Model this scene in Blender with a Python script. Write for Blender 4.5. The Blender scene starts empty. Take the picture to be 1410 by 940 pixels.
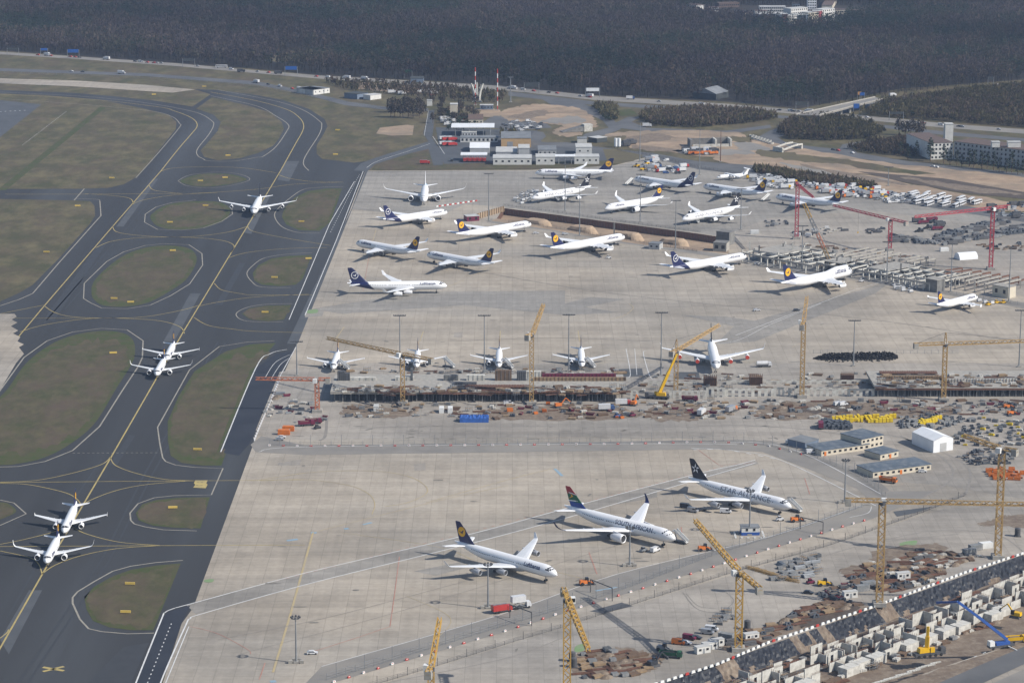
import bpy, bmesh, math, random
import numpy as np
from mathutils import Vector, Matrix
from mathutils.geometry import tessellate_polygon
random.seed(7); rng = np.random.default_rng(7)
R = math.radians
SC = bpy.context.scene
COL = SC.collection
# ---------------------------------------------------------------- camera, sky, sun, exposure
F, H, YH, CX, CY = 3640.0, 342.0, -349.0, 705.0, 470.0      # focal length in photo pixels, height in metres, horizon row
TH = math.atan((CY - YH) / F); CT, ST = math.cos(TH), math.sin(TH)
cam_d = bpy.data.cameras.new('camera'); cam = bpy.data.objects.new('camera', cam_d); COL.objects.link(cam)
cam_d.sensor_width = 36.0; cam_d.lens = 36.0 * F / 1410.0
cam_d.clip_start = 1.0; cam_d.clip_end = 30000.0
cam.location = (0, 0, H); cam.rotation_euler = (R(90) - TH, 0, 0)
SC.camera = cam
SUN_EL, SUN_DIR = R(39), Vector((0.94, -0.34, 0)).normalized()
w = bpy.data.worlds.new('World'); SC.world = w; w.use_nodes = True
sky = w.node_tree.nodes.new('ShaderNodeTexSky'); sky.sky_type = 'NISHITA'; sky.sun_disc = False
sky.sun_elevation = SUN_EL; sky.sun_rotation = math.atan2(SUN_DIR.x, SUN_DIR.y)
sky.altitude = 300; sky.air_density = 1.0; sky.dust_density = 1.2
bg = w.node_tree.nodes['Background']; bg.inputs[1].default_value = 0.08
w.node_tree.links.new(sky.outputs[0], bg.inputs[0])
sd = bpy.data.lights.new('sun', 'SUN'); so = bpy.data.objects.new('sun', sd); COL.objects.link(so)
sd.energy = 3.3; sd.angle = R(0.5); sd.color = (1.0, 0.95, 0.87)
tosun = Vector((SUN_DIR.x * math.cos(SUN_EL), SUN_DIR.y * math.cos(SUN_EL), math.sin(SUN_EL)))
so.rotation_euler = tosun.to_track_quat('Z', 'Y').to_euler(); so.location = (300, 0, 900)
vs = SC.view_settings
vs.view_transform = 'Standard'; vs.look = 'None'; vs.gamma = 1; vs.use_curve_mapping = False; vs.exposure = 0.7

# ---------------------------------------------------------------- from a point of the photo to a point of the place
def P(x, y, z=0.0):
    u, v = x - CX, y - CY
    t = (H - z) / (v * CT + F * ST)
    return Vector((u * t, (F * CT - v * ST) * t, z))
def px(p):
    h = H - p[2]; d = p[1] * CT + h * ST
    return (CX + F * p[0] / d, CY + F * (h * CT - p[1] * ST) / d)
def z_at(g, ty):                      # height above ground point g that shows at photo row ty
    v = ty - CY
    return H - g.y * (v * CT + F * ST) / (F * CT - v * ST)

# ---------------------------------------------------------------- materials
M = {}
def mat(name, c, c2=None, scale=0.2, rough=0.8, metal=0.0, stretch=(1, 1, 1), lo=0.35, hi=0.65, c3=None, scale3=0.02, spec=0.3, detail=4):
    m = bpy.data.materials.new(name); m.use_nodes = True; M[name] = m
    nt = m.node_tree; b = nt.nodes['Principled BSDF']
    b.inputs['Roughness'].default_value = rough; b.inputs['Metallic'].default_value = metal
    b.inputs['Specular IOR Level'].default_value = spec
    if c2 is None: c2 = tuple(min(1, k * 0.86) for k in c)
    tc = nt.nodes.new('ShaderNodeTexCoord'); mp = nt.nodes.new('ShaderNodeMapping'); mp.inputs['Scale'].default_value = stretch
    nt.links.new(tc.outputs['Object'], mp.inputs[0])
    def layer(a, bcol, sc, lo, hi, asock=None):
        n = nt.nodes.new('ShaderNodeTexNoise'); n.inputs['Scale'].default_value = sc; n.inputs['Detail'].default_value = detail; n.inputs['Roughness'].default_value = 0.72 if detail >= 8 else 0.5
        nt.links.new(mp.outputs[0], n.inputs['Vector'])
        r = nt.nodes.new('ShaderNodeMapRange'); r.inputs[1].default_value = lo; r.inputs[2].default_value = hi
        nt.links.new(n.outputs['Fac'], r.inputs[0])
        x = nt.nodes.new('ShaderNodeMix'); x.data_type = 'RGBA'
        nt.links.new(r.outputs[0], x.inputs[0])
        if asock: nt.links.new(asock, x.inputs[6])
        else: x.inputs[6].default_value = (*a, 1)
        x.inputs[7].default_value = (*bcol, 1)
        return x.outputs[2]
    s = layer(c, c2, scale, lo, hi)
    if c3 is not None: s = layer(None, c3, scale3, 0.45, 0.7, s)
    nt.links.new(s, b.inputs['Base Color'])
    return m
def node(nt, t, **k):
    n = nt.nodes.new(t)
    for a, v in k.items(): setattr(n, a, v)
    return n
def concrete_slabs(name, c, stain, size=7.5):      # slabs with their own tone, thin dark joints, long streaks and stains
    m = bpy.data.materials.new(name); m.use_nodes = True; M[name] = m; nt = m.node_tree; b = nt.nodes['Principled BSDF']
    b.inputs['Roughness'].default_value = 0.85; b.inputs['Specular IOR Level'].default_value = 0.2
    L = nt.links.new; tc = node(nt, 'ShaderNodeTexCoord')
    dv = node(nt, 'ShaderNodeVectorMath', operation='DIVIDE'); dv.inputs[1].default_value = (size, size, 1e9); L(tc.outputs['Object'], dv.inputs[0])
    fl = node(nt, 'ShaderNodeVectorMath', operation='FLOOR'); L(dv.outputs[0], fl.inputs[0])
    wn = node(nt, 'ShaderNodeTexWhiteNoise', noise_dimensions='3D'); L(fl.outputs[0], wn.inputs[0])
    fr = node(nt, 'ShaderNodeVectorMath', operation='FRACTION'); L(dv.outputs[0], fr.inputs[0])
    sx = node(nt, 'ShaderNodeSeparateXYZ'); L(fr.outputs[0], sx.inputs[0])
    mn = node(nt, 'ShaderNodeMath', operation='MINIMUM'); L(sx.outputs[0], mn.inputs[0]); L(sx.outputs[1], mn.inputs[1])
    jt = node(nt, 'ShaderNodeMath', operation='LESS_THAN'); L(mn.outputs[0], jt.inputs[0]); jt.inputs[1].default_value = 0.045
    def noise(scale, st, det=5):
        mp = node(nt, 'ShaderNodeMapping'); mp.inputs['Scale'].default_value = st; L(tc.outputs['Object'], mp.inputs[0])
        n = node(nt, 'ShaderNodeTexNoise'); n.inputs['Scale'].default_value = scale; n.inputs['Detail'].default_value = det; L(mp.outputs[0], n.inputs['Vector']); return n.outputs['Fac']
    def rng_(s, a, bb, lo, hi):
        r = node(nt, 'ShaderNodeMapRange'); r.inputs[1].default_value = a; r.inputs[2].default_value = bb; r.inputs[3].default_value = lo; r.inputs[4].default_value = hi; L(s, r.inputs[0]); return r.outputs[0]
    def mul(a, bb):
        x = node(nt, 'ShaderNodeMath', operation='MULTIPLY'); L(a, x.inputs[0]); L(bb, x.inputs[1]); return x.outputs[0]
    v = rng_(wn.outputs[0], 0, 1, 0.955, 1.04)
    v = mul(v, rng_(wn.outputs[0], 0.955, 0.957, 1.0, 0.87))
    v = mul(v, rng_(jt.outputs[0], 0, 1, 1.0, 0.83))
    v = mul(v, rng_(noise(1.0, (0.006, 0.10, 1)), 0.35, 0.68, 1.08, 0.86))
    v = mul(v, rng_(noise(1.0, (0.25, 0.02, 1)), 0.4, 0.7, 1.03, 0.92))
    v = mul(v, rng_(noise(0.012, (1, 1, 1)), 0.42, 0.68, 1.06, 0.8))
    v = mul(v, rng_(noise(0.35, (1, 1, 1), 8), 0.3, 0.72, 1.06, 0.9))
    hue = node(nt, 'ShaderNodeMix', data_type='RGBA'); hue.inputs[6].default_value = (*c, 1); hue.inputs[7].default_value = (*stain, 1)
    L(rng_(noise(0.006, (1, 1.6, 1)), 0.42, 0.62, 0, 1), hue.inputs[0])
    sc = node(nt, 'ShaderNodeVectorMath', operation='SCALE'); L(hue.outputs[2], sc.inputs[0]); L(v, sc.inputs['Scale'])
    L(sc.outputs[0], b.inputs['Base Color'])
concrete_slabs('apron_concrete', (0.368, 0.322, 0.262), (0.312, 0.282, 0.24))
concrete_slabs('old_concrete', (0.285, 0.265, 0.235), (0.25, 0.235, 0.212), 5.0)
concrete_slabs('yard_concrete', (0.325, 0.292, 0.25), (0.28, 0.258, 0.228), 6.0)
mat('asphalt', (0.041, 0.0425, 0.045), (0.03, 0.0312, 0.033), 0.06, 0.85, stretch=(1, 0.06, 1), c3=(0.058, 0.062, 0.067), scale3=0.03, detail=6)
mat('asphalt_new', (0.022, 0.026, 0.036), (0.03, 0.034, 0.044), 0.05)
mat('asphalt_road', (0.105, 0.107, 0.11), (0.085, 0.087, 0.09), 0.08, c3=(0.13, 0.13, 0.13), scale3=0.03)
mat('asphalt_grey', (0.085, 0.09, 0.097), (0.07, 0.075, 0.08), 0.06)
mat('haul_road', (0.225, 0.21, 0.188), (0.19, 0.178, 0.162), 0.09, c3=(0.255, 0.235, 0.205), scale3=0.03)
mat('grass_winter', (0.056, 0.058, 0.022), (0.092, 0.07, 0.042), 0.03, stretch=(1.0, 0.5, 1), lo=0.36, hi=0.62, c3=(0.15, 0.125, 0.062), scale3=0.05, detail=12)
mat('grass_green', (0.05, 0.055, 0.018), (0.088, 0.064, 0.042), 0.045, stretch=(1.0, 0.5, 1), lo=0.38, hi=0.6, c3=(0.105, 0.088, 0.044), scale3=0.14, detail=12)
mat('grass_rim', (0.046, 0.064, 0.014), (0.066, 0.068, 0.024), 0.08, lo=0.42, hi=0.6, c3=(0.075, 0.062, 0.034), scale3=0.15, detail=10)
mat('dry_grass', (0.125, 0.105, 0.05), (0.095, 0.08, 0.048), 0.06, stretch=(0.6, 1, 1), detail=8)
mat('forest_floor', (0.035, 0.028, 0.022), (0.025, 0.024, 0.018), 0.05)
mat('sand', (0.38, 0.28, 0.19), (0.23, 0.165, 0.115), 0.045, lo=0.38, hi=0.66, c3=(0.17, 0.145, 0.11), scale3=0.02, detail=10)
mat('soil', (0.19, 0.145, 0.105), (0.12, 0.09, 0.068), 0.12, c3=(0.26, 0.215, 0.165), scale3=0.3, detail=10)
mat('soil_dark', (0.07, 0.055, 0.045), (0.11, 0.085, 0.065), 0.2, c3=(0.05, 0.042, 0.036), scale3=0.5, detail=8)
mat('paint_yellow', (0.42, 0.33, 0.12), (0.32, 0.26, 0.12), 0.2)
mat('paint_faint_yellow', (0.42, 0.33, 0.17), (0.36, 0.3, 0.2), 0.2)
mat('paint_white', (0.5, 0.48, 0.42), (0.4, 0.38, 0.34), 0.2)
mat('paint_pale', (0.3, 0.28, 0.23), (0.24, 0.22, 0.19), 0.2)
mat('paint_road_white', (0.62, 0.62, 0.6), (0.5, 0.5, 0.5), 0.2)
mat('paint_red', (0.36, 0.16, 0.12), (0.42, 0.25, 0.2), 0.2)
mat('paint_blue', (0.2, 0.32, 0.42), (0.25, 0.33, 0.38), 0.2)
mat('green_stain', (0.16, 0.26, 0.11), (0.2, 0.25, 0.15), 0.3)

# ---------------------------------------------------------------- mesh helpers
def smooth(pts, closed=False, n=6):
    pts = [tuple(p) for p in pts]; out = []; N = len(pts)
    rngi = range(N if closed else N - 1)
    for i in rngi:
        if closed: a, b, c, d = pts[(i - 1) % N], pts[i], pts[(i + 1) % N], pts[(i + 2) % N]
        else: a, b, c, d = pts[max(i - 1, 0)], pts[i], pts[i + 1], pts[min(i + 2, N - 1)]
        for k in range(n):
            t = k / n
            out.append(tuple(0.5 * (2 * b[j] + (c[j] - a[j]) * t + (2 * a[j] - 5 * b[j] + 4 * c[j] - d[j]) * t * t + (3 * b[j] - a[j] - 3 * c[j] + d[j]) * t ** 3) for j in range(2)))
    if not closed: out.append(pts[-1])
    return out
def link(name, verts, faces, mats, idx=None, parent=None, smooth_=False):
    me = bpy.data.meshes.new(name); me.from_pydata([tuple(v) for v in verts], [], faces)
    if not isinstance(mats, (list, tuple)): mats = [mats]
    for m in mats: me.materials.append(M[m] if isinstance(m, str) else m)
    if idx: me.polygons.foreach_set('material_index', idx)
    if smooth_: me.polygons.foreach_set('use_smooth', [True] * len(me.polygons))
    me.update()
    o = bpy.data.objects.new(name, me); COL.objects.link(o)
    if parent: setp(o, parent)
    return o
LAY = {}
def sheet(name, pts, z, m, holes=(), sm=False, world=False, kind='structure'):
    k = LAY[z] = LAY.get(z, -1) + 1; z += 0.003 * (k % 6)
    cv = (lambda q: Vector((q[0], q[1], z))) if world else (lambda q: P(q[0], q[1]).xy.to_3d() + Vector((0, 0, z)))
    loops = [[cv(q) for q in (smooth(pts, True) if sm else pts)]] + [[cv(q) for q in h] for h in holes]
    tris = tessellate_polygon(loops); vs_ = [v for l in loops for v in l]
    fs = []
    for t in tris:
        a, b, c = (vs_[i] for i in t)
        fs.append(tuple(t) if (b - a).cross(c - a).z > 0 else tuple(reversed(t)))
    o = link(name, vs_, fs, m); o['kind'] = kind
    return o
def ragged(pts, ax=3.0, ay=1.3, n=9):
    q = smooth(pts, True, n); return [(x + random.uniform(-ax, ax), y + random.uniform(-ay, ay)) for x, y in q]
def ribbon(pts, width, z, dash=None, sm=True, pix=True):
    """flat strip along a line of photo points; returns verts, faces"""
    q = smooth(pts) if sm and len(pts) > 2 else pts
    g = [P(*p) if pix else Vector((p[0], p[1], 0)) for p in q]
    V, Fc = [], []
    def strip(g):
        n0 = len(V)
        for i, p in enumerate(g):
            d = (g[min(i + 1, len(g) - 1)] - g[max(i - 1, 0)]); d.z = 0
            if d.length < 1e-6: d = Vector((1, 0, 0))
            d.normalize(); s = Vector((-d.y, d.x, 0)) * width / 2
            V.extend([p.xy.to_3d() + s + Vector((0, 0, z)), p.xy.to_3d() - s + Vector((0, 0, z))])
        for i in range(len(g) - 1): Fc.append((n0 + 2 * i + 1, n0 + 2 * i + 3, n0 + 2 * i + 2, n0 + 2 * i))
    if not dash: strip(g)
    else:
        on, off = dash; per = on + off; s0 = 0
        for a, b in zip(g[:-1], g[1:]):
            L = (b - a).length; s = 0
            while s < L:
                ph = (s0 + s) % per
                if ph < on:
                    e = min(L, s + on - ph); strip([a.lerp(b, s / L), a.lerp(b, e / L)]); s = e + 1e-4
                else: s += per - ph + 1e-4
            s0 += L
    return V, Fc
def lines(name, items, z, m):
    V, Fc = [], []
    for it in items:
        v, f = ribbon(it[0], it[1], z, it[2] if len(it) > 2 else None, it[3] if len(it) > 3 else True)
        n = len(V); V += v; Fc += [tuple(i + n for i in q) for q in f]
    o = link(name, V, Fc, m); o['kind'] = 'structure'; return o
KIDS = {}
def setp(c, o): c.parent = o; KIDS.setdefault(o.name, []).append(c)
class MB:
    def __init__(s): s.v, s.f, s.i = [], [], []
    def add(s, v, f, mi=0, mx=None):
        n = len(s.v); s.v += [tuple(mx @ Vector(q)) if mx else tuple(q) for q in v]
        s.f += [tuple(i + n for i in q) for q in f]; s.i += [mi] * len(f); return s
    def box(s, c, d, mi=0, rz=0.0, taper=1.0, mx=None):
        x, y, z = d[0] / 2, d[1] / 2, d[2] / 2
        v = [(-x, -y, -z), (x, -y, -z), (x, y, -z), (-x, y, -z), (-x * taper, -y * taper, z), (x * taper, -y * taper, z), (x * taper, y * taper, z), (-x * taper, y * taper, z)]
        m = Matrix.Translation(c) @ Matrix.Rotation(rz, 4, 'Z')
        if mx: m = mx @ m
        return s.add(v, [(3, 2, 1, 0), (4, 5, 6, 7), (0, 1, 5, 4), (1, 2, 6, 5), (2, 3, 7, 6), (3, 0, 4, 7)], mi, m)
    def bar(s, a, b, wd, mi=0, h=None):
        a, b = Vector(a), Vector(b); d = b - a
        if d.length < 1e-6: return s
        q = d.to_track_quat('X', 'Z').to_matrix().to_4x4()
        return s.box((0, 0, 0), (d.length, wd, h or wd), mi, mx=Matrix.Translation((a + b) / 2) @ q)
    def cyl(s, a, b, r, mi=0, n=8, r2=None, cap=True):
        a, b = Vector(a), Vector(b); d = b - a; q = d.to_track_quat('Z', 'X').to_matrix().to_4x4()
        r2 = r if r2 is None else r2; v = []
        for k in range(n):
            t = 2 * math.pi * k / n; v.append((r * math.cos(t), r * math.sin(t), 0))
        for k in range(n):
            t = 2 * math.pi * k / n; v.append((r2 * math.cos(t), r2 * math.sin(t), d.length))
        f = [(k, (k + 1) % n, n + (k + 1) % n, n + k) for k in range(n)]
        if cap: f += [tuple(reversed(range(n))), tuple(range(n, 2 * n))]
        return s.add(v, f, mi, Matrix.Translation(a) @ q)
    def prism(s, pts, z0, z1, mi=0):
        n = len(pts)
        ar = sum(pts[i][0] * pts[(i + 1) % n][1] - pts[(i + 1) % n][0] * pts[i][1] for i in range(n))
        if ar < 0: pts = list(reversed(pts))
        v = [(p[0], p[1], z0) for p in pts] + [(p[0], p[1], z1) for p in pts]
        f = [(k, (k + 1) % n, n + (k + 1) % n, n + k) for k in range(n)] + [tuple(reversed(range(n))), tuple(range(n, 2 * n))]
        return s.add(v, f, mi)
    def obj(s, name, mats, parent=None, sm=False): return link(name, s.v, s.f, mats, s.i, parent, sm)
def tag(o, label=None, cat=None, group=None, kind=None):
    if label: o['label'] = label
    if cat: o['category'] = cat
    if group: o['group'] = group
    if kind: o['kind'] = kind
    return o
def thing(name, label, cat, loc=(0, 0, 0), rz=0.0, group=None):
    o = bpy.data.objects.new(name, None); COL.objects.link(o); o.empty_display_size = 1
    o.location = loc; o.rotation_euler = (0, 0, rz)
    return tag(o, label, cat, group)
def clone(o, parent=None):
    c = o.copy(); COL.objects.link(c)
    if parent: setp(c, parent)
    for ch in KIDS.get(o.name, ()): clone(ch, c)
    return c
PROTO = {}
def put(key, build, loc, rz=0.0, label=None, group=None, scale=None, cat=None):
    """first use builds the thing, later uses copy it with its parts"""
    if key not in PROTO: o = PROTO[key] = build()
    else: o = clone(PROTO[key])
    o.location = loc; o.rotation_euler = (0, 0, rz); o.scale = (scale,) * 3 if scale else (1, 1, 1)
    if label: o['label'] = label
    if cat: o['category'] = cat
    if group: o['group'] = group
    elif 'group' in o: del o['group']
    return o
def heading(a, b): d = b - a; return math.atan2(d.y, d.x)
# ================================================================ the setting
PIT = [(880, 951.5), (1440, 752.0), (1440, 872), (1290, 920), (1150, 975), (1000, 1010)]            # excavation near the bottom right
TRENCH = [(693, 286.5), (775, 297), (960, 321.5), (1002, 328), (1003, 346), (948, 340), (885, 333), (822, 323.5), (760, 312.5), (684, 301)]
X0, X1 = -2600, 2600
pitw = [tuple(P(*q).xy) for q in PIT]; trw = [tuple(P(*q).xy) for q in TRENCH]
sheet('ground', [(X0, 500), (X1, 500), (X1, 9000), (X0, 9000)], -0.12, 'grass_winter', [pitw, trw], world=True)
sheet('forest_ground', [(-200, 74), (0, 70), (100, 77), (240, 88), (353, 95), (440, 104), (600, 112), (760, 127), (860, 134), (1000, 140), (1100, 150), (1240, 122), (1600, 96), (1900, -60), (-400, -60)], -0.10, 'forest_floor')
# taxiways: one asphalt field, grass islands lie on it
sheet('taxiway', [(-250, 124), (0, 124), (100, 128), (160, 133), (215, 139), (265, 147), (290, 130), (268, 123), (300, 124), (353, 131), (390, 138), (425, 150), (447, 164), (451, 174), (446, 184), (436, 200), (436, 212), (444, 219), (470, 222), (487, 224), (503, 222), (503, 235), (463, 337), (410, 471), (356, 592), (266, 836), (250, 858), (222, 940), (200, 1000), (-250, 1000)], -0.04, 'asphalt')
sheet('grass', [(-250, 129), (0, 129), (60, 131), (140, 138), (195, 149), (232, 158), (243, 168), (242, 178), (222, 203), (203, 228), (186, 245), (170, 254), (148, 259), (110, 260), (-250, 261)], 0.0, 'grass_winter')
sheet('grass', [(-250, 272), (0, 274), (102, 276), (124, 277), (130, 283), (131, 297), (124, 308), (80, 357), (45, 392), (27, 403), (0, 415), (-250, 470)], 0.0, 'grass_winter')
sheet('grass', [(283, 200), (300, 180), (304, 168), (294, 158), (270, 150), (292, 134), (340, 145), (372, 155), (388, 168), (391, 178), (384, 191), (376, 201), (355, 211), (330, 218), (300, 221), (281, 216), (276, 207)], 0.0, 'grass_winter')
ISL = [
 [(248, 249), (262, 243), (280, 239.5), (305, 239), (325, 241.5), (340, 247), (325, 252), (300, 256), (275, 257), (258, 254)],
 [(207, 300), (211, 293), (225, 284), (245, 279), (275, 277), (300, 278), (314, 284), (317, 293), (307, 304), (285, 312), (260, 315.5), (232, 315.5), (215, 310)],
 [(126, 404), (129, 388), (148, 368), (172, 351), (200, 341), (228, 338), (255, 340.5), (268, 348), (270, 362), (256, 385), (232, 402), (205, 416), (175, 422), (145, 421), (131, 414)],
 [(388, 298), (392, 286), (406, 272), (424, 263), (450, 259.5), (471, 259.5), (455, 306), (440, 318), (412, 317), (394, 309)],
 [(348, 376), (356, 365), (374, 356), (396, 352.5), (429, 351), (417, 384), (407, 392), (385, 394), (361, 392), (350, 386)],
 [(333, 432), (343, 424.5), (365, 421), (401, 420), (391, 440), (370, 442), (345, 440)],
 [(-60, 580), (0, 546), (35, 501), (70, 474), (105, 460.5), (140, 455.5), (168, 458), (183, 468), (186, 485), (181, 501), (160, 535), (130, 583), (95, 612), (60, 630), (25, 638), (0, 640), (-60, 640)],
 [(380, 472), (345, 474), (310, 484), (268, 511), (246, 545), (231, 580), (231, 605), (235, 627), (250, 637), (280, 640.5), (305, 640.5), (311, 624), (302, 622), (352, 503)],
 [(187, 706), (196, 694), (215, 688), (245, 685), (289, 684), (276, 727), (240, 726), (210, 723), (191, 716)],
 [(249, 775), (215, 778), (180, 784), (155, 793), (130, 807), (116, 821), (119, 838), (128, 854), (150, 863), (180, 867), (211, 867)],
 [(-60, 690), (0, 691), (13, 694), (22, 704), (0, 715), (-60, 740)],
]
for k, q in enumerate(ISL):
    big = k in (2, 6, 7, 9)
    sheet('grass', q, 0.0, 'grass_rim', sm=k not in (3, 4, 5, 7, 8, 9))
    c = (sum(p[0] for p in q) / len(q), sum(p[1] for p in q) / len(q))
    jit = [(c[0] + (p[0] - c[0]) * (0.86 + 0.08 * random.random()), c[1] + (p[1] - c[1]) * (0.8 + 0.1 * random.random())) for p in smooth(q, True, 4)]
    sheet('grass', [(x + random.uniform(-1.6, 1.6), y + random.uniform(-1, 1)) for x, y in smooth(jit, True, 3)], 0.02, 'grass_green')
sheet('grass', [(353, 124), (400, 132), (445, 143), (505, 149), (560, 172), (592, 196), (560, 204), (500, 216), (470, 219), (446, 216), (439, 210), (440, 200), (452, 184), (457, 174), (452, 163), (428, 148), (392, 136)], -0.02, 'grass_winter')
sheet('sand_patch', [(518, 184), (523, 176), (560, 172), (570, 173), (568, 186), (540, 187)], 0.0, 'sand')
sheet('grass', [(512, 234), (520, 222), (560, 208), (588, 202), (596, 206), (598, 226), (845, 221), (845, 228), (740, 233)], 0.0, 'grass_green')
sheet('old_runway_pad', [(-250, 138), (0, 138), (57, 144), (0, 189), (-250, 300)], 0.03, 'asphalt_grey')
sheet('old_track', [(138, 147), (146, 148), (8, 262), (-4, 262)], 0.02, 'grass_rim')
sheet('concrete_strip', [(-250, 100), (0, 108), (100, 111), (200, 117), (269, 123.5), (237, 128), (100, 119), (0, 115), (-250, 113)], 0.03, 'apron_concrete')
sheet('concrete_pad', [(-200, 432), (20, 432), (23, 436), (16, 440), (24, 444), (15, 449), (25, 455), (18, 459), (28, 464), (24, 470), (33, 474), (26, 478), (33, 487), (22, 500), (0, 537), (-200, 800)], 0.05, 'apron_concrete')
# apron
AP = [(503, 235), (735, 234), (845, 228), (900, 214), (960, 232), (1100, 249), (1250, 280), (1410, 305), (1650, 345), (1650, 1000), (200, 1000), (224, 940), (250, 858), (266, 836), (356, 592), (410, 471), (463, 337)]
sheet('apron', [tuple(P(*q).xy) for q in AP], -0.02, 'apron_concrete', [pitw, trw], world=True)
sheet('old_apron', [(503, 236), (735, 235), (845, 229), (900, 216), (960, 233), (1100, 250), (1250, 281), (1430, 309), (1430, 392), (1150, 350), (1003, 328), (960, 320), (775, 296), (693, 285), (640, 281), (600, 300), (484, 288)], 0.0, 'old_concrete')
sheet('work_yard', [(1003, 322), (1060, 300), (1200, 290), (1430, 318), (1430, 410), (1200, 378), (1040, 350)], 0.02, 'yard_concrete')
sheet('work_yard', [(352, 592), (385, 512), (450, 500), (1430, 500), (1430, 690), (1300, 668), (1200, 660), (1120, 628), (1060, 606), (800, 601), (420, 605), (370, 603)], 0.02, 'yard_concrete')
sheet('work_yard', [(520, 943), (623, 911), (706, 885), (906, 822), (1060, 775), (1216, 726), (1300, 700), (1440, 690), (1440, 751.5), (880, 951)], 0.02, 'yard_concrete')
# darker repairs and stains laid in the concrete
for q, m in (([(580, 402), (778, 400), (778, 418), (850, 430), (780, 434), (640, 420), (470, 432), (430, 425)], 'old_concrete'), ([(778, 418), (812, 409), (860, 412), (780, 428)], 'old_concrete'),
             ([(420, 430), (447, 425), (444, 435), (420, 437)], 'old_concrete'), ([(383, 637), (415, 632), (413, 640), (383, 641)], 'yard_concrete'), ([(570, 639), (586, 637), (586, 647), (571, 648)], 'yard_concrete'),
             ([(625, 457.5), (637, 457.5), (637, 464.5), (625, 464.5)], 'yard_concrete'), ([(852, 508), (884, 507), (886, 518), (850, 519)], 'asphalt_grey'), ([(930, 512), (962, 512), (964, 522), (930, 522)], 'asphalt_grey'),
             ([(940, 434), (1000, 436), (1070, 446), (1010, 449)], 'old_concrete'), ([(1010, 450), (1200, 395), (1235, 382), (1205, 404), (1040, 470), (985, 474)], 'old_concrete'),
             ([(570, 786), (640, 772), (640, 782), (600, 792)], 'old_concrete'), ([(850, 680), (905, 672), (905, 684), (850, 694)], 'old_concrete')):
    sheet('concrete_patch', q, 0.02, m)
for q in ([(812, 841), (856, 829), (872, 834), (830, 844)], [(1230, 704), (1285, 697), (1260, 706), (1235, 711)]):
    sheet('dark_patch', q, 0.06, 'asphalt_grey')
for q in ([(424, 427), (437, 426), (436, 431), (423, 431)], [(1240, 747), (1262, 744), (1258, 752), (1243, 753)], [(793, 889), (806, 886), (803, 896), (792, 897)], [(282, 798), (294, 797), (292, 801), (282, 801)]):
    sheet('green_mark', q, 0.05, 'green_stain', sm=True)
# roads on the apron
sheet('service_road', [(222, 853), (232, 841), (262, 833), (250, 858), (222, 940), (207, 985), (170, 985), (187, 940)], 0.0, 'asphalt_new')
sheet('service_road', [(352, 507), (380, 487), (403, 483), (409, 473), (384, 515), (352, 590), (344, 610), (329, 627), (304, 622)], 0.0, 'asphalt_new')
sheet('service_road', [(345, 612), (360, 600), (420, 613), (800, 608), (1020, 605), (1062, 607), (1120, 625), (1206, 659), (1225, 675), (1200, 690), (1180, 672), (1120, 648), (1050, 622), (990, 618), (800, 621), (420, 626), (352, 622)], 0.03, 'haul_road')
sheet('service_road', [(443, 917), (685, 847), (850, 790), (1058, 739), (1180, 697), (1225, 676), (1290, 676), (1201, 714), (1056, 757), (836, 825), (703, 867), (460, 939), (400, 962)], 0.03, 'haul_road')
sheet('service_road', [(256, 832), (430, 787), (640, 737), (760, 705), (900, 668), (1010, 640), (1040, 634), (1045, 638), (905, 675), (770, 715), (640, 750), (430, 802), (270, 845)], 0.01, 'old_concrete')
sheet('service_road', [(484, 288), (503, 236), (487, 235), (497, 225), (515, 218), (560, 204), (590, 195), (583, 184), (591, 152), (598, 152), (597, 175), (595, 190), (610, 212), (610, 227), (597, 228), (590, 205), (562, 212), (517, 226), (506, 236), (410, 473), (395, 473)], 0.01, 'asphalt_grey')
sheet('service_road', [(1270, 950), (1345, 917), (1410, 890), (1470, 866), (1470, 890), (1410, 914), (1345, 944), (1270, 980)], 0.09, 'asphalt_road')
sheet('bare_earth', ragged([(1180, 958), (1290, 922), (1410, 881), (1460, 864), (1460, 872), (1410, 892), (1300, 938), (1200, 975)], 2, 1.2, 10), 0.06, 'soil')
sheet('haul_ground', [(1270, 985), (1345, 950), (1410, 921), (1470, 898), (1470, 1000), (1270, 1000)], 0.08, 'haul_road')
# far roads
sheet('motorway', [(-200, 65), (0, 71.5), (100, 77.5), (240, 87), (353, 97), (440, 104), (600, 113), (700, 119), (820, 132), (1000, 143), (1180, 158), (1300, 170), (1450, 181), (1450, 187), (1300, 176), (1180, 164), (1000, 149), (820, 138), (700, 125), (600, 119), (440, 108.5), (353, 101), (240, 91), (100, 81), (0, 75), (-200, 70)], -0.05, 'haul_road')
sheet('motorway', [(700, 126), (820, 140), (960, 149), (1180, 168), (1300, 181), (1450, 194), (1450, 198), (1300, 186), (1180, 172), (960, 153), (820, 145), (700, 132)], -0.04, 'asphalt_road')
sheet('perimeter_road', [(-200, 88), (0, 94), (200, 101), (353, 112), (420, 125), (480, 140), (530, 147), (590, 149), (590, 153), (528, 151), (475, 145), (415, 129), (353, 117), (200, 105), (0, 98), (-200, 92)], -0.05, 'asphalt_road')
sheet('slip_road', [(1000, 212), (1060, 180), (1110, 164), (1180, 145), (1250, 132), (1430, 112), (1430, 116), (1260, 137), (1185, 150), (1120, 170), (1072, 190), (1085, 198), (1150, 205), (1250, 222), (1450, 243), (1450, 249), (1250, 228), (1140, 212), (1075, 203), (1050, 196), (1020, 216)], 0.0, 'asphalt_road')
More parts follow.
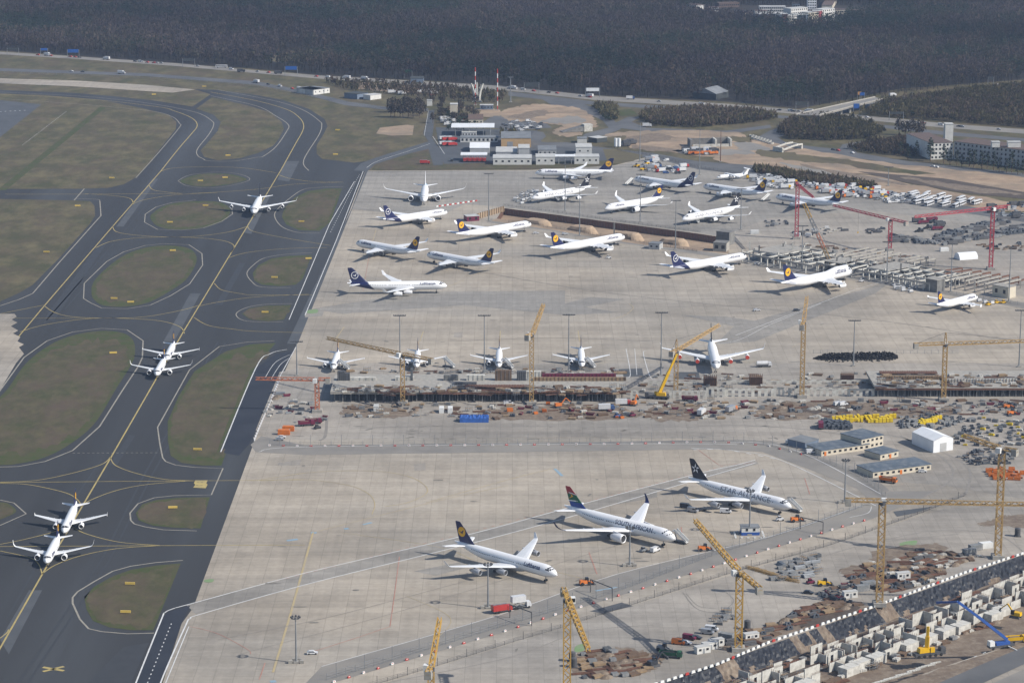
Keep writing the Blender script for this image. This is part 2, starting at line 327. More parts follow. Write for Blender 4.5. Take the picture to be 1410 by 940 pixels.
sheet('slip_road', [(845, 170), (865, 161), (882, 161), (870, 168), (890, 176), (1000, 180), (1060, 172), (1062, 176), (1000, 185), (880, 180), (850, 176)], -0.02, 'asphalt_road')
sheet('slip_road', [(1155, 206), (1160, 199), (1190, 194), (1240, 188), (1242, 191), (1195, 198), (1172, 203), (1180, 210), (1165, 211)], 0.02, 'asphalt_road')
sheet('slip_road', [(740, 133), (800, 142), (828, 152), (846, 166), (855, 178), (835, 186), (800, 190), (806, 184), (838, 176), (830, 166), (800, 152), (760, 145)], 0.0, 'asphalt_road')
sheet('service_road', [(735, 180), (748, 182), (752, 188), (742, 196), (780, 196), (850, 206), (900, 211), (960, 222), (1040, 228), (1150, 252), (1260, 272), (1430, 300), (1430, 309), (1250, 281), (1100, 250), (960, 233), (900, 218), (850, 213), (780, 203), (735, 200), (730, 192)], 0.02, 'asphalt_road')
sheet('forecourt', [(600, 175), (680, 178), (740, 180), (745, 195), (835, 205), (835, 226), (612, 228), (605, 205)], -0.01, 'asphalt_grey')
sheet('car_park', [(680, 158), (740, 160), (760, 176), (700, 180), (660, 172)], -0.03, 'asphalt_road')
# sand and earth of the motorway works
for q in ([(690, 158), (700, 150), (740, 144), (790, 148), (815, 160), (822, 174), (806, 178), (770, 172), (735, 168), (700, 165)], [(762, 180), (790, 172), (800, 186), (775, 188)],
          [(830, 186), (900, 180), (1010, 182), (1035, 192), (1110, 205), (1230, 225), (1420, 246), (1420, 268), (1330, 262), (1200, 240), (1110, 232), (1035, 220), (960, 214), (880, 205), (850, 196)],
          [(980, 218), (1050, 214), (1130, 228), (1260, 254), (1420, 284), (1420, 292), (1330, 286), (1180, 252), (1060, 234)], [(615, 148), (680, 150), (690, 160), (640, 158)], [(500, 113), (560, 118), (580, 126), (540, 126), (490, 121)],
          [(1330, 320), (1375, 312), (1430, 312), (1430, 340), (1380, 338), (1340, 334)]):
    sheet('sand_ground', ragged(q), 0.0, 'sand')
sheet('bare_earth', [(1035, 230), (1060, 232), (1180, 251), (1212, 257), (1204, 262), (1120, 255), (1040, 238)], 0.03, 'soil_dark')
sheet('bare_earth', [(1180, 236), (1300, 246), (1430, 268), (1430, 276), (1330, 266), (1240, 250)], 0.03, 'soil_dark')
sheet('bare_earth', [(1265, 268), (1330, 270), (1350, 282), (1310, 288), (1275, 280)], 0.03, 'soil')
sheet('grass', [(830, 205), (850, 206), (886, 214), (872, 222), (848, 226), (836, 222)], 0.03, 'dry_grass')
sheet('grass', [(850, 152), (870, 150), (878, 158), (855, 160)], 0.0, 'grass_rim')
sheet('clearing', [(365, 80), (400, 70), (480, 70), (470, 75), (420, 82), (380, 86)], -0.05, 'dry_grass')
# earth of the building sites
for q in ([(476, 561), (520, 557), (560, 566), (560, 574), (480, 573)], [(660, 566), (740, 558), (860, 562), (868, 576), (670, 577)], [(900, 560), (960, 556), (965, 576), (900, 578)], [(1060, 556), (1120, 553), (1300, 560), (1300, 574), (1060, 576)],
          [(1000, 885), (1060, 868), (1120, 845), (1185, 832), (1190, 842), (1060, 880), (1010, 898)], [(795, 902), (860, 892), (910, 905), (890, 925), (800, 930)], [(1200, 760), (1290, 748), (1300, 770), (1230, 790)], [(1350, 722), (1375, 712), (1430, 706), (1430, 724)], [(1215, 795), (1260, 780), (1310, 776), (1270, 800), (1225, 810)], [(1160, 784), (1200, 776), (1215, 790), (1175, 796)]):
    sheet('bare_earth', ragged(q, 5, 2.4, 14), 0.05, 'soil')
for q in ([(1090, 852), (1150, 826), (1180, 838), (1110, 862)], [(1230, 798), (1275, 784), (1300, 790), (1250, 812)], [(1110, 560), (1180, 558), (1180, 566), (1110, 568)]):
    sheet('wet_earth', ragged(q, 5, 2.4, 14), 0.08, 'soil_dark')

# ---- the excavation: membrane slope at the far side, floor five metres down
DEP = 5.0
a, b = P(880, 951.5), P(1440, 752.0); n = Vector(((b - a).y, -(b - a).x, 0)).normalized()      # towards the camera
sl = MB(); N = 260; J = 7; gv = []
def wob(s): return math.sin(s * .23) + .6 * math.sin(s * .57 + 1) + .4 * math.sin(s * 1.31 + 2)
for k in range(N + 1):
    p = a.lerp(b, k / N); s_ = k
    for j in range(J + 1):
        t = j / J; w0 = 6.2 + .5 * wob(s_ * .5)
        wr = 0 if j in (0, J) else random.uniform(-.22, .22) + .16 * math.sin(s_ * 1.9 + j)
        gv.append(p + n * (w0 * t + wr) + Vector((0, 0, -.02 - DEP * t + wr * .6)))
mi = []
for k in range(N):
    for j in range(J):
        bare = wob(k * .55 + 9) > (.72 if k < 150 else 1.45) or (j > 4 and wob(k * .9 + j) > .9)
        sl.add([gv[k * (J + 1) + j], gv[(k + 1) * (J + 1) + j], gv[(k + 1) * (J + 1) + j + 1], gv[k * (J + 1) + j + 1]], [(3, 2, 1, 0)], 1 if bare else 0)
mat('black_membrane', (0.014, 0.016, 0.022), (0.026, 0.029, 0.036), 0.8, 0.5)
tag(sl.obj('excavation_slope', ['black_membrane', 'soil']), kind='structure')
sheet('excavation_floor', [tuple(q) for q in pitw[:1]] + [tuple((b + n * 0).xy)] + [tuple(q) for q in pitw[2:]], -DEP, 'soil', world=True)
wl = MB(); lp = [P(*q) for q in PIT]
for p0, p1 in zip(lp[1:], lp[2:] + lp[:1]):
    wl.add([p0 + Vector((0, 0, -0.02)), p1 + Vector((0, 0, -0.02)), p1 + Vector((0, 0, -DEP)), p0 + Vector((0, 0, -DEP))], [(3, 2, 1, 0), (0, 1, 2, 3)][:1])
tag(wl.obj('excavation_side', 'soil'), kind='structure')
exd = (b - a).normalized()
sheet('dark_soil_strip', [tuple((a + exd * s + n * t).xy) for s, t in ((0, 7), (150, 7.4), (300, 7), (300, 24), (220, 25), (120, 24), (0, 25))], -DEP + .05, 'soil_dark', world=True)  # darker brown strip of floor between the concrete walls
# ---- the sheet pile trench
mat('sheet_pile', (0.2, 0.095, 0.07), (0.13, 0.07, 0.055), 0.6, 0.7, c3=(0.16, 0.085, 0.05), scale3=0.3)
TD = 5.0
sheet('trench_floor', trw, -TD, 'sand', world=True)
tp = MB(); tl = [P(*q) for q in TRENCH]
for i in range(len(tl)):
    p0, p1 = tl[i], tl[(i + 1) % len(tl)]; L = (p1 - p0).length; K = max(1, int(L / 1.2)); d = (p1 - p0).normalized(); nn = Vector((d.y, -d.x, 0))
    for k in range(K):
        s0, s1 = p0.lerp(p1, k / K), p0.lerp(p1, (k + 1) / K); off = nn * (0.35 if k % 2 else 0.0)
        tp.add([s0 + off, s1 + off, s1 + off + Vector((0, 0, -TD)), s0 + off + Vector((0, 0, -TD))], [(3, 2, 1, 0)])
tag(tp.obj('sheet_pile_wall', 'sheet_pile'), 'rust brown sheet pile wall lining the long sandy trench', 'wall')

# ---- painted lines
A_ = [(-40, 965), (0, 892), (60, 787), (151, 632.5), (252, 457.5), (349, 297.5), (387, 234)]
YL = [(A_, 0.75, None, False), ([(387, 234), (407, 198), (416, 182), (418, 172), (412, 162), (395, 151), (353, 139), (290, 127)], 0.8),
      ([(-60, 590), (20, 470), (61, 421), (155, 312), (222, 235)], 0.75, None, False), ([(222, 235), (245, 206), (264, 184), (271, 175), (270, 168), (261, 161), (240, 153), (215, 147), (100, 135), (-100, 126)], 0.8),
      ([(-60, 664.5), (0, 664), (151, 662.5), (350, 661), (420, 660)], 0.5, None, False), ([(-60, 752.5), (0, 752), (353, 750), (420, 750)], 0.5, None, False),
      ([(0, 663.5), (50, 661), (100, 651), (140, 639), (152, 629)], 0.5), ([(0, 665), (40, 667), (90, 678), (107, 688), (112, 697)], 0.5), ([(152, 630), (160, 641), (190, 652), (230, 660), (270, 661.5)], 0.5), ([(112, 697), (125, 688), (160, 675), (200, 667), (255, 662)], 0.5),
      ([(0, 749), (30, 743), (70, 733), (95, 724)], 0.5), ([(0, 758), (40, 767), (53, 776), (58, 790)], 0.5), ([(100, 725), (120, 735), (165, 746), (220, 750.5)], 0.5), ([(58, 790), (75, 778), (110, 765), (160, 755), (215, 751)], 0.5), ([(-10, 885), (8, 872), (12, 866)], 0.5),
      ([(61, 421), (75, 430), (100, 436), (150, 438), (200, 436), (250, 427), (275, 420)], 0.55), ([(27, 457), (62, 447), (125, 438.5), (188, 439), (225, 442.5), (248, 450), (254, 459)], 0.55), ([(0, 432), (30, 426), (61, 420)], 0.5),
      ([(267, 437), (287, 448), (320, 453), (350, 456), (420, 458)], 0.5), ([(275, 421), (300, 416), (350, 409), (425, 405)], 0.5), ([(295, 390), (305, 399), (330, 404), (350, 406), (430, 406)], 0.5), ([(315, 355), (330, 350), (353, 346), (400, 342), (450, 341)], 0.5),
      ([(155, 312), (160, 319), (180, 323), (220, 326), (262, 326), (312, 320), (340, 312)], 0.6), ([(132, 341), (155, 332), (200, 327), (262, 327), (305, 331), (322, 338), (318, 348)], 0.6), ([(341, 312), (350, 319), (400, 329), (455, 338)], 0.5),
      ([(205, 255), (210, 261), (225, 264), (262, 266.5), (350, 261), (403, 254), (470, 251)], 0.6), ([(184, 280), (200, 275), (237, 269), (300, 265)], 0.6), ([(117, 267), (150, 269), (178, 273), (184, 281)], 0.6), ([(7, 267.5), (100, 267.5), (262, 266.5)], 0.6, None, False),
      ([(222, 236), (235, 232), (270, 230), (330, 231), (380, 238)], 0.6), ([(384, 241), (400, 246), (430, 250), (473, 251)], 0.6), ([(125, 438), (0, 438)], 0.4)]
lines('yellow_taxi_lines', YL, 0.035, 'paint_yellow')
WL = [([(0, 127), (100, 132), (160, 137), (215, 144), (270, 155), (291, 166), (294, 173), (287, 186), (272, 205), (272, 214), (280, 219), (287, 221.5), (320, 222), (353, 217), (363, 215), (380, 202), (394, 182), (397, 172), (380, 160), (353, 146), (290, 132)], 0.8),
      ([(0, 136), (100, 143), (200, 152), (235, 160), (247, 170), (246, 177), (215, 214), (187, 245)], 0.7), ([(300, 124), (353, 134), (390, 142), (420, 153), (440, 167), (443, 173), (439, 186), (418, 221), (425, 235)], 0.8),
      ([(0, 421), (27, 412), (45, 404), (81, 362), (139, 297), (137.5, 277)], 0.8, None, False), ([(137.5, 277), (133, 274.5), (102, 273.5)], 0.6), ([(102, 276), (116, 260)], 0.9, None, False),
      ([(245, 249), (262, 241), (300, 237), (330, 240), (344, 247), (325, 254), (290, 259), (258, 256), (245, 249)], 0.5), ([(305, 305), (280, 314), (250, 317), (217, 316), (199, 306), (200, 295), (215, 285), (237, 279), (270, 275.5)], 0.7, None, False), ([(305, 305), (320, 295), (319, 283)], 0.7, None, False),
      ([(116, 390), (147, 360), (170, 347), (200, 338), (225, 335.5), (260, 337), (278, 349), (279, 365), (261, 391), (235, 407), (207, 420), (175, 425), (140, 424), (125, 417), (115, 411), (116, 390)], 0.7, None, False),
      ([(473, 257), (440, 258), (418, 261), (403, 270), (385, 285), (378, 297), (388, 312), (410, 320), (440, 321)], 0.7), ([(430, 348), (395, 350), (365, 355), (350, 364), (340, 376), (347, 388), (360, 395), (400, 396)], 0.6), ([(402, 418), (365, 419), (338, 424), (325, 433), (340, 442), (390, 443)], 0.6),
      ([(-20, 565), (33, 492), (65, 469), (100, 457), (140, 452), (175, 454), (197, 469), (196, 492), (190, 505), (170, 535), (137, 587), (100, 620), (62, 635), (25, 642), (-20, 643)], 0.8, None, False),
      ([(378, 469), (340, 471), (302, 477), (261, 509), (217, 588), (220, 610), (224, 630), (228, 635), (242, 640), (267, 643), (307, 644.5), (291, 681), (240, 682), (212, 685), (190, 693), (179, 706), (180, 716), (185, 721), (200, 725), (225, 729), (271, 730.5)], 0.7, None, False),
      ([(252, 771), (215, 774), (180, 779), (155, 786), (130, 800), (107, 814), (100, 822), (100, 830), (110, 852), (122, 865), (140, 869), (175, 872), (212, 871)], 0.8, None, False), ([(0, 688), (19, 692), (36, 707), (0, 723)], 0.7, None, False)]
lines('taxiway_edge_lines', WL, 0.03, 'paint_pale')
WW = [([(170, 985), (187, 940), (222, 853), (227, 843), (240, 837), (262, 831), (430, 786), (640, 737), (800, 694), (960, 652), (1010, 641), (1040, 633)], 0.6), ([(210, 985), (221, 940), (255, 862), (262, 851), (280, 844), (430, 802), (640, 750), (800, 707), (950, 663), (1040, 637)], 0.6),
      ([(228, 940), (260, 862)], 0.4, None, False), ([(203, 940), (236, 858)], 0.4, (1.5, 3), False), ([(304, 622), (352, 507), (372, 487), (395, 481)], 0.6), ([(350, 607), (386, 517), (408, 477)], 0.45, None, False), ([(365, 520), (378, 500), (395, 490), (403, 488)], 0.3), ([(372, 524), (386, 502), (400, 492)], 0.3),
      ([(500, 236), (463, 331), (420, 434)], 0.5, None, False), ([(488, 250), (454, 308), (398, 440)], 0.5, None, False), ([(495, 240), (470, 290), (455, 320)], 0.3, (4, 5), False), ([(356, 622), (420, 615), (800, 611), (985, 611), (1015, 612)], 0.4), ([(952, 617), (1010, 620), (1080, 635), (1206, 696)], 0.5), ([(955, 619), (1000, 619), (1070, 632)], 0.7, (3, 4)), ([(1000, 609), (1060, 611), (1120, 630), (1213, 680)], 0.5),
      ([(443, 917), (685, 847), (850, 790), (1058, 739), (1190, 694)], 0.35), ([(862, 480), (868, 515), (862, 520)], 0.4), ([(874, 480), (877, 516)], 0.3), ([(890, 483), (886, 487), (895, 518), (903, 522)], 0.4), ([(584, 187), (590, 152)], 0.3, None, False), ([(505, 231), (520, 222), (560, 209), (592, 198)], 0.4), ([(596, 188), (612, 212)], 0.4, None, False),
      ([(936, 478), (1010, 470), (1060, 447), (1130, 418)], 0.3), ([(1012, 462), (1180, 398), (1215, 388)], 0.35, None, False), ([(1290, 925), (1410, 876)], 0.4, (2, 4), False), ([(1170, 712), (1195, 706), (1200, 697)], 0.3)]
lines('white_lines', WW, 0.06, 'paint_road_white')
YF = [([(376, 925), (400, 845), (431, 733)], 0.9, None, False), ([(355, 661), (430, 650), (510, 648), (560, 655), (585, 668), (586, 680), (560, 692), (530, 697)], 0.45), ([(360, 662), (420, 660), (480, 668), (508, 680), (516, 694), (512, 708)], 0.4), ([(586, 692), (700, 660), (760, 645)], 0.4), ([(430, 733), (600, 690), (700, 668)], 0.3), ([(470, 733), (600, 752), (650, 770)], 0.3),
      ([(460, 470), (474, 450)], 0.5, None, False), ([(578, 470), (583, 456)], 0.5, None, False), ([(688, 470), (689, 455)], 0.5, None, False), ([(798, 470), (796, 455)], 0.5, None, False), ([(512, 336), (518, 316)], 0.4, None, False), ([(840, 440), (860, 434), (872, 424), (866, 418)], 0.35), ([(640, 380), (660, 376), (672, 368)], 0.35), ([(520, 400), (600, 398), (640, 385)], 0.3), ([(1090, 478), (1110, 470)], 0.3), ([(690, 760), (760, 785), (820, 800)], 0.3), ([(560, 820), (620, 850), (600, 880)], 0.25)]
lines('apron_yellow_lines', YF, 0.05, 'paint_faint_yellow')
RF = [([(353, 806), (640, 734), (760, 703), (1000, 640)], 0.35, (2, 3), False), ([(550, 766), (543, 820), (537, 862), (490, 878), (430, 897)], 0.35, None, False), ([(811, 760), (822, 790)], 0.4, None, False), ([(938, 725), (940, 745)], 0.4, None, False), ([(960, 618), (990, 640), (1040, 637)], 0.35, None, False), ([(262, 862), (300, 872), (340, 893), (345, 900)], 0.3), ([(357, 935), (365, 912)], 0.4, None, False), ([(1108, 658), (1115, 680)], 0.35, None, False), ([(512, 330), (500, 400)], 0.25, None, False)]
lines('apron_red_lines', RF, 0.055, 'paint_red')
BL = [([(428, 733), (436, 733)], 2.2, None, False), ([(474, 728), (480, 727)], 2.0, None, False), ([(372, 938), (380, 937)], 2.2, None, False), ([(764, 645), (774, 655)], 1.5, None, False), ([(395, 744), (410, 742)], 2.0, None, False), ([(500, 722), (512, 719)], 1.6, None, False), ([(820, 813), (850, 808)], 1.2, None, False)]
lines('apron_blue_marks', BL, 0.045, 'paint_blue')
lines('runway_pad_dots', [([(31, 200), (92, 153)], 0.9, (1.2, 4), False), ([(0, 154), (38, 152)], 1.6, (1.6, 3), False)], 0.08, 'paint_road_white')
# closed-taxiway cross and painted stop block
cr = [([(59, 918), (88, 923)], 1.6, None, False), ([(59, 924), (88, 917)], 1.6, None, False)]
lines('closed_cross', cr, 0.05, 'paint_yellow')
sheet('yellow_block', [(269, 661), (286, 661), (284, 665), (286, 667), (283, 672), (266, 671), (269, 667), (267, 665)], 0.05, 'paint_yellow')
lines('block_marks', [([(271, 664), (282, 664)], 0.5, (1, 1), False), ([(270, 668), (281, 668)], 0.5, (1, 1), False)], 0.07, 'asphalt')
lines('hold_dashes', [([(100, 623.5), (222, 623)], 0.5, (1.2, 1.2), False)], 0.04, 'paint_pale')
# tyre marks on the taxiway
mat('rubber', (0.04, 0.043, 0.048), (0.045, 0.048, 0.053), 0.2)
lines('tyre_marks', [([(25, 940), (140, 770), (195, 660), (300, 470)], 1.0, None, False), ([(38, 940), (150, 772), (206, 660), (310, 472)], 1.0, None, False), ([(10, 850), (100, 690), (140, 632)], 1.0, None, False), ([(60, 445), (170, 320), (215, 265)], 0.9, None, False), ([(90, 425), (190, 310)], 0.9, None, False)], 0.0, 'rubber')

# oil and rubber stains, curving wheel tracks
mat('oil_stain', (0.15, 0.138, 0.12), (0.2, 0.185, 0.16), 0.8)
sv, sf = [], []
for k in range(170):
    x, y = random.uniform(330, 1400), random.choice((random.uniform(240, 500), random.uniform(585, 605), random.uniform(630, 930))); g = P(x, y)
    if px(g)[0] < 500 - .394 * (y - 235) + 25 or (y > 700 and y > 1020 - .33 * (x - 400)): continue
    L, w_ = random.uniform(.5, 3.5), random.uniform(.3, .9); th = random.choice((0, 0, .75, random.random() * 3)); n0 = len(sv)
    for i in range(8):
        t = i * math.pi / 4; u, v = L * math.cos(t) * random.uniform(.7, 1.2), w_ * math.sin(t) * random.uniform(.7, 1.3); sv.append((g.x + u * math.cos(th) - v * math.sin(th), g.y + u * math.sin(th) + v * math.cos(th), .07))
    sf.append(tuple(range(n0, n0 + 8)))
tag(link('apron_stains', sv, sf, 'oil_stain'), kind='structure')
mat('wheel_track', (0.2, 0.185, 0.165), (0.24, 0.22, 0.195), 0.5)
lines('wheel_tracks', [([(940, 815), (960, 838), (990, 842), (1010, 828), (1000, 815)], .5), ([(945, 817), (962, 834), (990, 838)], .4), ([(1210, 745), (1290, 730), (1370, 735), (1410, 760)], .5), ([(1120, 770), (1200, 748), (1320, 735)], .5), ([(530, 940), (700, 905), (800, 870), (900, 860)], .5), ([(1010, 585), (1100, 590), (1180, 600), (1240, 602), (1330, 640), (1330, 680)], 1.2), ([(1240, 600), (1300, 632), (1310, 660), (1260, 690)], 1.2), ([(480, 590), (640, 586), (900, 588), (1010, 585)], .8), ([(440, 520), (418, 535), (405, 555)], .8), ([(450, 575), (448, 600), (440, 606)], 1.5), ([(300, 880), (450, 850), (640, 800)], .35), ([(330, 900), (520, 850), (720, 790), (900, 735)], .3), ([(620, 470), (760, 465), (900, 470)], .5), ([(640, 370), (780, 395), (940, 415), (1200, 440), (1400, 470)], .6), ([(480, 340), (640, 370)], .5)], 0.065, 'wheel_track')

for q, m in (([(0, 880), (40, 812), (58, 812), (12, 900)], 'asphalt_grey'), ([(150, 640), (178, 598), (186, 600), (160, 642)], 'rubber'), ([(225, 470), (262, 404), (276, 404), (240, 470)], 'asphalt_grey'), ([(296, 420), (330, 362), (338, 362), (306, 420)], 'rubber'), ([(335, 320), (362, 270), (372, 270), (346, 322)], 'asphalt_grey'), ([(60, 440), (140, 330), (150, 331), (74, 442)], 'rubber'), ([(160, 312), (210, 246), (218, 246), (170, 312)], 'asphalt_grey'), ([(120, 940), (170, 890), (205, 884), (180, 940)], 'rubber'), ([(392, 222), (412, 222), (398, 250), (382, 248)], 'asphalt_grey')):
    sheet('asphalt_patch', q, -0.015, m)

for q, m in (([(700, 160), (740, 152), (760, 156), (720, 164)], 'soil'), ([(745, 166), (790, 160), (805, 168), (770, 170)], 'haul_road'), ([(860, 190), (905, 184), (930, 190), (880, 197)], 'soil'), ([(930, 207), (1010, 206), (1040, 212), (960, 213)], 'haul_road'), ([(1012, 196), (1040, 198), (1060, 208), (1020, 206)], 'haul_road'), ([(1045, 206), (1100, 212), (1180, 222), (1120, 224), (1050, 214)], 'dry_grass'), ([(1120, 216), (1200, 226), (1290, 240), (1210, 236)], 'grass_winter'), ([(1240, 243), (1330, 256), (1410, 268), (1320, 262)], 'soil'), ([(1070, 224), (1140, 234), (1230, 250), (1150, 244)], 'haul_road'), ([(880, 200), (940, 206), (920, 210), (870, 204)], 'soil'), ([(1000, 188), (1030, 190), (1030, 195), (1002, 194)], 'dry_grass'), ([(835, 190), (860, 188), (855, 196), (838, 196)], 'grass_winter'), ([(620, 148), (660, 152), (650, 158), (625, 155)], 'dry_grass'), ([(1100, 226), (1180, 240), (1260, 256), (1180, 246)], 'soil')):
    sheet('worked_ground', ragged(q, 3.5, 1.2, 8), 0.05, m)
# ================================================================ forest
def inside(q, poly):
    x, y = q[:, 0], q[:, 1]; r = np.zeros(len(q), bool); n = len(poly)
    for i in range(n):
        x0, y0 = poly[i]; x1, y1 = poly[(i + 1) % n]
        if y0 == y1: continue
        c = ((y0 > y) != (y1 > y)) & (x < (x1 - x0) * (y - y0) / (y1 - y0) + x0); r ^= c
    return r
def pxn(w_):
    d = w_[:, 1] * CT + H * ST
    return np.stack([CX + F * w_[:, 0] / d, CY + F * (H * CT - w_[:, 1] * ST) / d], 1)
def tree_mass(name, polys, holes, spacing, hgt, kinds, ntri, trunk=True):
    allw = []
    for poly in polys:
        w_ = np.array([P(*q).xy for q in poly]); lo, hi = w_.min(0), w_.max(0)
        gx, gy = np.meshgrid(np.arange(lo[0], hi[0], spacing), np.arange(lo[1], hi[1], spacing))
        g = np.stack([gx.ravel(), gy.ravel()], 1); g += rng.uniform(-0.48, 0.48, g.shape) * spacing
        g = g[inside(g, [tuple(q) for q in w_])]; allw.append(g)
    g = np.concatenate(allw); p = pxn(g)
    keep = (p[:, 0] > -140) & (p[:, 0] < 1550) & (p[:, 1] > -45)
    for h in holes: keep &= ~inside(p, h)
    g = g[keep]; n = len(g)
    # large patches choose the kind of tree
    ph = rng.uniform(0, 6.3, 8)
    f = sum(np.sin(g[:, 0] * a + g[:, 1] * b + c) for a, b, c in ((.011, .004, ph[0]), (-.006, .009, ph[1]), (.019, -.013, ph[2]), (.03, .021, ph[3]), (-.045, .033, ph[4]))) + rng.normal(0, 0.9, n)
    con = f > kinds[0]
    h = hgt * rng.uniform(0.72, 1.18, n) * np.where(con, 0.95, 1.0)
    r = np.where(con, 0.21, 0.29) * h * rng.uniform(0.8, 1.2, n)
    T = ntri
    u = rng.normal(0, 1, (n, T, 3)); u /= np.linalg.norm(u, axis=2, keepdims=True); u *= rng.uniform(0.35, 1.0, (n, T, 1)) ** 0.6
    cx = u[:, :, 0] * r[:, None]; cy = u[:, :, 1] * r[:, None]
    zz = u[:, :, 2]
    cz = np.where(con[:, None], h[:, None] * (0.62 + 0.36 * zz), h[:, None] * (0.64 + 0.34 * zz))
    shrink = np.where(con[:, None], np.clip(1.25 - (zz + 1) * 0.5, 0.25, 1), 1.0); cx *= shrink; cy *= shrink
    c = np.stack([cx + g[:, None, 0], cy + g[:, None, 1], cz], 2)
    s = rng.uniform(0.5, 0.95, (n, T, 1)) * np.where(con, 1.35, 1.1)[:, None, None]
    up = np.where(con, 0.5, 1.7)[:, None, None]
    tri = rng.normal(0, 1, (n, T, 3, 3)) * s[:, :, None, :]; tri[:, :, :, 2] *= up
    V = (c[:, :, None, :] + tri)
    V[..., 2] = np.maximum(V[..., 2], 0.3)
    pal_b = np.array(kinds[1]); pal_c = np.array(kinds[2])
    ci = np.clip(((f + 3.5) / 6 * len(pal_b)).astype(int) + rng.integers(-1, 2, n), 0, len(pal_b) - 1)
    colr = np.where(con[:, None], pal_c[rng.integers(0, len(pal_c), n)], pal_b[ci]) * rng.uniform(0.92, 1.42, (n, 1))
    colr = colr * (1 + 0.2 * np.sin(g[:, :1] * 0.008 + 2 * np.sin(g[:, 1:] * 0.006)) + 0.1 * np.sin(g[:, 1:] * 0.013 + g[:, :1] * .003))
    colr = colr[:, None, :] * rng.uniform(0.85, 1.15, (n, T, 1))
    Vc = np.repeat(colr.reshape(-1, 3), 3, axis=0); V = V.reshape(-1, 3)
    if trunk:      # a pale stem, two crossed slim triangles with a wide foot
        tw = 0.32; k = n
        z0 = np.zeros(k); hh = h * 0.7
        def t(ax):
            a = np.stack([g[:, 0] - tw * (ax == 0), g[:, 1] - tw * (ax == 1), z0 - 0.2], 1); b = np.stack([g[:, 0] + tw * (ax == 0), g[:, 1] + tw * (ax == 1), z0 - 0.2], 1); d = np.stack([g[:, 0], g[:, 1], hh], 1)
            return np.stack([a, b, d], 1).reshape(-1, 3)
        tv = np.concatenate([t(0), t(1)]); V = np.concatenate([V, tv])
        tc_ = np.array([0.09, 0.075, 0.06]) * rng.uniform(0.5, 1.3, (len(tv) // 3, 1)); Vc = np.concatenate([Vc, np.repeat(tc_, 3, axis=0)])
    nv = len(V); nt_ = nv // 3
    me = bpy.data.meshes.new(name); me.vertices.add(nv); me.loops.add(nv); me.polygons.add(nt_)
    me.vertices.foreach_set('co', V.astype(np.float32).ravel()); me.loops.foreach_set('vertex_index', np.arange(nv, dtype=np.int32))
    me.polygons.foreach_set('loop_start', np.arange(0, nv, 3, dtype=np.int32)); me.polygons.foreach_set('loop_total', np.full(nt_, 3, np.int32))
    ca = me.color_attributes.new('tint', 'FLOAT_COLOR', 'POINT'); ca.data.foreach_set('color', np.concatenate([Vc, np.ones((nv, 1))], 1).astype(np.float32).ravel())
    me.update(calc_edges=True); me.materials.append(M['foliage'])
    o = bpy.data.objects.new(name, me); COL.objects.link(o); o['kind'] = 'stuff'
    return o, n
fm = bpy.data.materials.new('foliage'); fm.use_nodes = True; M['foliage'] = fm
_b = fm.node_tree.nodes['Principled BSDF']; _b.inputs['Roughness'].default_value = 0.9; _b.inputs['Specular IOR Level'].default_value = 0.1
_a = fm.node_tree.nodes.new('ShaderNodeVertexColor'); _a.layer_name = 'tint'; fm.node_tree.links.new(_a.outputs[0], _b.inputs['Base Color'])
_t = fm.node_tree.nodes.new('ShaderNodeBsdfTranslucent'); _m = fm.node_tree.nodes.new('ShaderNodeMixShader'); _m.inputs[0].default_value = 0.35
fm.node_tree.links.new(_a.outputs[0], _t.inputs[0]); fm.node_tree.links.new(_b.outputs[0], _m.inputs[1]); fm.node_tree.links.new(_t.outputs[0], _m.inputs[2]); fm.node_tree.links.new(_m.outputs[0], fm.node_tree.nodes['Material Output'].inputs[0])
BARE = [(0.056, 0.045, 0.044), (0.05, 0.043, 0.045), (0.066, 0.051, 0.042), (0.057, 0.049, 0.04), (0.049, 0.047, 0.034), (0.043, 0.044, 0.031)]
PINE = [(0.024, 0.035, 0.022), (0.029, 0.041, 0.026), (0.022, 0.032, 0.022)]
FOREST = [(-200, 62), (0, 69), (100, 75.5), (240, 85), (353, 94.5), (440, 102), (600, 111), (660, 114), (760, 126), (860, 132.5), (1000, 138), (1100, 148), (1180, 140), (1250, 127), (1430, 108), (1700, 90), (1900, -46), (-500, -46)]
TOWN = [(920, 19), (960, 12), (1030, 8), (1205, 8), (1205, 20), (1165, 26), (1140, 34), (1080, 36), (1020, 32)]
CLEAR = [(362, 82), (400, 70), (482, 69), (472, 76), (420, 84), (380, 88)]
FARM = [(970, 136), (975, 126), (1008, 124), (1012, 140)]
o, nf = tree_mass('forest', [FOREST], [TOWN, CLEAR, FARM], 8.0, 19, (1.0, BARE, PINE), 34)
tag(o, 'dark leafless and pine forest filling the land behind the motorway', 'forest')
YOUNG = [(0.085, 0.067, 0.045), (0.095, 0.071, 0.05), (0.078, 0.07, 0.038), (0.088, 0.077, 0.038)]
WOODS = [[(880, 163), (890, 156), (960, 151), (1040, 156), (1075, 163), (1030, 170), (960, 176), (900, 173)], [(1070, 182), (1090, 168), (1130, 163), (1180, 168), (1218, 182), (1205, 191), (1140, 194), (1085, 192)], [(1185, 160), (1215, 146), (1260, 138), (1330, 128), (1440, 118), (1440, 178), (1360, 172), (1260, 164)],
         [(1165, 205), (1200, 197), (1260, 192), (1280, 205), (1262, 216), (1200, 212)], [(815, 146), (850, 148), (850, 166), (835, 168)], [(1035, 231), (1060, 233), (1180, 251), (1208, 256), (1200, 260), (1120, 254), (1040, 237)]]
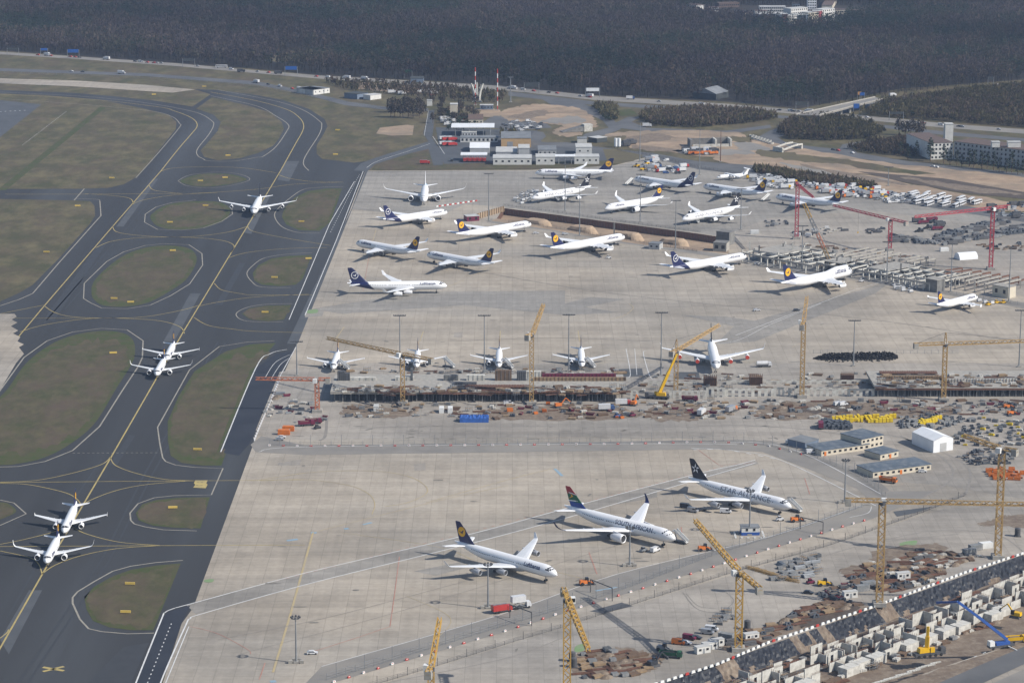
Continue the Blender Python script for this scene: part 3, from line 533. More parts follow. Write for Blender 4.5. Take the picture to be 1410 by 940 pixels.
wl_ = ['low brown thicket between the motorway and the sandy works', 'round thicket inside the loop of the slip road', 'broad brown thicket between the bridge road and the motorway', 'brown scrub beside the long flat roofed hotel', 'small dark thicket at the bend of the slip road', 'long dark hedge bank above the parked vehicles']
for q, l, hh, sp in zip(WOODS, wl_, (6, 6.5, 8, 5, 5, 2.4), (3.4, 3.4, 4, 4, 3.4, 2.3)):
    o, nf = tree_mass('thicket', [q], [], sp, hh, (3.2, YOUNG, PINE), 16, False); tag(o, l, 'thicket')
o, nf = tree_mass('scrub', [[(440, 112), (560, 118), (640, 124), (700, 130), (690, 142), (610, 138), (560, 132), (480, 124)], [(605, 150), (640, 160), (660, 175), (640, 180), (612, 178)], [(690, 182), (715, 180), (712, 190), (690, 190)]], [], 6.5, 6, (1.5, YOUNG, PINE), 14)
tag(o, 'scattered scrub around the sandy lots beside the motorway', 'scrub')
# ================================================================ aircraft
mat('aircraft_white', (0.78, 0.78, 0.78), (0.74, 0.74, 0.75), 0.05, 0.35, spec=0.45)
mat('aircraft_belly', (0.55, 0.56, 0.58), (0.5, 0.51, 0.53), 0.1, 0.4, spec=0.4)
mat('wing_grey', (0.7, 0.71, 0.72), (0.64, 0.65, 0.66), 0.15, 0.4, spec=0.4)
mat('navy', (0.012, 0.016, 0.07), (0.014, 0.018, 0.078), 0.1, 0.35, spec=0.4)
mat('tail_black', (0.012, 0.013, 0.02), (0.015, 0.016, 0.024), 0.1, 0.35)
mat('emblem_yellow', (0.75, 0.4, 0.02), (0.7, 0.37, 0.02), 0.2, 0.4)
mat('emblem_white', (0.8, 0.8, 0.8), (0.75, 0.75, 0.76), 0.2, 0.4)
mat('title_navy', (0.02, 0.025, 0.09), (0.02, 0.025, 0.09), 0.2, 0.4)
mat('title_grey', (0.17, 0.17, 0.2), (0.17, 0.17, 0.2), 0.2, 0.4)
mat('flag_red', (0.34, 0.03, 0.035), (0.3, 0.03, 0.035), 0.2, 0.4)
mat('flag_green', (0.01, 0.1, 0.05), (0.012, 0.11, 0.05), 0.2, 0.4)
mat('flag_blue', (0.015, 0.045, 0.22), (0.015, 0.05, 0.24), 0.2, 0.4)
mat('flag_gold', (0.6, 0.42, 0.08), (0.6, 0.42, 0.08), 0.2, 0.4)
mat('dark_glass', (0.012, 0.014, 0.018), (0.02, 0.022, 0.026), 0.3, 0.12, spec=0.6)
mat('intake_metal', (0.5, 0.5, 0.5), (0.42, 0.42, 0.42), 0.4, 0.3, 0.9)
mat('engine_grey', (0.4, 0.41, 0.43), (0.36, 0.37, 0.39), 0.2, 0.4)
mat('dark_metal', (0.03, 0.03, 0.033), (0.05, 0.05, 0.052), 0.5, 0.5)
mat('rubber_black', (0.015, 0.015, 0.015), (0.025, 0.025, 0.025), 0.5, 0.8)
mat('steel_grey', (0.3, 0.31, 0.32), (0.24, 0.25, 0.26), 0.4, 0.5)
mat('cover_red', (0.55, 0.07, 0.04), (0.45, 0.05, 0.03), 0.4, 0.7)
def text_mesh(txt, h):
    cu = bpy.data.curves.new('lettering', 'FONT'); cu.body = txt; cu.size = 1.0; cu.resolution_u = 2; cu.offset = 0.0 if txt.isupper() else 0.022
    to = bpy.data.objects.new('lettering', cu); COL.objects.link(to)
    dg = bpy.context.evaluated_depsgraph_get(); me = bpy.data.meshes.new_from_object(to.evaluated_get(dg))
    bpy.data.objects.remove(to); bpy.data.curves.remove(cu)
    bm = bmesh.new(); bm.from_mesh(me); bpy.data.meshes.remove(me)
    ys = [v.co.y for v in bm.verts]; y0, y1 = 0.0, max(ys); k = h / (y1 - y0)
    bmesh.ops.scale(bm, vec=(k, k, 1), verts=bm.verts)
    for j in range(1, 8):
        bmesh.ops.bisect_plane(bm, geom=bm.verts[:] + bm.edges[:] + bm.faces[:], plane_co=(0, h * j / 8, 0), plane_no=(0, 1, 0))
    bm.verts.index_update(); V = [tuple(v.co) for v in bm.verts]; Fc = [tuple(v.index for v in f.verts) for f in bm.faces]; bm.free()
    x0 = min(v[0] for v in V); return [(v[0] - x0, v[1]) for v in V], Fc
def flat_text(txt, h): return text_mesh(txt, h)
BIRD = [(-1.0, 0.10), (-0.62, 0.18), (-0.25, 0.02), (0.05, 0.12), (0.3, 0.42), (0.95, 0.55), (0.55, 0.3), (0.42, 0.08), (0.3, -0.12), (0.55, -0.38), (0.2, -0.25), (-0.1, -0.22), (-0.45, -0.02), (-0.8, 0.05)]
TYPES = { # length, radius, centre height, wings, fin, tailplane, engines
 'a320': dict(L=37.6, Rr=2.0, zc=3.75, wl=[(0, -11.2, 7.6, 2.6, .13), (6.2, -14.6, 4.2, 3.2, .12), (16.2, -20.2, 1.7, 4.3, .11)], wt='fence', fin=(-29.6, 6.2, 2.1, -35.0, 11.8), st=(-31.8, 4.2, 1.5, 6.2, -35.2, 4.9), eng=[(5.75, 1.75, -11.6, 1.12, 4.2)], gear=(-5.1, -17.8, 3.8)),
 'a321n': dict(L=40.5, Rr=2.0, zc=3.75, wl=[(0, -12.6, 7.6, 2.6, .13), (6.2, -16, 4.2, 3.2, .12), (16.0, -21.4, 1.8, 4.3, .11)], wt='shark', fin=(-32.4, 6.2, 2.1, -37.8, 11.8), st=(-34.6, 4.2, 1.5, 6.2, -38, 4.9), eng=[(5.75, 1.8, -12.6, 1.28, 4.2)], gear=(-5.1, -19.4, 3.8)),
 'a343': dict(L=63.0, Rr=2.82, zc=5.1, wl=[(0, -19.0, 12.5, 3.6, .13), (9.6, -25.6, 7.6, 4.6, .12), (28.6, -37.6, 2.6, 6.6, .10)], wt='canted', fin=(-50.2, 9.6, 3.4, -59.4, 16.9), st=(-54.0, 6.2, 2.3, 9.7, -59.6, 7.2), eng=[(9.4, 2.7, -22.2, 1.25, 5.4), (19.2, 3.7, -28.6, 1.25, 5.4)], gear=(-6.7, -32.0, 5.3)),
 'a333': dict(L=63.0, Rr=2.82, zc=5.1, wl=[(0, -19.0, 12.5, 3.6, .13), (9.6, -25.6, 7.6, 4.6, .12), (28.6, -37.6, 2.6, 6.6, .10)], wt='canted', fin=(-50.2, 9.6, 3.4, -59.4, 16.9), st=(-54.0, 6.2, 2.3, 9.7, -59.6, 7.2), eng=[(9.4, 2.5, -21.5, 1.5, 6.4)], gear=(-6.7, -32.0, 5.3)),
 'a346': dict(L=74.4, Rr=2.82, zc=5.3, wl=[(0, -24.0, 14, 3.7, .13), (9.8, -31.0, 8.6, 4.7, .12), (30.0, -43.6, 2.8, 6.8, .10)], wt='canted', fin=(-60.4, 10.4, 3.6, -70.4, 17.4), st=(-65.0, 6.6, 2.5, 10.8, -71, 7.5), eng=[(9.4, 2.8, -27.4, 1.6, 6.2), (19.3, 3.8, -34.0, 1.6, 6.2)], gear=(-6.7, -37.4, 5.3)),
 'a359': dict(L=66.4, Rr=3.0, zc=5.3, wl=[(0, -20.0, 13.5, 3.8, .13), (10.2, -27.0, 8.0, 4.9, .12), (29.4, -39.5, 2.8, 7.0, .10)], wt='curved', fin=(-52.8, 9.4, 3.4, -62.6, 17.0), st=(-57.0, 6.4, 2.3, 9.4, -62.6, 7.2), eng=[(10.5, 2.55, -21.5, 2.05, 6.9)], gear=(-6.9, -33.6, 5.4)),
 'b744': dict(L=75.2, Rr=3.25, zc=5.6, wl=[(0, -21.0, 17, 3.8, .13), (12.0, -31.5, 9.4, 5.0, .12), (31.4, -47.0, 3.6, 7.4, .10)], wt='canted', fin=(-58.5, 12.0, 4.0, -69.8, 19.3), st=(-64.5, 8.2, 2.6, 11.0, -71.4, 8.4), eng=[(11.7, 2.6, -26.5, 1.5, 5.8), (21.2, 3.6, -34.5, 1.5, 5.8)], gear=(-8.0, -36.0, 5.5), hump=True),
 'bae': dict(L=30.6, Rr=1.78, zc=2.9, wl=[(0, -11.2, 5.0, 4.6, .14), (5.0, -12.2, 4.2, 4.4, .13), (13.0, -14.4, 2.0, 3.9, .11)], wt='none', fin=(-24.0, 6.0, 4.2, -28.0, 8.6), st=(-27.2, 3.4, 1.7, 5.6, -29.0, 8.6), eng=[(4.3, 3.4, -10.8, 0.62, 2.6), (8.4, 3.3, -11.8, 0.62, 2.6)], gear=(-3.6, -14.0, 2.4), ttail=True),
}
class Body:
    def __init__(s, T):
        s.L, s.R, s.zc = T['L'], T['Rr'], T['zc']; s.hump = T.get('hump')
        s.nl = 1.35 * 2 * s.R; s.ts = s.L * (0.66 if s.L > 30.7 else 0.72)
    def rz(s, x):                     # x negative, from the nose: radius and centre height
        d = -x
        if d < s.nl:
            t = d / s.nl; r = s.R * max(0.03, (1 - (1 - t) ** 2.0)) ** 0.62; return r, s.zc - 0.24 * s.R * (1 - t) ** 2.2
        if d > s.ts:
            t = (d - s.ts) / (s.L - s.ts); r = s.R * (1 - 0.9 * t ** 1.55); top = s.R * (1 - 0.20 * t ** 2); return r, s.zc + top - r
        return s.R, s.zc
    def S(s, x, a, off=0.0):
        r, z = s.rz(x); up = math.cos(a)
        if s.hump and up > 0:
            d = -x; h = 1.75 * max(0, min(1, (d - 1.0) / 5.0)) ** 0.8 * max(0, min(1, (27 - d) / 9.0)) ** 0.9
            if d < 27: return Vector((x, (r + off) * math.sin(a), z + (r + off + h * up ** 0.5) * up))
        return Vector((x, (r + off) * math.sin(a), z + (r + off) * up))
def wing_mesh(secs, side, mi=0, mb=None):
    """secs: (y, x of leading edge, chord, z, thickness ratio, tilt of the section's normal)"""
    mb = mb or MB(); prof = [(0, 0), (0.03, .32), (0.12, .55), (0.35, .62), (0.65, .38), (1, .03), (1, -.03), (0.65, -.25), (0.35, -.38), (0.12, -.36), (0.03, -.22)]
    V = []; n = len(prof)
    for (y, x, c, z, t, a) in secs:
        for (u, v) in prof:
            h = v * t * c; V.append((x - u * c, side * (y - h * math.sin(a)), z + h * math.cos(a)))
    Fc = []
    for k in range(len(secs) - 1):
        for i in range(n):
            q = (k * n + i, k * n + (i + 1) % n, (k + 1) * n + (i + 1) % n, (k + 1) * n + i); Fc.append(q if side < 0 else tuple(reversed(q)))
    e = tuple(range((len(secs) - 1) * n, len(secs) * n)); Fc.append(e if side < 0 else tuple(reversed(e)))
    return mb.add(V, Fc, mi)
def lathe(mb, prof, cx, cy, cz, mi=0, n=16):
    V = [(cx + x, cy + r * math.cos(2 * math.pi * k / n), cz + r * math.sin(2 * math.pi * k / n)) for x, r in prof for k in range(n)]
    Fc = [(j * n + k, j * n + (k + 1) % n, (j + 1) * n + (k + 1) % n, (j + 1) * n + k) for j in range(len(prof) - 1) for k in range(n)]
    return mb.add(V, Fc, mi)
def disc(mb, c, r, mi=0, n=16):
    return mb.add([(c[0], c[1] + r * math.cos(2 * math.pi * k / n), c[2] + r * math.sin(2 * math.pi * k / n)) for k in range(n)], [tuple(range(n))], mi)
def build_aircraft(tp, liv, label, covers=False, grey_engine=False):
    T = TYPES[tp]; B = Body(T); L, Rr, zc = B.L, B.R, B.zc; hx = L / 2
    root = thing('airliner' if tp != 'bae' else 'regional_jet', label, 'airliner')
    def fin_(o, sm=False):            # shift so that the middle of the length is the origin
        for v in o.data.vertices: v.co.x += hx
        return o
    # fuselage
    xs = [0, .05, .15, .35, .7, 1.1, 1.6, 2.2, 2.9, 3.7, 4.6, 5.6, 6.6]; xs = [k * B.nl / 6.6 for k in xs]
    k = xs[-1]
    while k < B.ts: k += 1.6; xs.append(min(k, B.ts))
    nt = int((L - B.ts) / 0.55); xs += [B.ts + (L - B.ts) * (i + 1) / nt for i in range(nt)]
    n = 28; V = [B.S(-x, 2 * math.pi * i / n) for x in xs for i in range(n)]; Fc, I = [], []
    fx, fc, ft, fxt, fz = T['fin']; zroot = zc + Rr * 0.9
    slope = (fx - fxt) / (fz - zroot)
    for j in range(len(xs) - 1):
        for i in range(n):
            q = (j * n + i, (j + 1) * n + i, (j + 1) * n + (i + 1) % n, j * n + (i + 1) % n); Fc.append(q)
            c = sum((V[k] for k in q), Vector()) / 4; m = 0
            if liv in ('old', 'saa', 'star') and c.z < zc - 0.55 * Rr and liv == 'old': m = 1
            if liv == 'new' and c.x < fx + (zroot - c.z) * slope and c.x > -L * 0.962: m = 2
            if liv == 'blank' and c.x < -L * 0.80 and c.z > zc: m = 3
            I.append(m)
    Fc.append(tuple(range((len(xs) - 1) * n, len(xs) * n))); I.append(0); Fc.append(tuple(reversed(range(n)))); I.append(0)
    mat_b = M.get('tail_paleblue') or mat('tail_paleblue', (0.3, 0.42, 0.52), (0.34, 0.45, 0.55), 0.2, 0.4)
    fin_(link('fuselage', V, Fc, ['aircraft_white', 'aircraft_belly', 'navy', 'tail_paleblue'], I, root, True))
    # windows, windscreen
    mb = MB(); step = 1.06; x = -B.nl * 1.15
    while x > -L * 0.80:
        if not (-L * 0.36 < x < -L * 0.345 or -L * 0.6 < x < -L * 0.585):
            for s in (1, -1):
                a0, a1 = s * 1.22, s * 1.36; q = [B.S(x, a0, .03), B.S(x - .5, a0, .03), B.S(x - .5, a1, .03), B.S(x, a1, .03)]
                mb.add(q, [(0, 1, 2, 3) if s > 0 else (3, 2, 1, 0)])
        x -= step
    fin_(mb.obj('window_row', 'dark_glass', root))
    mb = MB(); w0, w1 = (0.40, 0.72) if tp != 'a359' else (0.36, 0.78)
    for s in (1, -1):
        for a0, a1, e in ((0.04, 0.42, 0.0), (0.46, 0.82, 0.05), (0.86, 1.12, 0.14)):
            K = 3
            for j in range(K):
                u0, u1 = a0 + (a1 - a0) * j / K, a0 + (a1 - a0) * (j + 1) / K
                x0, x1 = -B.nl * (w0 + e - 0.13), -B.nl * (w1 + e - 0.2)
                if B.hump: x0, x1 = x0 - 1.2, x1 - 1.2
                q = [B.S(x0, s * u0, .04), B.S(x1, s * u0, .04), B.S(x1, s * u1, .04), B.S(x0, s * u1, .04)]
                mb.add(q, [(0, 1, 2, 3) if s > 0 else (3, 2, 1, 0)])
    fin_(mb.obj('windscreen', 'dark_glass', root))
    # wings with tips
    for s in (1, -1):
        secs = [(y, x, c, z, t, 0.0) for (y, x, c, z, t) in T['wl']]
        wg = fin_(wing_mesh(secs, s).obj('wing', ['wing_grey' if liv != 'saa' else 'aircraft_white'], root, False))
        y, x, c, z, t = T['wl'][-1]; tip = None
        if T['wt'] == 'fence': tip = [(y, x - .3, c * .9, z - .8, .06, 1.45), (y + .02, x - .1, c * .95, z, .07, 1.45), (y + .15, x - .9, c * .5, z + .9, .06, 1.45)]
        if T['wt'] == 'shark': tip = [(y, x, c, z, .1, 0.0), (y + .7, x - .45, c * .85, z + .25, .1, .6), (y + 1.2, x - .9, c * .7, z + 1.0, .09, 1.2), (y + 1.55, x - 2.0, c * .35, z + 2.6, .08, 1.4)]
        if T['wt'] == 'canted': tip = [(y, x, c, z, .09, 0.0), (y + .5, x - .7, c * .85, z + .4, .09, .8), (y + 1.35, x - 2.6, c * .4, z + 2.6, .08, 1.15)]
        if T['wt'] == 'curved': tip = [(y, x, c, z, .09, 0.0), (y + 1.3, x - 1.2, c * .8, z + .45, .09, .4), (y + 2.3, x - 2.6, c * .6, z + 1.5, .08, .9), (y + 2.9, x - 4.6, c * .3, z + 3.6, .08, 1.3)]
        if tip: fin_(wing_mesh(tip, s).obj('winglet', ['navy' if liv == 'saa' else 'aircraft_white'], wg))
        if tp != 'bae':               # flap track fairings
            fm_ = MB()
            for fy in (0.28, 0.45, 0.62):
                yy = fy * y; k = 0 if yy < T['wl'][1][0] else 1; p, q = T['wl'][k], T['wl'][k + 1]; u = (yy - p[0]) / (q[0] - p[0])
                xx = p[1] + (q[1] - p[1]) * u; cc = p[2] + (q[2] - p[2]) * u; zz = p[3] + (q[3] - p[3]) * u
                fm_.bar((xx - cc * .55, s * yy, zz - .25), (xx - cc * 1.18, s * yy, zz - .2), Rr * .14, 0, Rr * .16)
            fin_(fm_.obj('flap_fairing', ['aircraft_belly'], wg))
        # tailplane
        sx, c0, c1, sy, sxt, sz = T['st']; z0 = sz - (0.09 * sy if not T.get('ttail') else 0)
        fin_(wing_mesh([(0.2, sx, c0, z0, .1, 0), (sy, sxt, c1, sz, .09, 0)], s).obj('tailplane', ['aircraft_white'], root))
        # engines
        for (ey, ez, ex, er, el) in T['eng']:
            gm = 'engine_grey' if grey_engine else 'aircraft_white'
            e = MB(); lathe(e, [(-.25 * el * .2, er * .80), (0.0, er * .86), (0.02, er * .93), (-.12 * el, er), (-.45 * el, er * 1.02), (-.75 * el, er * .9), (-el, er * .66)], ex, s * ey, ez, 0)
            lathe(e, [(-.06 * el, er * .8), (0.0, er * .87), (-.03 * el, er * .96)], ex + .02, s * ey, ez, 1)
            eo = fin_(e.obj('engine', [gm, 'intake_metal'], root, True))
            f2 = MB()
            if covers: disc(f2, (ex + .05, s * ey, ez), er * .95); fin_(f2.obj('intake_cover', 'cover_red', eo))
            else: disc(f2, (ex - .05 * el - .1, s * ey, ez), er * .83); fin_(f2.obj('fan', 'dark_metal', eo))
            x2 = MB(); lathe(x2, [(-el, er * .62), (-el * 1.02, er * .6), (-el * 1.12, er * .4), (-el * 1.3, er * .05)], ex, s * ey, ez, 0); fin_(x2.obj('exhaust_cone', 'dark_metal', eo))
            k = 0 if ey < T['wl'][1][0] else 1; p, q = T['wl'][k], T['wl'][k + 1]; u = min(1, (ey - p[0]) / (q[0] - p[0]))
            wx, wz = p[1] + (q[1] - p[1]) * u, p[3] + (q[3] - p[3]) * u
            x3 = MB(); zz = (ez + wz) / 2 + .3; x3.bar((ex - .25 * el, s * ey, ez + er * .8), (wx - 2.2, s * ey, max(wz, ez + er * .7)), .35, 0, max(.5, er * .55)); fin_(x3.obj('pylon', gm, eo))
    # fin
    fr_ = [(zroot - .4, fx + .6, fc + .6), (zroot + (fz - zroot) * .12, fx - slope * (fz - zroot) * .14, fc * .95), (fz - .3, fxt + .1, ft), (fz, fxt - .35, ft * .82)]
    mb = MB(); prof = [(0, 0), (.06, .6), (.3, 1), (.7, .6), (1, .05), (.7, -.6), (.3, -1), (.06, -.6)]; n = 8
    rows = 14; V = []
    def at(z):
        for (za, xa, ca), (zb, xb, cb) in zip(fr_[:-1], fr_[1:]):
            if z <= zb: u = (z - za) / (zb - za); return xa + (xb - xa) * u, ca + (cb - ca) * u
        return fr_[-1][1], fr_[-1][2]
    zs = [fr_[0][0] + (fz - fr_[0][0]) * i / rows for i in range(rows + 1)]
    for z in zs:
        x, c = at(z); V += [(x - u * c, v * c * .045, z) for u, v in prof]
    Fc, I = [], []
    for j in range(rows):
        t = (zs[j] + zs[j + 1]) / 2; t = (t - zroot) / (fz - zroot)
        m = {'old': 0, 'new': 0, 'star': 0, 'blank': 0, 'white': 0}.get(liv, 0)
        if liv == 'saa': m = 2 if t > .62 else (1 if t > .24 else 0)
        for i in range(n): Fc.append((j * n + i, j * n + (i + 1) % n, (j + 1) * n + (i + 1) % n, (j + 1) * n + i)); I.append(m)
    Fc.append(tuple(range(rows * n, rows * n + n))); I.append(2 if liv == 'saa' else 0)
    fmats = {'old': ['navy'], 'new': ['navy'], 'star': ['tail_black'], 'saa': ['flag_blue', 'flag_green', 'flag_red'], 'blank': ['aircraft_white'], 'white': ['aircraft_white'], 'dark': ['tail_black']}[liv]
    fo = fin_(link('tail_fin', V, Fc, fmats, I, root))
    zm = zroot + (fz - zroot) * (.52 if liv != 'new' else .48); x, c = at(zm); xm = x - c * .5; er = (fz - zroot) * .25
    em = MB(); thick = c * .047
    for s in (1, -1):
        fl = lambda pts: pts if s < 0 else list(reversed(pts))
        y = s * thick
        def poly(pts, mi, off): em.add(fl([(xm - (-px_) * er, y + s * off, zm + pz * er) for px_, pz in pts]), [tuple(range(len(pts)))], mi)
        circ = [(math.cos(2 * math.pi * k / 20), math.sin(2 * math.pi * k / 20)) for k in range(20)]
        if liv == 'old': poly(circ, 0, .02); poly([(p * .78, q * .95 - .1) for p, q in (BIRD if s < 0 else [(-a, b) for a, b in reversed(BIRD)])], 1, .06)
        if liv == 'new':
            for k in range(20):
                a, b = circ[k], circ[(k + 1) % 20]; poly([(a[0] * .84, a[1] * .84), (a[0], a[1]), (b[0], b[1]), (b[0] * .84, b[1] * .84)][::-1], 2, .03)
            poly([(p * .68, q * .85 - .08) for p, q in (BIRD if s < 0 else [(-a, b) for a, b in reversed(BIRD)])], 2, .03)
        if liv == 'star':
            for k in range(5):
                a = math.pi / 2 + 2 * math.pi * k / 5
                tip = (1.12 * math.cos(a), 1.12 * math.sin(a)); l = (.55 * math.cos(a + .5), .55 * math.sin(a + .5)); r_ = (.28 * math.cos(a - .6), .28 * math.sin(a - .6)); c_ = (.3 * math.cos(a + .2), .3 * math.sin(a + .2))
                poly([tip, l, c_], 2, .03); poly([tip, c_, r_], 2, .03)
        if liv == 'saa':
            x2, c2 = at(zroot + (fz - zroot) * .62)
            poly([(-.95, -.55), (.25, .05), (-.5, .55), (-.25, .05)], 0, .03)
            poly([(-1.2, -1.08), (1.45, -.82), (1.42, -.66), (-1.22, -.92)], 2, .03); poly([(-1.0, .62), (1.05, .46), (1.02, .6), (-1.0, .78)], 2, .03)
    if em.v: fin_(em.obj('emblem', ['emblem_yellow', 'navy', 'emblem_white'], fo))
    # titles on both sides
    ttl = {'old': ('Lufthansa', .125, 'title_navy', Rr * .72, 1.0), 'new': ('Lufthansa', .115, 'title_navy', Rr * .5, .95), 'star': ('STAR ALLIANCE', .17, 'title_grey', Rr * .98, 1.12), 'saa': ('SOUTH AFRICAN', .17, 'title_navy', Rr * .78, 1.05)}.get(liv)
    if tp == 'b744' and ttl: ttl = ('Lufthansa', .13, 'title_navy', Rr * .6, .95)
    if ttl:
        tv, tf = text_mesh(ttl[0], ttl[3]); wd = max(v[0] for v in tv); mb = MB(); k = 1.0
        if liv == 'star': k = L * .48 / wd
        if liv == 'saa': k = L * .33 / wd
        if liv in ('old', 'new'): k = L * (.155 if L > 50 else .2) / wd
        for s in (1, -1):
            q = []
            for u, v in tv:
                d = u * k if s > 0 else (wd - u) * k
                q.append(B.S(-L * ttl[1] - d, s * (ttl[4] - (v - ttl[3] / 2) / Rr), .035))
            mb.add(q, tf)
        fin_(mb.obj('title_lettering', ttl[2], root))
    # undercarriage
    gx, mx, my = T['gear']; wr = Rr * .2
    def gear(nm, x, y, bog):
        g = MB(); r0, z0 = B.rz(x); g.cyl((x, y, wr), (x, y * .92, z0 - r0 * .55), Rr * .075, 1, 8)
        for dx in bog:
            for dy in (-.3 * Rr / 2.8, .3 * Rr / 2.8): g.cyl((x + dx, y + dy * 1.9 - .18, wr), (x + dx, y + dy * 1.9 + .18, wr), wr, 0, 10)
        fin_(g.obj(nm, ['rubber_black', 'steel_grey'], root))
    big = Rr > 2.5
    gear('nose_gear', gx, 0, (0,))
    for s in (1, -1): gear('main_gear', mx, s * my, (-.75, .75) if big else (0,))
    if big:                            # belly fairing
        bf = MB(); lathe(bf, [(0, .1), (-2, Rr * .72), (-5, Rr * .95), (-12, Rr * .98), (-17, Rr * .7), (-20, .1)], T['wl'][0][1] + 1.5, 0, zc - Rr * .42, 0, 18); fin_(bf.obj('belly_fairing', 'aircraft_belly', root, True))
    return root
AIR = [
 # type, livery, nose, tail cone (photo points), label, group, options
 ('a343', 'old', (766.9, 790.6), (626.5, 743.2), 'white four engined airliner with navy tail and yellow disc, nearest to the red fuel truck'),
 ('a359', 'saa', (929.9, 741.6), (777.2, 694.7), 'white twin engined airliner with red, green and blue tail fin'),
 ('a343', 'star', (1089.5, 697.9), (948, 656.2), 'large white airliner with black star tail fin beside the small white cabin'),
 ('a320', 'old', (88, 732.5), (105.3, 689.8), 'short white airliner on the taxiway close behind one with tall wing tips, lower pair'),
 ('a321n', 'old', (63.8, 774), (79.2, 738.3), 'white airliner with tall wing tips leading the lower taxiing pair'),
 ('a321n', 'old', (215.5, 516), (225.7, 493.6), 'white airliner leading the taxiing pair between the two long grass islands'),
 ('a320', 'old', (229.6, 494.3), (240.4, 468.7), 'white airliner following close behind another between the two long grass islands'),
 ('a343', 'dark', (349.1, 292.7), (359.3, 267.1), 'white four engined airliner with dark fin taxiing alone past the upper grass islands'),
 ('a359', 'blank', (583.4, 276.5), (586, 252), 'white airliner with white fin facing the camera at the top of the apron'),
 ('a333', 'new', (615.7, 292.6), (527.2, 301.5), 'white airliner with all navy tail just below the white finned one, nose to the right'),
 ('a346', 'old', (731.3, 309), (627.7, 321.6), 'long white airliner with yellow tail disc beside the left end of the sandy trench'),
 ('a333', 'old', (490.5, 335.2), (577, 342.5), 'airliner with navy and yellow tail, nose left, nearest to the taxiway'),
 ('a333', 'old', (588, 351), (678.3, 359), 'airliner with navy and yellow tail, nose left, just right of its twin'),
 ('a343', 'new', (615.5, 394), (478, 390), 'white airliner with all navy tail standing side on with a tow bar at its nose'),
 ('a346', 'old', (860, 326.8), (757.4, 341.3), 'long white airliner with yellow tail disc parked along the middle of the sandy trench'),
 ('a346', 'new', (1027.5, 353.3), (922, 367.4), 'long white airliner with all navy tail by the right end of the sandy trench'),
 ('b744', 'old', (1172.7, 373.8), (1075.3, 388.9), 'jumbo jet with humped upper deck and yellow tail disc'),
 ('a320', 'old', (1348, 409.8), (1286.9, 422), 'small airliner with navy and yellow tail parked alone at the right edge of the apron'),
 ('a343', 'old', (737.2, 238.7), (845.8, 235), 'white airliner with yellow tail disc in front of the low white station buildings'),
 ('a333', 'new', (873.4, 247), (949, 253.5), 'airliner with all navy tail and boarding stairs at its nose'),
 ('a343', 'star', (733, 273.2), (813.8, 256), 'white airliner with black star tail nearest to the station buildings'),
 ('a359', 'old', (833.4, 287.2), (913.6, 269.4), 'white twin engined airliner with navy and yellow tail between two black tailed ones'),
 ('a333', 'old', (968.5, 257.2), (1045.3, 265), 'grey white airliner with navy and yellow tail beside the small four engined jet'),
 ('a343', 'star', (939.8, 302.6), (1019, 283.4), 'white airliner with black star tail right behind the sheet pile trench'),
 ('bae', 'white', (987, 244.5), (1030, 238.5), 'small all white jet with high tail and four tiny engines'),
 ('a333', 'old', (1068.3, 271.3), (1145.5, 277.5), 'airliner with navy and yellow tail behind the first red tower crane'),
 ('a320', 'old', (458.5, 507), (466.5, 480), 'white airliner facing the deck, nearest to the dark service road'),
 ('a320', 'old', (573.4, 504.5), (575.5, 480), 'white airliner partly behind the long yellow crane jib'),
 ('a320', 'old', (686.6, 504.5), (687.6, 476.8), 'white airliner facing the deck just left of the tall yellow crane mast'),
 ('a320', 'old', (801.3, 503.7), (799.7, 475.6), 'white airliner facing the deck right of the tall yellow crane mast'),
 ('a343', 'dark', (986.4, 506), (978.2, 465), 'white four engined airliner with red covers on its engine intakes'),
]
for i, (tp, lv, nz, tl_, lab) in enumerate(AIR):
    T = TYPES[tp]; zn, zt = T['zc'] - .24 * T['Rr'], T['zc'] + .7 * T['Rr']
    a, b = P(*nz, zn), P(*tl_, zt); d = a - b; d.z = 0; m = d.length; s = m / T['L']
    key = (tp, lv, i == 30, i in (0, 2))
    front = abs(d.normalized().y) > 0.8
    hid = i in (11, 12, 19, 22, 25)      # their tail cones hide behind the fin
    s2 = 1.0 if front or hid else min(1.2, max(0.9, s))
    rz = math.atan2(d.y, d.x) if not hid else R(137)
    u = Vector((math.cos(rz), math.sin(rz), 0))
    ctr = (a - u * T['L'] * s2 / 2) if front or hid else (a + b) / 2
    if front and i in (3, 28, 29): ctr -= u * 2.5
    if i in (4, 5): ctr += u * 2.4
    if key not in PROTO:
        o = PROTO[key] = build_aircraft(tp, lv, lab, covers=i == 30, grey_engine=i in (0, 2))
    else: o = clone(PROTO[key])
    o.location = (ctr.x, ctr.y, 0.06); o.rotation_euler = (0, 0, rz); o.scale = (1.13 if front and i in (3, 28, 29) else .88 if i in (4, 5) else s2, s2, s2); o['label'] = lab
    o['group'] = 'airliners parked on the apron' if i not in (3, 4, 5, 6, 7) else 'airliners on the taxiway'
    if False: print('AIR', i, tp, 'measured %.1f of %.1f' % (m, T['L']), 'heading %.0f' % math.degrees(rz))
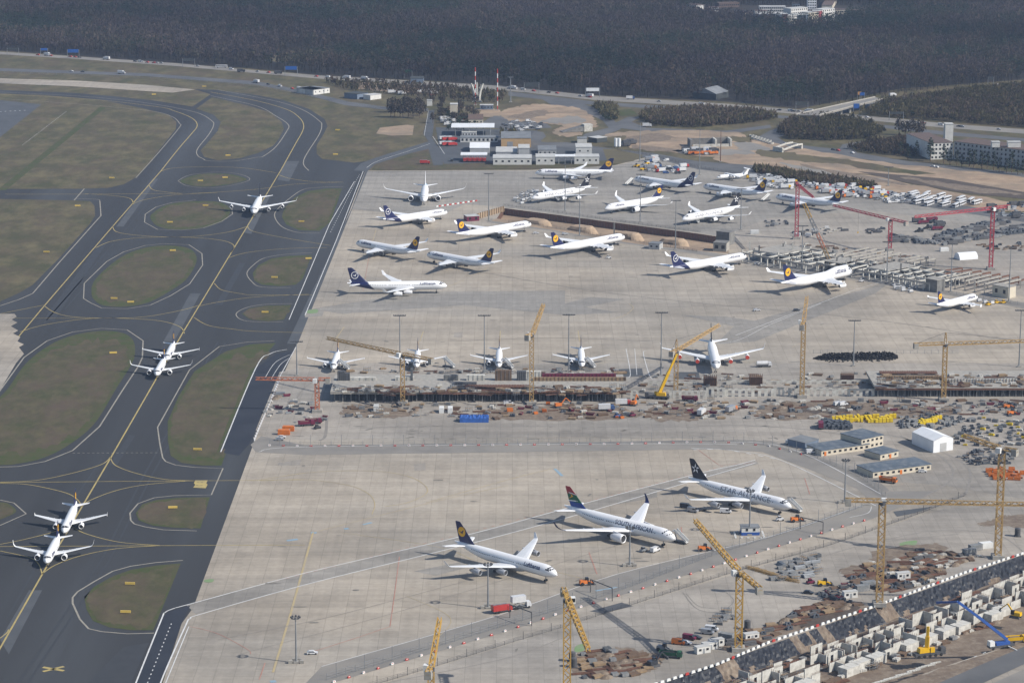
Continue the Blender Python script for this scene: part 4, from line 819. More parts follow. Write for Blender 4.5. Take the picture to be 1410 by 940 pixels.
# ================================================================ cranes, masts, fences
mat('crane_yellow', (0.5, 0.31, 0.075), (0.42, 0.25, 0.06), 0.5, 0.5)
mat('crane_ochre', (0.44, 0.29, 0.12), (0.36, 0.235, 0.1), 0.5, 0.5)
mat('crane_red', (0.42, 0.06, 0.075), (0.36, 0.06, 0.075), 0.5, 0.5)
mat('crane_orange', (0.5, 0.17, 0.08), (0.42, 0.14, 0.07), 0.5, 0.5)
mat('bright_yellow', (0.68, 0.4, 0.01), (0.6, 0.35, 0.01), 0.5, 0.4)
mat('white_paint', (0.72, 0.72, 0.7), (0.62, 0.62, 0.6), 0.4, 0.5)
mat('concrete_block', (0.36, 0.34, 0.3), (0.27, 0.255, 0.23), 0.5)
mat('concrete_pale', (0.56, 0.545, 0.5), (0.47, 0.455, 0.41), 0.3, c3=(0.36, 0.345, 0.31), scale3=0.5)
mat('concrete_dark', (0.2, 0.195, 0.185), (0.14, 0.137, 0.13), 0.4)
mat('galvanised', (0.27, 0.285, 0.3), (0.2, 0.21, 0.22), 0.4, 0.5, 0.3)
mat('dark_steel', (0.06, 0.062, 0.066), (0.09, 0.09, 0.095), 0.6, 0.6)
mat('rust', (0.17, 0.085, 0.055), (0.11, 0.06, 0.042), 0.7)
mat('timber', (0.3, 0.215, 0.13), (0.22, 0.155, 0.095), 0.6)
mat('timber_dark', (0.16, 0.105, 0.07), (0.11, 0.075, 0.05), 0.6)
mat('red_paint', (0.45, 0.05, 0.04), (0.38, 0.045, 0.035), 0.5, 0.5)
mat('orange_paint', (0.6, 0.17, 0.03), (0.52, 0.14, 0.025), 0.5, 0.5)
mat('blue_paint', (0.03, 0.09, 0.32), (0.03, 0.08, 0.27), 0.5, 0.5)
mat('blue_sign', (0.02, 0.1, 0.36), (0.02, 0.09, 0.32), 0.5, 0.5)
mat('green_paint', (0.03, 0.11, 0.06), (0.03, 0.09, 0.05), 0.5, 0.6)
mat('maroon', (0.16, 0.02, 0.05), (0.13, 0.02, 0.045), 0.5, 0.5)
def lattice(mb, a, b, wd, th=0.22, bay=None, mi=0, taper=1.0, tri=False):
    a, b = Vector(a), Vector(b); d = b - a; L = d.length; d.normalize()
    up = Vector((0, 0, 1)) if abs(d.z) < .9 else Vector((0, 1, 0))
    s = d.cross(up).normalized(); u = s.cross(d).normalized(); n = max(2, int(L / (bay or wd * 1.05)))
    def pt(i, k):
        w_ = wd * (1 + (taper - 1) * i / n) / 2; c = [(-1, -1), (1, -1), (1, 1), (-1, 1)] if not tri else [(-1, -1), (1, -1), (0, .9)]
        return a + d * (L * i / n) + s * (c[k][0] * w_) + u * (c[k][1] * w_)
    K = 3 if tri else 4
    for k in range(K):
        mb.bar(pt(0, k), pt(n, k), th, mi)
        for i in range(n):
            j = (k + 1) % K
            mb.bar(pt(i, k), pt(i + 1, j), th * .8, mi) if i % 2 else mb.bar(pt(i, j), pt(i + 1, k), th * .8, mi)
    return mb
def tower_crane(label, base, top, tip, tipz=0.0, back=None, col='crane_ochre', w_=2.1, luff=False, base_h=1.6, hook=True, group=None, cab='white_paint', peak=5.0):
    g = P(*base); zt = z_at(g, top[1]); t = P(tip[0], tip[1], zt + tipz)
    o = thing('tower_crane', label, 'tower crane', g, 0, group or 'tower cranes on the building sites')
    loc = lambda v: Vector(v) - g
    MB().box((0, 0, base_h / 2), (5.2, 5.2, base_h)).obj('base_block', 'concrete_block', o)
    m = MB(); lattice(m, (0, 0, base_h), (0, 0, zt - .6), w_, .38); m.obj('mast', col, o)
    MB().cyl((0, 0, zt - .8), (0, 0, zt + .4), w_ * .62, 0, 12).obj('slewing_ring', 'dark_steel', o)
    tv = loc(t); top_ = Vector((0, 0, zt + .9)); hd = Vector((tv.x, tv.y, 0)).normalized(); side = Vector((-hd.y, hd.x, 0))
    j = MB(); lattice(j, top_ + hd * 1.2, tv + Vector((0, 0, .9)), 1.9 if not luff else 1.8, .3, 2.4, taper=.75, tri=not luff); j.obj('jib', col, o)
    bl = (loc(P(back[0], back[1], zt + 1)).length if back else 12); bl = min(24, max(7, abs(Vector((loc(P(back[0], back[1], zt + 1)).x, loc(P(back[0], back[1], zt + 1)).y, 0)).length) if back else 9))
    bk = top_ - hd * bl
    c = MB(); lattice(c, top_ - hd * .8, bk, 1.5, .22, 2.0); c.box(tuple((top_ + bk) / 2 + Vector((0, 0, -.5))), (bl, 1.4, .2), 0, math.atan2(hd.y, hd.x)); c.obj('counter_jib', col, o)
    MB().box(tuple(bk + hd * 1.2 + Vector((0, 0, -.9))), (2.4, 2.6, 3.0), 0, math.atan2(hd.y, hd.x)).obj('counterweight', 'concrete_block', o)
    cb = MB().box(tuple(top_ + side * 2.0 + hd * .8 + Vector((0, 0, -.6))), (2.2, 1.6, 2.3), 0, math.atan2(hd.y, hd.x)).obj('cab', cab, o)
    MB().box(tuple(top_ + side * 2.0 + hd * 1.95 + Vector((0, 0, -.3))), (.12, 1.3, 1.3), 0, math.atan2(hd.y, hd.x)).obj('window', 'dark_glass', cb)
    if peak:
        pk = top_ + Vector((0, 0, peak)); q = MB(); lattice(q, top_, pk, 1.4, .2, 1.8, taper=.3); q.obj('tower_peak', col, o)
        s = MB(); s.bar(pk, top_ + (tv - top_) * .62 + Vector((0, 0, 1.4)), .12); s.bar(pk, bk, .12); s.obj('stay_cable', 'dark_steel', o)
    if hook:
        hp = top_ + (tv - top_) * (.55 if not luff else .98); hz = max(3.0, hp.z * .35)
        hk = MB().bar((hp.x, hp.y, hp.z), (hp.x, hp.y, hz), .09).obj('hook_cable', 'dark_steel', o)
        MB().box((hp.x, hp.y, hz - .5), (.8, .5, 1.1)).obj('hook_block', 'bright_yellow', hk)
    return o
tower_crane('ochre tower crane rising in front of the concrete deck, long jib pointing left', (554.6, 556), (552, 489), (450, 467), 0, (581, 498), peak=0, hook=False)
tower_crane('tallest yellow tower crane standing in front of the deck with raised jib', (732, 556), (731, 462), (748.5, 421), 13, (727, 463), luff=True, peak=0, hook=False)
tower_crane('yellow tower crane left of the long heap of tyres, jib raised', (1104, 547), (1104, 445), (1111, 411), 10, (1103, 449), luff=True, peak=0, hook=False)
tower_crane('yellow tower crane in the right deck with long level jib to the right', (1299, 551), (1299, 475), (1450, 470), 0, (1262, 476), peak=6, hook=False)
tower_crane('short orange tower crane left of the deck reaching over the dark road', (437, 567), (437, 524), (352, 523), 0, (447.6, 523), col='crane_orange', peak=0, hook=False)
tower_crane('big yellow tower crane at the bottom edge with lowered jib', (780.5, 962), (779, 826), (810, 897), 0, (773, 810), luff=True, w_=2.6, peak=0, hook=False, col='crane_yellow')
tower_crane('yellow crane at the bottom edge of which only cab and raised jib show', (594, 1000), (596, 921), (605.5, 854), 12, (592, 926), luff=True, peak=0, hook=False, col='crane_yellow')
tower_crane('yellow tower crane beside the row of parked vans with jib to upper left', (1016.5, 895), (1016.6, 790), (957, 719), 6, (1031, 811), luff=True, w_=2.6, peak=0, hook=False, col='crane_yellow')
tower_crane('yellow tower crane with white cab above the pit, long level jib to the right', (1210.6, 833), (1213.6, 692), (1440, 697), 0, (1165, 684), w_=2.5, peak=0, hook=False)
tower_crane('tall yellow tower crane near the right edge rising past the orange stacks', (1373.7, 768), (1371.5, 620), (1326, 602), 3, (1378, 622), w_=2.5, luff=True, peak=0, hook=False)
tower_crane('yellow tower crane beside the mobile crane with jib behind the red covered airliner', (930.5, 544), (930, 484), (990.4, 448.7), 2, (916, 484), peak=6, hook=False)
for l, b_, t_, j_, k_ in (('red tower crane standing left of the other two, jib hanging to the right', (1096.6, 329), (1096.6, 255), (1120, 273), (1094, 252)),
                          ('red tower crane in the middle of three, jib pointing left', (1225, 345), (1225.4, 303), (1147, 284), (1243, 307)),
                          ('red tower crane nearest the right edge, rising over the white beams', (1364, 371), (1363.7, 288), (1259, 300), (1395, 285))):
    tower_crane(l, b_, t_, j_, 0, k_, 'crane_red', 2.3, peak=0, group='red tower cranes by the right yard', hook=l.startswith('red tower crane in the middle'))
# crawler crane and mobile cranes
def crawler(label, base, tip, cols, tipz_h, rz):
    g = P(*base); o = thing('crawler_crane', label, 'crane', g, rz)
    z = z_at(g, tip[1]) * .97; t = P(tip[0], tip[1], z) - g; t = Matrix.Rotation(-rz, 3, 'Z') @ t
    for s in (1, -1): MB().box((0, s * 2.4, .6), (7.5, 1.1, 1.2), taper=.9).obj('track', 'dark_steel', o)
    MB().box((-1, 0, 2.4), (7, 3.2, 2.4)).obj('upper_body', 'crane_yellow', o); MB().box((2.4, 1.2, 2.6), (1.6, 1.3, 2)).obj('cab', 'white_paint', o)
    for k, cm in enumerate(cols):
        a, b = Vector((1.5, 0, 2.2)).lerp(t, k / len(cols)), Vector((1.5, 0, 2.2)).lerp(t, (k + 1) / len(cols))
        q = MB(); lattice(q, a, b, 1.9, .24, 2.2); q.obj('boom', cm, o)
    MB().bar((-3, 0, 4), t, .12).obj('cable', 'dark_steel', o)
crawler('lattice boom crawler crane in orange, grey blue and yellow behind the jumbo jet', (1146, 367), (1107, 280), ('crane_ochre', 'crane_orange', 'galvanised', 'crane_yellow'), 0, 2.4)
def mobile(label, base, tip, rz, w_=1.5, zf=.98, body='bright_yellow'):
    g = P(*base); o = thing('mobile_crane', label, 'crane', g, rz); z = z_at(g, tip[1]) * zf
    t = Matrix.Rotation(-rz, 3, 'Z') @ (P(tip[0], tip[1], z) - g)
    MB().box((0, 0, 1.3), (13, 2.8, 1.3)).box((5.6, 0, 2.6), (2.2, 2.7, 1.5), taper=.85).obj('carrier', 'dark_steel', o)
    for i in range(5):
        for s in (1, -1): MB().cyl((-5 + i * 2.4, s * 1.05, .65), (-5 + i * 2.4, s * 1.5, .65), .65, 0, 12).obj('wheel', 'rubber_black', o)
    MB().box((-2.2, 0, 2.9), (5, 2.6, 1.8), taper=.9).obj('superstructure', body, o); MB().box((.8, -1.0, 2.9), (1.8, 1.1, 1.9)).obj('cab', body, o)
    m = (t - Vector((-1, 0, 3.2)))
    b = MB(); b.bar((-1, 0, 3.2), Vector((-1, 0, 3.2)) + m * .55, w_, 0); b.bar(Vector((-1, 0, 3.2)) + m * .5, t, w_ * .7, 0); b.obj('boom', body, o)
mobile('bright yellow mobile crane with boom raised to the right beside a white wall', (905, 549), (932, 487), 2.9)
mobile('yellow mobile crane standing in the soil beside the excavation with short boom', (1279, 903), (1278, 862), .35, 1.5)
# concrete pump with folded blue arm
g = P(1378, 892); o = thing('concrete_pump', 'truck mounted concrete pump with a long bent blue arm beside the excavation', 'concrete pump', g, .35)
MB().box((0, 0, 1.2), (11, 2.5, .8)).obj('chassis', 'dark_steel', o); MB().box((-4.4, 0, 2.4), (2.2, 2.5, 2.2), taper=.9).obj('cab', 'white_paint', o); MB().box((0.5, 0, 2.2), (6, 2.2, 1.2)).obj('pump_body', 'blue_paint', o)
for i in (-4, 0.5, 2, 3.6):
    for s in (1, -1): MB().cyl((i, s * .95, .55), (i, s * 1.25, .55), .55, 0, 12).obj('wheel', 'rubber_black', o)
for s in (1, -1): MB().bar((2.5, s * 1.2, 1.0), (4.5, s * 4.5, .1), .35).obj('outrigger', 'white_paint', o)
rt = lambda p: Matrix.Rotation(-.35, 3, 'Z') @ (p - g)
pts = [Vector((2.5, 0, 3.4)), rt(P(1346, 848, 15)), rt(P(1319, 828, 22)), rt(P(1290, 829, 17))]
for p0, p1, ww in zip(pts[:-1], pts[1:], (1.1, 1.0, .8)): MB().bar(p0, p1, ww).obj('arm', 'blue_paint', o)
# ---- light masts
def light_mast(base, top, label, head='bar', n=8, wdt=6.5, blocks=True, col='galvanised'):
    g = P(*base); z = z_at(g, top[1]); o = thing('light_mast', label, 'light mast', g, 0, 'tall light masts')
    MB().cyl((0, 0, .3), (0, 0, z), .42, 0, 10, .2).obj('pole', col, o)
    MB().box((0, 0, .35), (2.0, 2.0, .7)).obj('foundation', 'concrete_block', o)
    if head == 'bar':
        MB().box((0, 0, z - .3), (wdt, .35, .35)).obj('crossbar', col, o); xs = [(-wdt / 2 + wdt * i / (n - 1), 0) for i in range(n)]
    elif head == 'ring':
        q = MB(); xs = [(1.7 * math.cos(2 * math.pi * i / n), 1.7 * math.sin(2 * math.pi * i / n)) for i in range(n)]
        for i in range(n): q.bar((xs[i][0], xs[i][1], z - .4), (xs[(i + 1) % n][0], xs[(i + 1) % n][1], z - .4), .25)
        q.bar((-1.7, 0, z - .4), (1.7, 0, z - .4), .2); q.obj('lamp_ring', col, o)
    else: xs = []
    for (x, y) in xs:
        MB().box((x, y - .25, z + .05), (.62, .75, .5)).obj('floodlight', 'dark_steel', o)
    if blocks:
        for sx, sy in ((-2.2, -.5), (2.2, -.4), (1.2, 2), (-1, 2.1)): MB().box((sx, sy, .6), (1.5, 1.3, 1.2)).obj('ballast_block', 'concrete_block', o)
    return o
for b_, t_, l in (((673, 304), (672, 239), 'light mast at the left end of the sheet pile trench'), ((778, 291), (777, 226), 'light mast behind the trench in front of the black tailed airliner'), ((798, 325), (797, 258), 'light mast before the trench above the yellow tailed airliner'),
                  ((881.5, 306), (881, 240), 'light mast in front of the middle of the twin engined navy tailed airliner'), ((881, 223), (881, 168), 'light mast behind the all navy tailed airliner with stairs'), ((930, 344), (929, 276), 'light mast just behind the tail of the all navy finned airliner by the trench end'),
                  ((963, 241), (963, 178), 'light mast between the vehicle cluster and the small white jet'), ((1020, 317), (1020, 260), 'light mast at the tail of the black finned airliner by the trench'), ((1104, 371), (1103, 311), 'light mast behind the nose of the jumbo jet'),
                  ((1221, 389), (1221, 333), 'light mast in front of the dark unfinished terminal hall'), ((1309, 402), (1309, 336), 'light mast above the small airliner at the right'), ((1389, 416), (1390, 340), 'light mast right of the small airliner'),
                  ((1223, 256), (1223, 230), 'light mast on the sandy ground above the parked vehicles'), ((1403, 505), (1403, 427), 'light mast at the right edge beside the yellow jib'), ((409, 517), (410, 470), 'light mast beside the dark service road'),
                  ((551, 513), (551, 434), 'light mast behind the airliner crossed by the crane jib'), ((667, 515), (666, 434), 'light mast left of the airliner beside the tallest crane'), ((783, 511), (782, 433), 'light mast beside the fourth small airliner facing the deck'),
                  ((910, 517), (911, 430), 'light mast left of the airliner with red engine covers'), ((1175, 504), (1175, 441), 'slim light mast standing behind the heap of tyres')):
    light_mast(b_, t_, l, blocks=False, n=8)
light_mast((992, 223), (992, 180), 'brown weathered mast behind the small white jet', head='none', blocks=False, col='rust')
for b_, t_, l in (((408, 912), (409, 849), 'light mast with lamp ring at the bottom left of the apron'), ((672, 837), (672.5, 776), 'light mast in front of the wing of the nearest navy tailed airliner'), ((867, 779), (867, 726), 'light mast in front of the airliner with the colourful fin'),
                  ((1032, 736), (1032, 675), 'light mast rising from the white cabin'), ((1163, 692), (1163, 633), 'light mast beside the bend of the haul road')):
    light_mast(b_, t_, l, 'ring', 8, blocks=not l.endswith('cabin'))
mat('mast_white', (0.7, 0.7, 0.7), (0.6, 0.6, 0.6), 0.3); 
for b_, t_, l in (((654.5, 145), (653.5, 93), 'red and white radio mast beside the ribbed memorial'), ((685, 152), (684.5, 95), 'red and white radio mast standing apart right of the memorial')):
    g = P(*b_); z = z_at(g, t_[1]); o = thing('radio_mast', l, 'mast', g); n = 9
    q = MB()
    for k in range(n): q.cyl((0, 0, z * k / n), (0, 0, z * (k + 1) / n), .48, k % 2, 8)
    q.obj('pole', ['red_paint', 'mast_white'], o); MB().box((0, 0, .4), (3, 3, .8)).obj('foundation', 'concrete_block', o)
light_mast((703, 141), (703, 106), 'floodlight mast with a big lamp ring by the motorway', 'ring', 8, blocks=False).scale = (1.6, 1.6, 1)
# ---- fences, barriers
def dens(pts, step):
    g = [P(*q) for q in pts]; out = []; acc = 0
    for a, b in zip(g[:-1], g[1:]):
        L = (b - a).length; s = acc
        while s < L: out.append((a.lerp(b, s / L), math.atan2((b - a).y, (b - a).x))); s += step
        acc = s - L
    return out
def fence(label, pts, step=6.0, h=2.2, col='galvanised', tall=0, th=.07):
    sp = smooth(pts, n=3) if len(pts) > 2 else pts; g = [P(*q) for q in sp]; o0 = g[0]
    o = thing('wire_fence', label, 'fence', o0); m = MB()
    for a, b in zip(g[:-1], g[1:]):
        for z in (.3, h * .35, h * .68, h): m.bar(a - o0 + Vector((0, 0, z)), b - o0 + Vector((0, 0, z)), th)
    m.obj('wire_panel', col, o); d = dens(sp, step)[:100]
    pm = MB().box((0, 0, h / 2), (.14, .14, h)).obj('post', col, o); pm.location = d[0][0] - o0
    for k, (p, r) in enumerate(d[1:]):
        c = pm.copy(); COL.objects.link(c); setp(c, o); c.location = p - o0
        if tall and k % tall == 0: c.scale = (1.3, 1.3, 2.1)
F1 = [(371, 612), (420, 613), (620, 612), (860, 610), (956, 607.5), (1006, 608), (1058, 613), (1110, 626), (1150, 641), (1184, 656), (1219, 684)]
F2 = [(450, 936), (553, 905), (703, 859), (842, 817), (981, 765), (1058, 741), (1190, 697)]
F2b = [(460, 939), (545, 913), (628, 889), (703, 867), (766, 846), (836, 825), (956, 789), (1056, 757), (1154, 727), (1201, 714)]
F3 = [(505, 946), (623, 910), (706, 884), (773, 864), (906, 821), (1003, 790), (1059, 774), (1141, 751), (1216, 725), (1269, 706), (1330, 682)]
fence('long wire fence along the haul road below the deck yard', F1, 5.2, 2.6, tall=3)
fence('wire fence along the haul road in front of the three nearest airliners', F2, 4.6, 2.8, tall=3)
fence('dark cable fence along the lower edge of the haul road', F3, 5.0, 1.6, 'dark_steel', tall=3)
fence('dark fence along the front of the sheet pile trench', [(700, 306), (760, 314), (830, 326), (900, 337), (960, 347)], 4, 1.8, 'dark_steel')
fence('fence in front of the unfinished terminal frames', [(1003, 352), (1060, 362), (1150, 378), (1230, 392), (1330, 408), (1430, 424)], 5, 2.4)
fence('fence behind the long heap of tyres', [(1120, 486.5), (1320, 487)], 4, 2.2)
fence('motorway side fence above the taxiways', [(-30, 100), (100, 104), (240, 110), (353, 120), (420, 132), (520, 150)], 10, 2.6)
fence('dark fence beside the road behind the station', [(850, 207), (900, 215), (963, 231), (1040, 244)], 5, 2.0, 'dark_steel')
fence('fence along the service road behind the trench', [(694, 283), (775, 294), (880, 309), (965, 320)], 4, 1.6, 'dark_steel')
def barrier_build(c1, c2, d=(1.4, .5, .75)):
    def f():
        o = thing('road_barrier', 'x', 'barrier'); MB().box((0, 0, d[2] / 2), d, taper=.75).obj('barrier_body', c1, o); MB().box((0, 0, d[2] * .72), (d[0] * .45, d[1] * 1.02, d[2] * .3)).obj('reflector_band', c2, o); return o
    return f
def barrier_row(pts, step, label, group, kinds, pair=0, jit=0):
    for k, (p, r) in enumerate(dens(pts, step)):
        key, b = kinds[k % len(kinds)]
        put(key, b, p + Vector((0, 0, .06)), r + random.uniform(-jit, jit), label if isinstance(label, str) else label[k % len(label)], group)
W, Rd = ('bar_w', barrier_build('white_paint', 'red_paint')), ('bar_r', barrier_build('red_paint', 'white_paint'))
barrier_row(F2b, 7.2, ['white and red road barrier in the row along the middle of the haul road', 'red and white road barrier in the row along the middle of the haul road'], 'barriers along the middle of the haul road', [W, Rd], jit=.2)
barrier_row([(a, b + 1.6) for a, b in F1[:8]], 7.0, ['white and red road barrier at the foot of the deck yard fence', 'red and white road barrier at the foot of the deck yard fence'], 'barriers along the deck yard fence', [W, Rd], jit=.2)
BW, BR = ('big_w', barrier_build('white_paint', 'white_paint', (2.1, .5, .95))), ('big_r', barrier_build('red_paint', 'red_paint', (1.9, .5, .95)))
barrier_row([(885, 948), (921, 937), (988.5, 915), (1059, 885), (1146.5, 855), (1209, 834), (1269, 811.5), (1326, 790), (1371, 775), (1420, 759)], 3.3, ['white barrier element lining the top of the excavation'] * 7 + ['red barrier element lining the top of the excavation'], 'barriers lining the top of the excavation', [BW] * 7 + [BR])
barrier_row([(602, 285), (657, 277)], 2.6, ['white barrier element in the row left of the trench', 'red barrier element in the row left of the trench'], 'barriers left of the trench', [BW, BR])
barrier_row([(350, 604), (357, 588), (372, 555), (386, 522)], 5.0, 'white barrier beside the dark service road', 'barriers beside the dark service road', [W])
# portal frames over the haul road
for a, b, l in (((813, 815), (843, 827), 'dark height limit portal over the haul road by the nearest airliner nose'), ((1102, 728), (1133, 735), 'dark height limit portal over the haul road near the black tailed airliner'), ((702, 850), (732, 861), 'dark height limit portal beside the red fuel truck')):
    p, q = P(*a), P(*b); o = thing('height_portal', l, 'portal', p); d = q - p
    for v in (Vector((0, 0, 0)), d): MB().bar(v, v + Vector((0, 0, 5.6)), .32).obj('post', 'dark_steel', o)
    MB().bar(Vector((0, 0, 5.6)), d + Vector((0, 0, 5.6)), .32).obj('beam', 'dark_steel', o)
# guidance signs on the grass
mat('sign_yellow', (0.7, 0.5, 0.12), (0.6, 0.42, 0.1), 0.4, 0.5); mat('sign_orange', (0.6, 0.3, 0.1), (0.5, 0.25, 0.08), 0.4, 0.5)
def tw_sign():
    o = thing('taxiway_sign', 'x', 'sign'); MB().box((0, 0, .75), (4.2, .35, 1.0)).obj('sign_panel', 'sign_yellow', o)
    for x in (-1.5, 0, 1.5): MB().box((x, 0, .13), (.2, .2, .25)).obj('foot', 'dark_steel', o)
    return o
SG = [(179, 805, 'near the bottom of the lowest grass island'), (173, 844, 'lowest on the bottom grass island'), (238, 700, 'on the small island below the yellow block'), (272, 620, 'near the foot of the long right grass island'), (156, 487, 'at the top of the long left grass island'), (157, 412, 'at the foot of the oval island'), (180, 417, 'at the lower right of the oval island'), (238, 346, 'at the top of the oval island'), (64, 348, 'on the grass left of the taxiway'), (107, 284.5, 'at the upper corner of the left grass'), (234, 307, 'on the left of the rounded island'), (283, 284, 'on the right of the rounded island'), (276, 250, 'on the small lens shaped island'), (310, 245.5, 'at the right of the lens shaped island'),
      (415, 306, 'on the island beside the lone taxiing airliner'), (425, 357, 'at the upper corner of the right grass island'), (378, 383, 'low on the right grass island'), (365, 431, 'on the smallest grass island'), (465, 180, 'on the grass right of the upper bend'), (462, 213.5, 'on the grass corner below the upper bend'), (314, 215, 'on the grass between the two upper bends'), (212, 131, 'on the grass below the concrete strip'), (154, 246, 'at the corner of the upper left grass'), (281, 120, 'near the end of the concrete strip')]
for x, y, l in SG: put('tws', tw_sign, P(x, y) + Vector((0, 0, .05)), random.uniform(-.15, .15), 'low yellow taxiway sign ' + l, 'taxiway guidance signs')
# ================================================================ buildings and structures
mat('plaster_white', (0.62, 0.61, 0.58), (0.54, 0.53, 0.5), 0.3); mat('plaster_cream', (0.56, 0.5, 0.4), (0.5, 0.45, 0.36), 0.3); mat('plaster_grey', (0.44, 0.44, 0.43), (0.37, 0.37, 0.365), 0.3)
mat('beige_metal', (0.5, 0.33, 0.17), (0.44, 0.29, 0.15), 0.3); mat('roof_grey', (0.2, 0.21, 0.22), (0.15, 0.16, 0.17), 0.2); mat('roof_light', (0.48, 0.48, 0.46), (0.4, 0.4, 0.39), 0.2); mat('roof_blue', (0.1, 0.125, 0.155), (0.075, 0.095, 0.12), 0.15, c3=(0.16, 0.18, 0.2), scale3=.3)
mat('roof_brown', (0.13, 0.09, 0.075), (0.1, 0.075, 0.065), 0.4); mat('roof_dark', (0.06, 0.068, 0.068), (0.045, 0.05, 0.05), 0.3); mat('sheet_white', (0.75, 0.76, 0.77), (0.68, 0.69, 0.7), 0.2, 0.5); mat('facade_red', (0.3, 0.06, 0.07), (0.26, 0.055, 0.06), 0.3); mat('facade_blue', (0.16, 0.2, 0.26), (0.13, 0.165, 0.22), 0.3)
def frame_at(p0, p1, name, label, cat, group=None):
    a, b = P(*p0), P(*p1); o = thing(name, label, cat, a, math.atan2(b.y - a.y, b.x - a.x), group); return o, (b - a).length
def windows(o, W_, h, rows, n, ww=1.3, wh=1.1, y=-.03, z0=None, m='dark_glass', end=None):
    proto = None
    for r in range(rows):
        z = (z0 if z0 is not None else h / rows * .55) + r * h / rows
        for k in range(n):
            x = W_ * (k + .5) / n
            if proto is None: w = proto = MB().box((0, 0, 0), (ww, .08, wh)).obj('window', m, o)
            else: w = proto.copy(); COL.objects.link(w); setp(w, o)
            w.location = (x, y, z)
def block(name, label, cat, p0, p1, depth, h, wall='plaster_white', roof='roof_light', win=None, door=None, group=None, over=.25, gable=0, extra=None):
    o, W_ = frame_at(p0, p1, name, label, cat, group)
    wb = MB().box((W_ / 2, depth / 2, h / 2), (W_, depth, h)); wo = wb.obj('wall', wall, o)
    r = MB()
    if gable:
        e, t = over, .25
        r.add([(-e, -e, h), (W_ + e, -e, h), (W_ + e, depth / 2, h + gable), (-e, depth / 2, h + gable), (W_ + e, depth + e, h), (-e, depth + e, h)], [(0, 1, 2, 3), (3, 2, 4, 5), (0, 3, 5), (1, 4, 2)])
    else: r.box((W_ / 2, depth / 2, h + .15), (W_ + 2 * over, depth + 2 * over, .3))
    r.obj('roof', roof, o)
    if win: windows(o, W_, h, *win)
    if door: MB().box((W_ * door[0], -.04, door[2] / 2), (door[1], .1, door[2])).obj('door', door[3], o)
    return o, W_
def canopy(label, p0, p1, depth, h, roof='roof_light', ncol=4, t=.6):
    o, W_ = frame_at(p0, p1, 'canopy', label, 'canopy')
    MB().box((W_ / 2, depth / 2, h), (W_ + 1, depth, t)).obj('roof', roof, o)
    for k in range(ncol):
        for y in (.8, depth - .8): MB().cyl((W_ * (k + .5) / ncol, y, 0), (W_ * (k + .5) / ncol, y, h - t / 2), .25).obj('column', 'steel_grey', o)
    return o
B_ = block
B_('fire_station', 'long low white station building with small dark windows at the apron edge', 'building', (679, 227), (732, 227), 20, 5.5, win=(1, 6, 1.8, 1.5))
B_('station_building', 'low white station block with plain front between two canopies', 'building', (738, 227), (764, 227), 18, 6.5, win=(1, 3, 1.6, 1.4))
B_('station_building', 'white cubic station block at the right end with upper floor set back', 'building', (791, 226), (825, 226), 16, 6, win=(1, 4, 1.5, 1.5))
B_('station_building', 'white upper block standing behind the right end of the station', 'building', (793, 214), (815, 214), 22, 7, win=(1, 2, 1.4, 1.2))
B_('station_building', 'light grey middle block rising behind the long low station', 'building', (714, 217), (729, 217), 22, 8, 'plaster_grey')
B_('station_building', 'grey roofed rear block of the station right of the middle block', 'building', (741, 214), (766, 214), 26, 4.5, 'plaster_grey', 'roof_grey', win=(1, 4, 1.4, 1.2))
B_('station_building', 'small pale rear block left of the middle block of the station', 'building', (683, 216), (712, 216), 30, 4, 'plaster_grey', 'roof_light')
B_('hall', 'beige fronted hall with grey roof behind the station', 'hall', (690, 203), (731, 203), 40, 8, 'beige_metal', 'roof_grey', door=(.3, 5, 5, 'steel_grey'))
B_('shed', 'long grey shed with garage doors beyond the car park', 'shed', (634, 196), (686, 196), 14, 4, 'plaster_white', 'roof_grey', win=(1, 9, 1.8, 2.0))
B_('hall', 'white hall with shallow gabled roof beside the fire trucks', 'hall', (647, 211), (674, 211), 32, 4.5, 'plaster_grey', 'sheet_white', gable=2.6)
canopy('white canopy sheltering the red fire trucks', (635, 222), (670, 222), 14, 5.2, 'sheet_white')
canopy('large pale flat canopy behind the long grey shed', (622, 187), (680, 187), 26, 7.5, 'sheet_white', 6)
canopy('white canopy linking the two station blocks', (765, 226), (791, 226), 10, 6.5, 'sheet_white', 3)
B_('kiosk', 'small white building under the large flat canopy', 'kiosk', (636, 188), (656, 188), 8, 3.6, win=(1, 5, 1.4, 1.2))
B_('house', 'brown roofed house behind the large canopy', 'house', (645, 172), (665, 172), 16, 5, 'plaster_cream', 'roof_brown', win=(1, 4, 1.3, 1.2), gable=4)
B_('silo_block', 'pale windowless tower block among the parked lorries', 'tower', (620, 160), (630, 160), 10, 11, 'plaster_cream')
B_('site_container', 'pale blue container office behind the memorial', 'container', (661, 151), (679, 151), 8, 4, 'facade_blue', 'roof_light', win=(1, 4, 1.3, 1.1))
B_('gatehouse', 'small white gatehouse at the end of the perimeter road', 'gatehouse', (588, 146), (595, 146), 5, 5.5)
B_('warehouse', 'grey warehouse with pale end wall beside the perimeter road', 'warehouse', (408, 128), (431, 131), 16, 5, 'plaster_grey', 'roof_grey'); 
B_('warehouse', 'light fronted warehouse end beside the perimeter road', 'warehouse', (432, 131), (454, 128), 22, 5, 'plaster_white', 'roof_grey', win=(1, 4, 1.2, 1.2))
B_('shed', 'dark shed beside the right of the perimeter warehouse', 'shed', (474, 135), (492, 137), 16, 5, 'facade_blue', 'roof_dark')
B_('shed', 'white shed at the bend of the perimeter road', 'shed', (510, 138), (525, 136), 10, 4.5, 'plaster_white', 'roof_light')
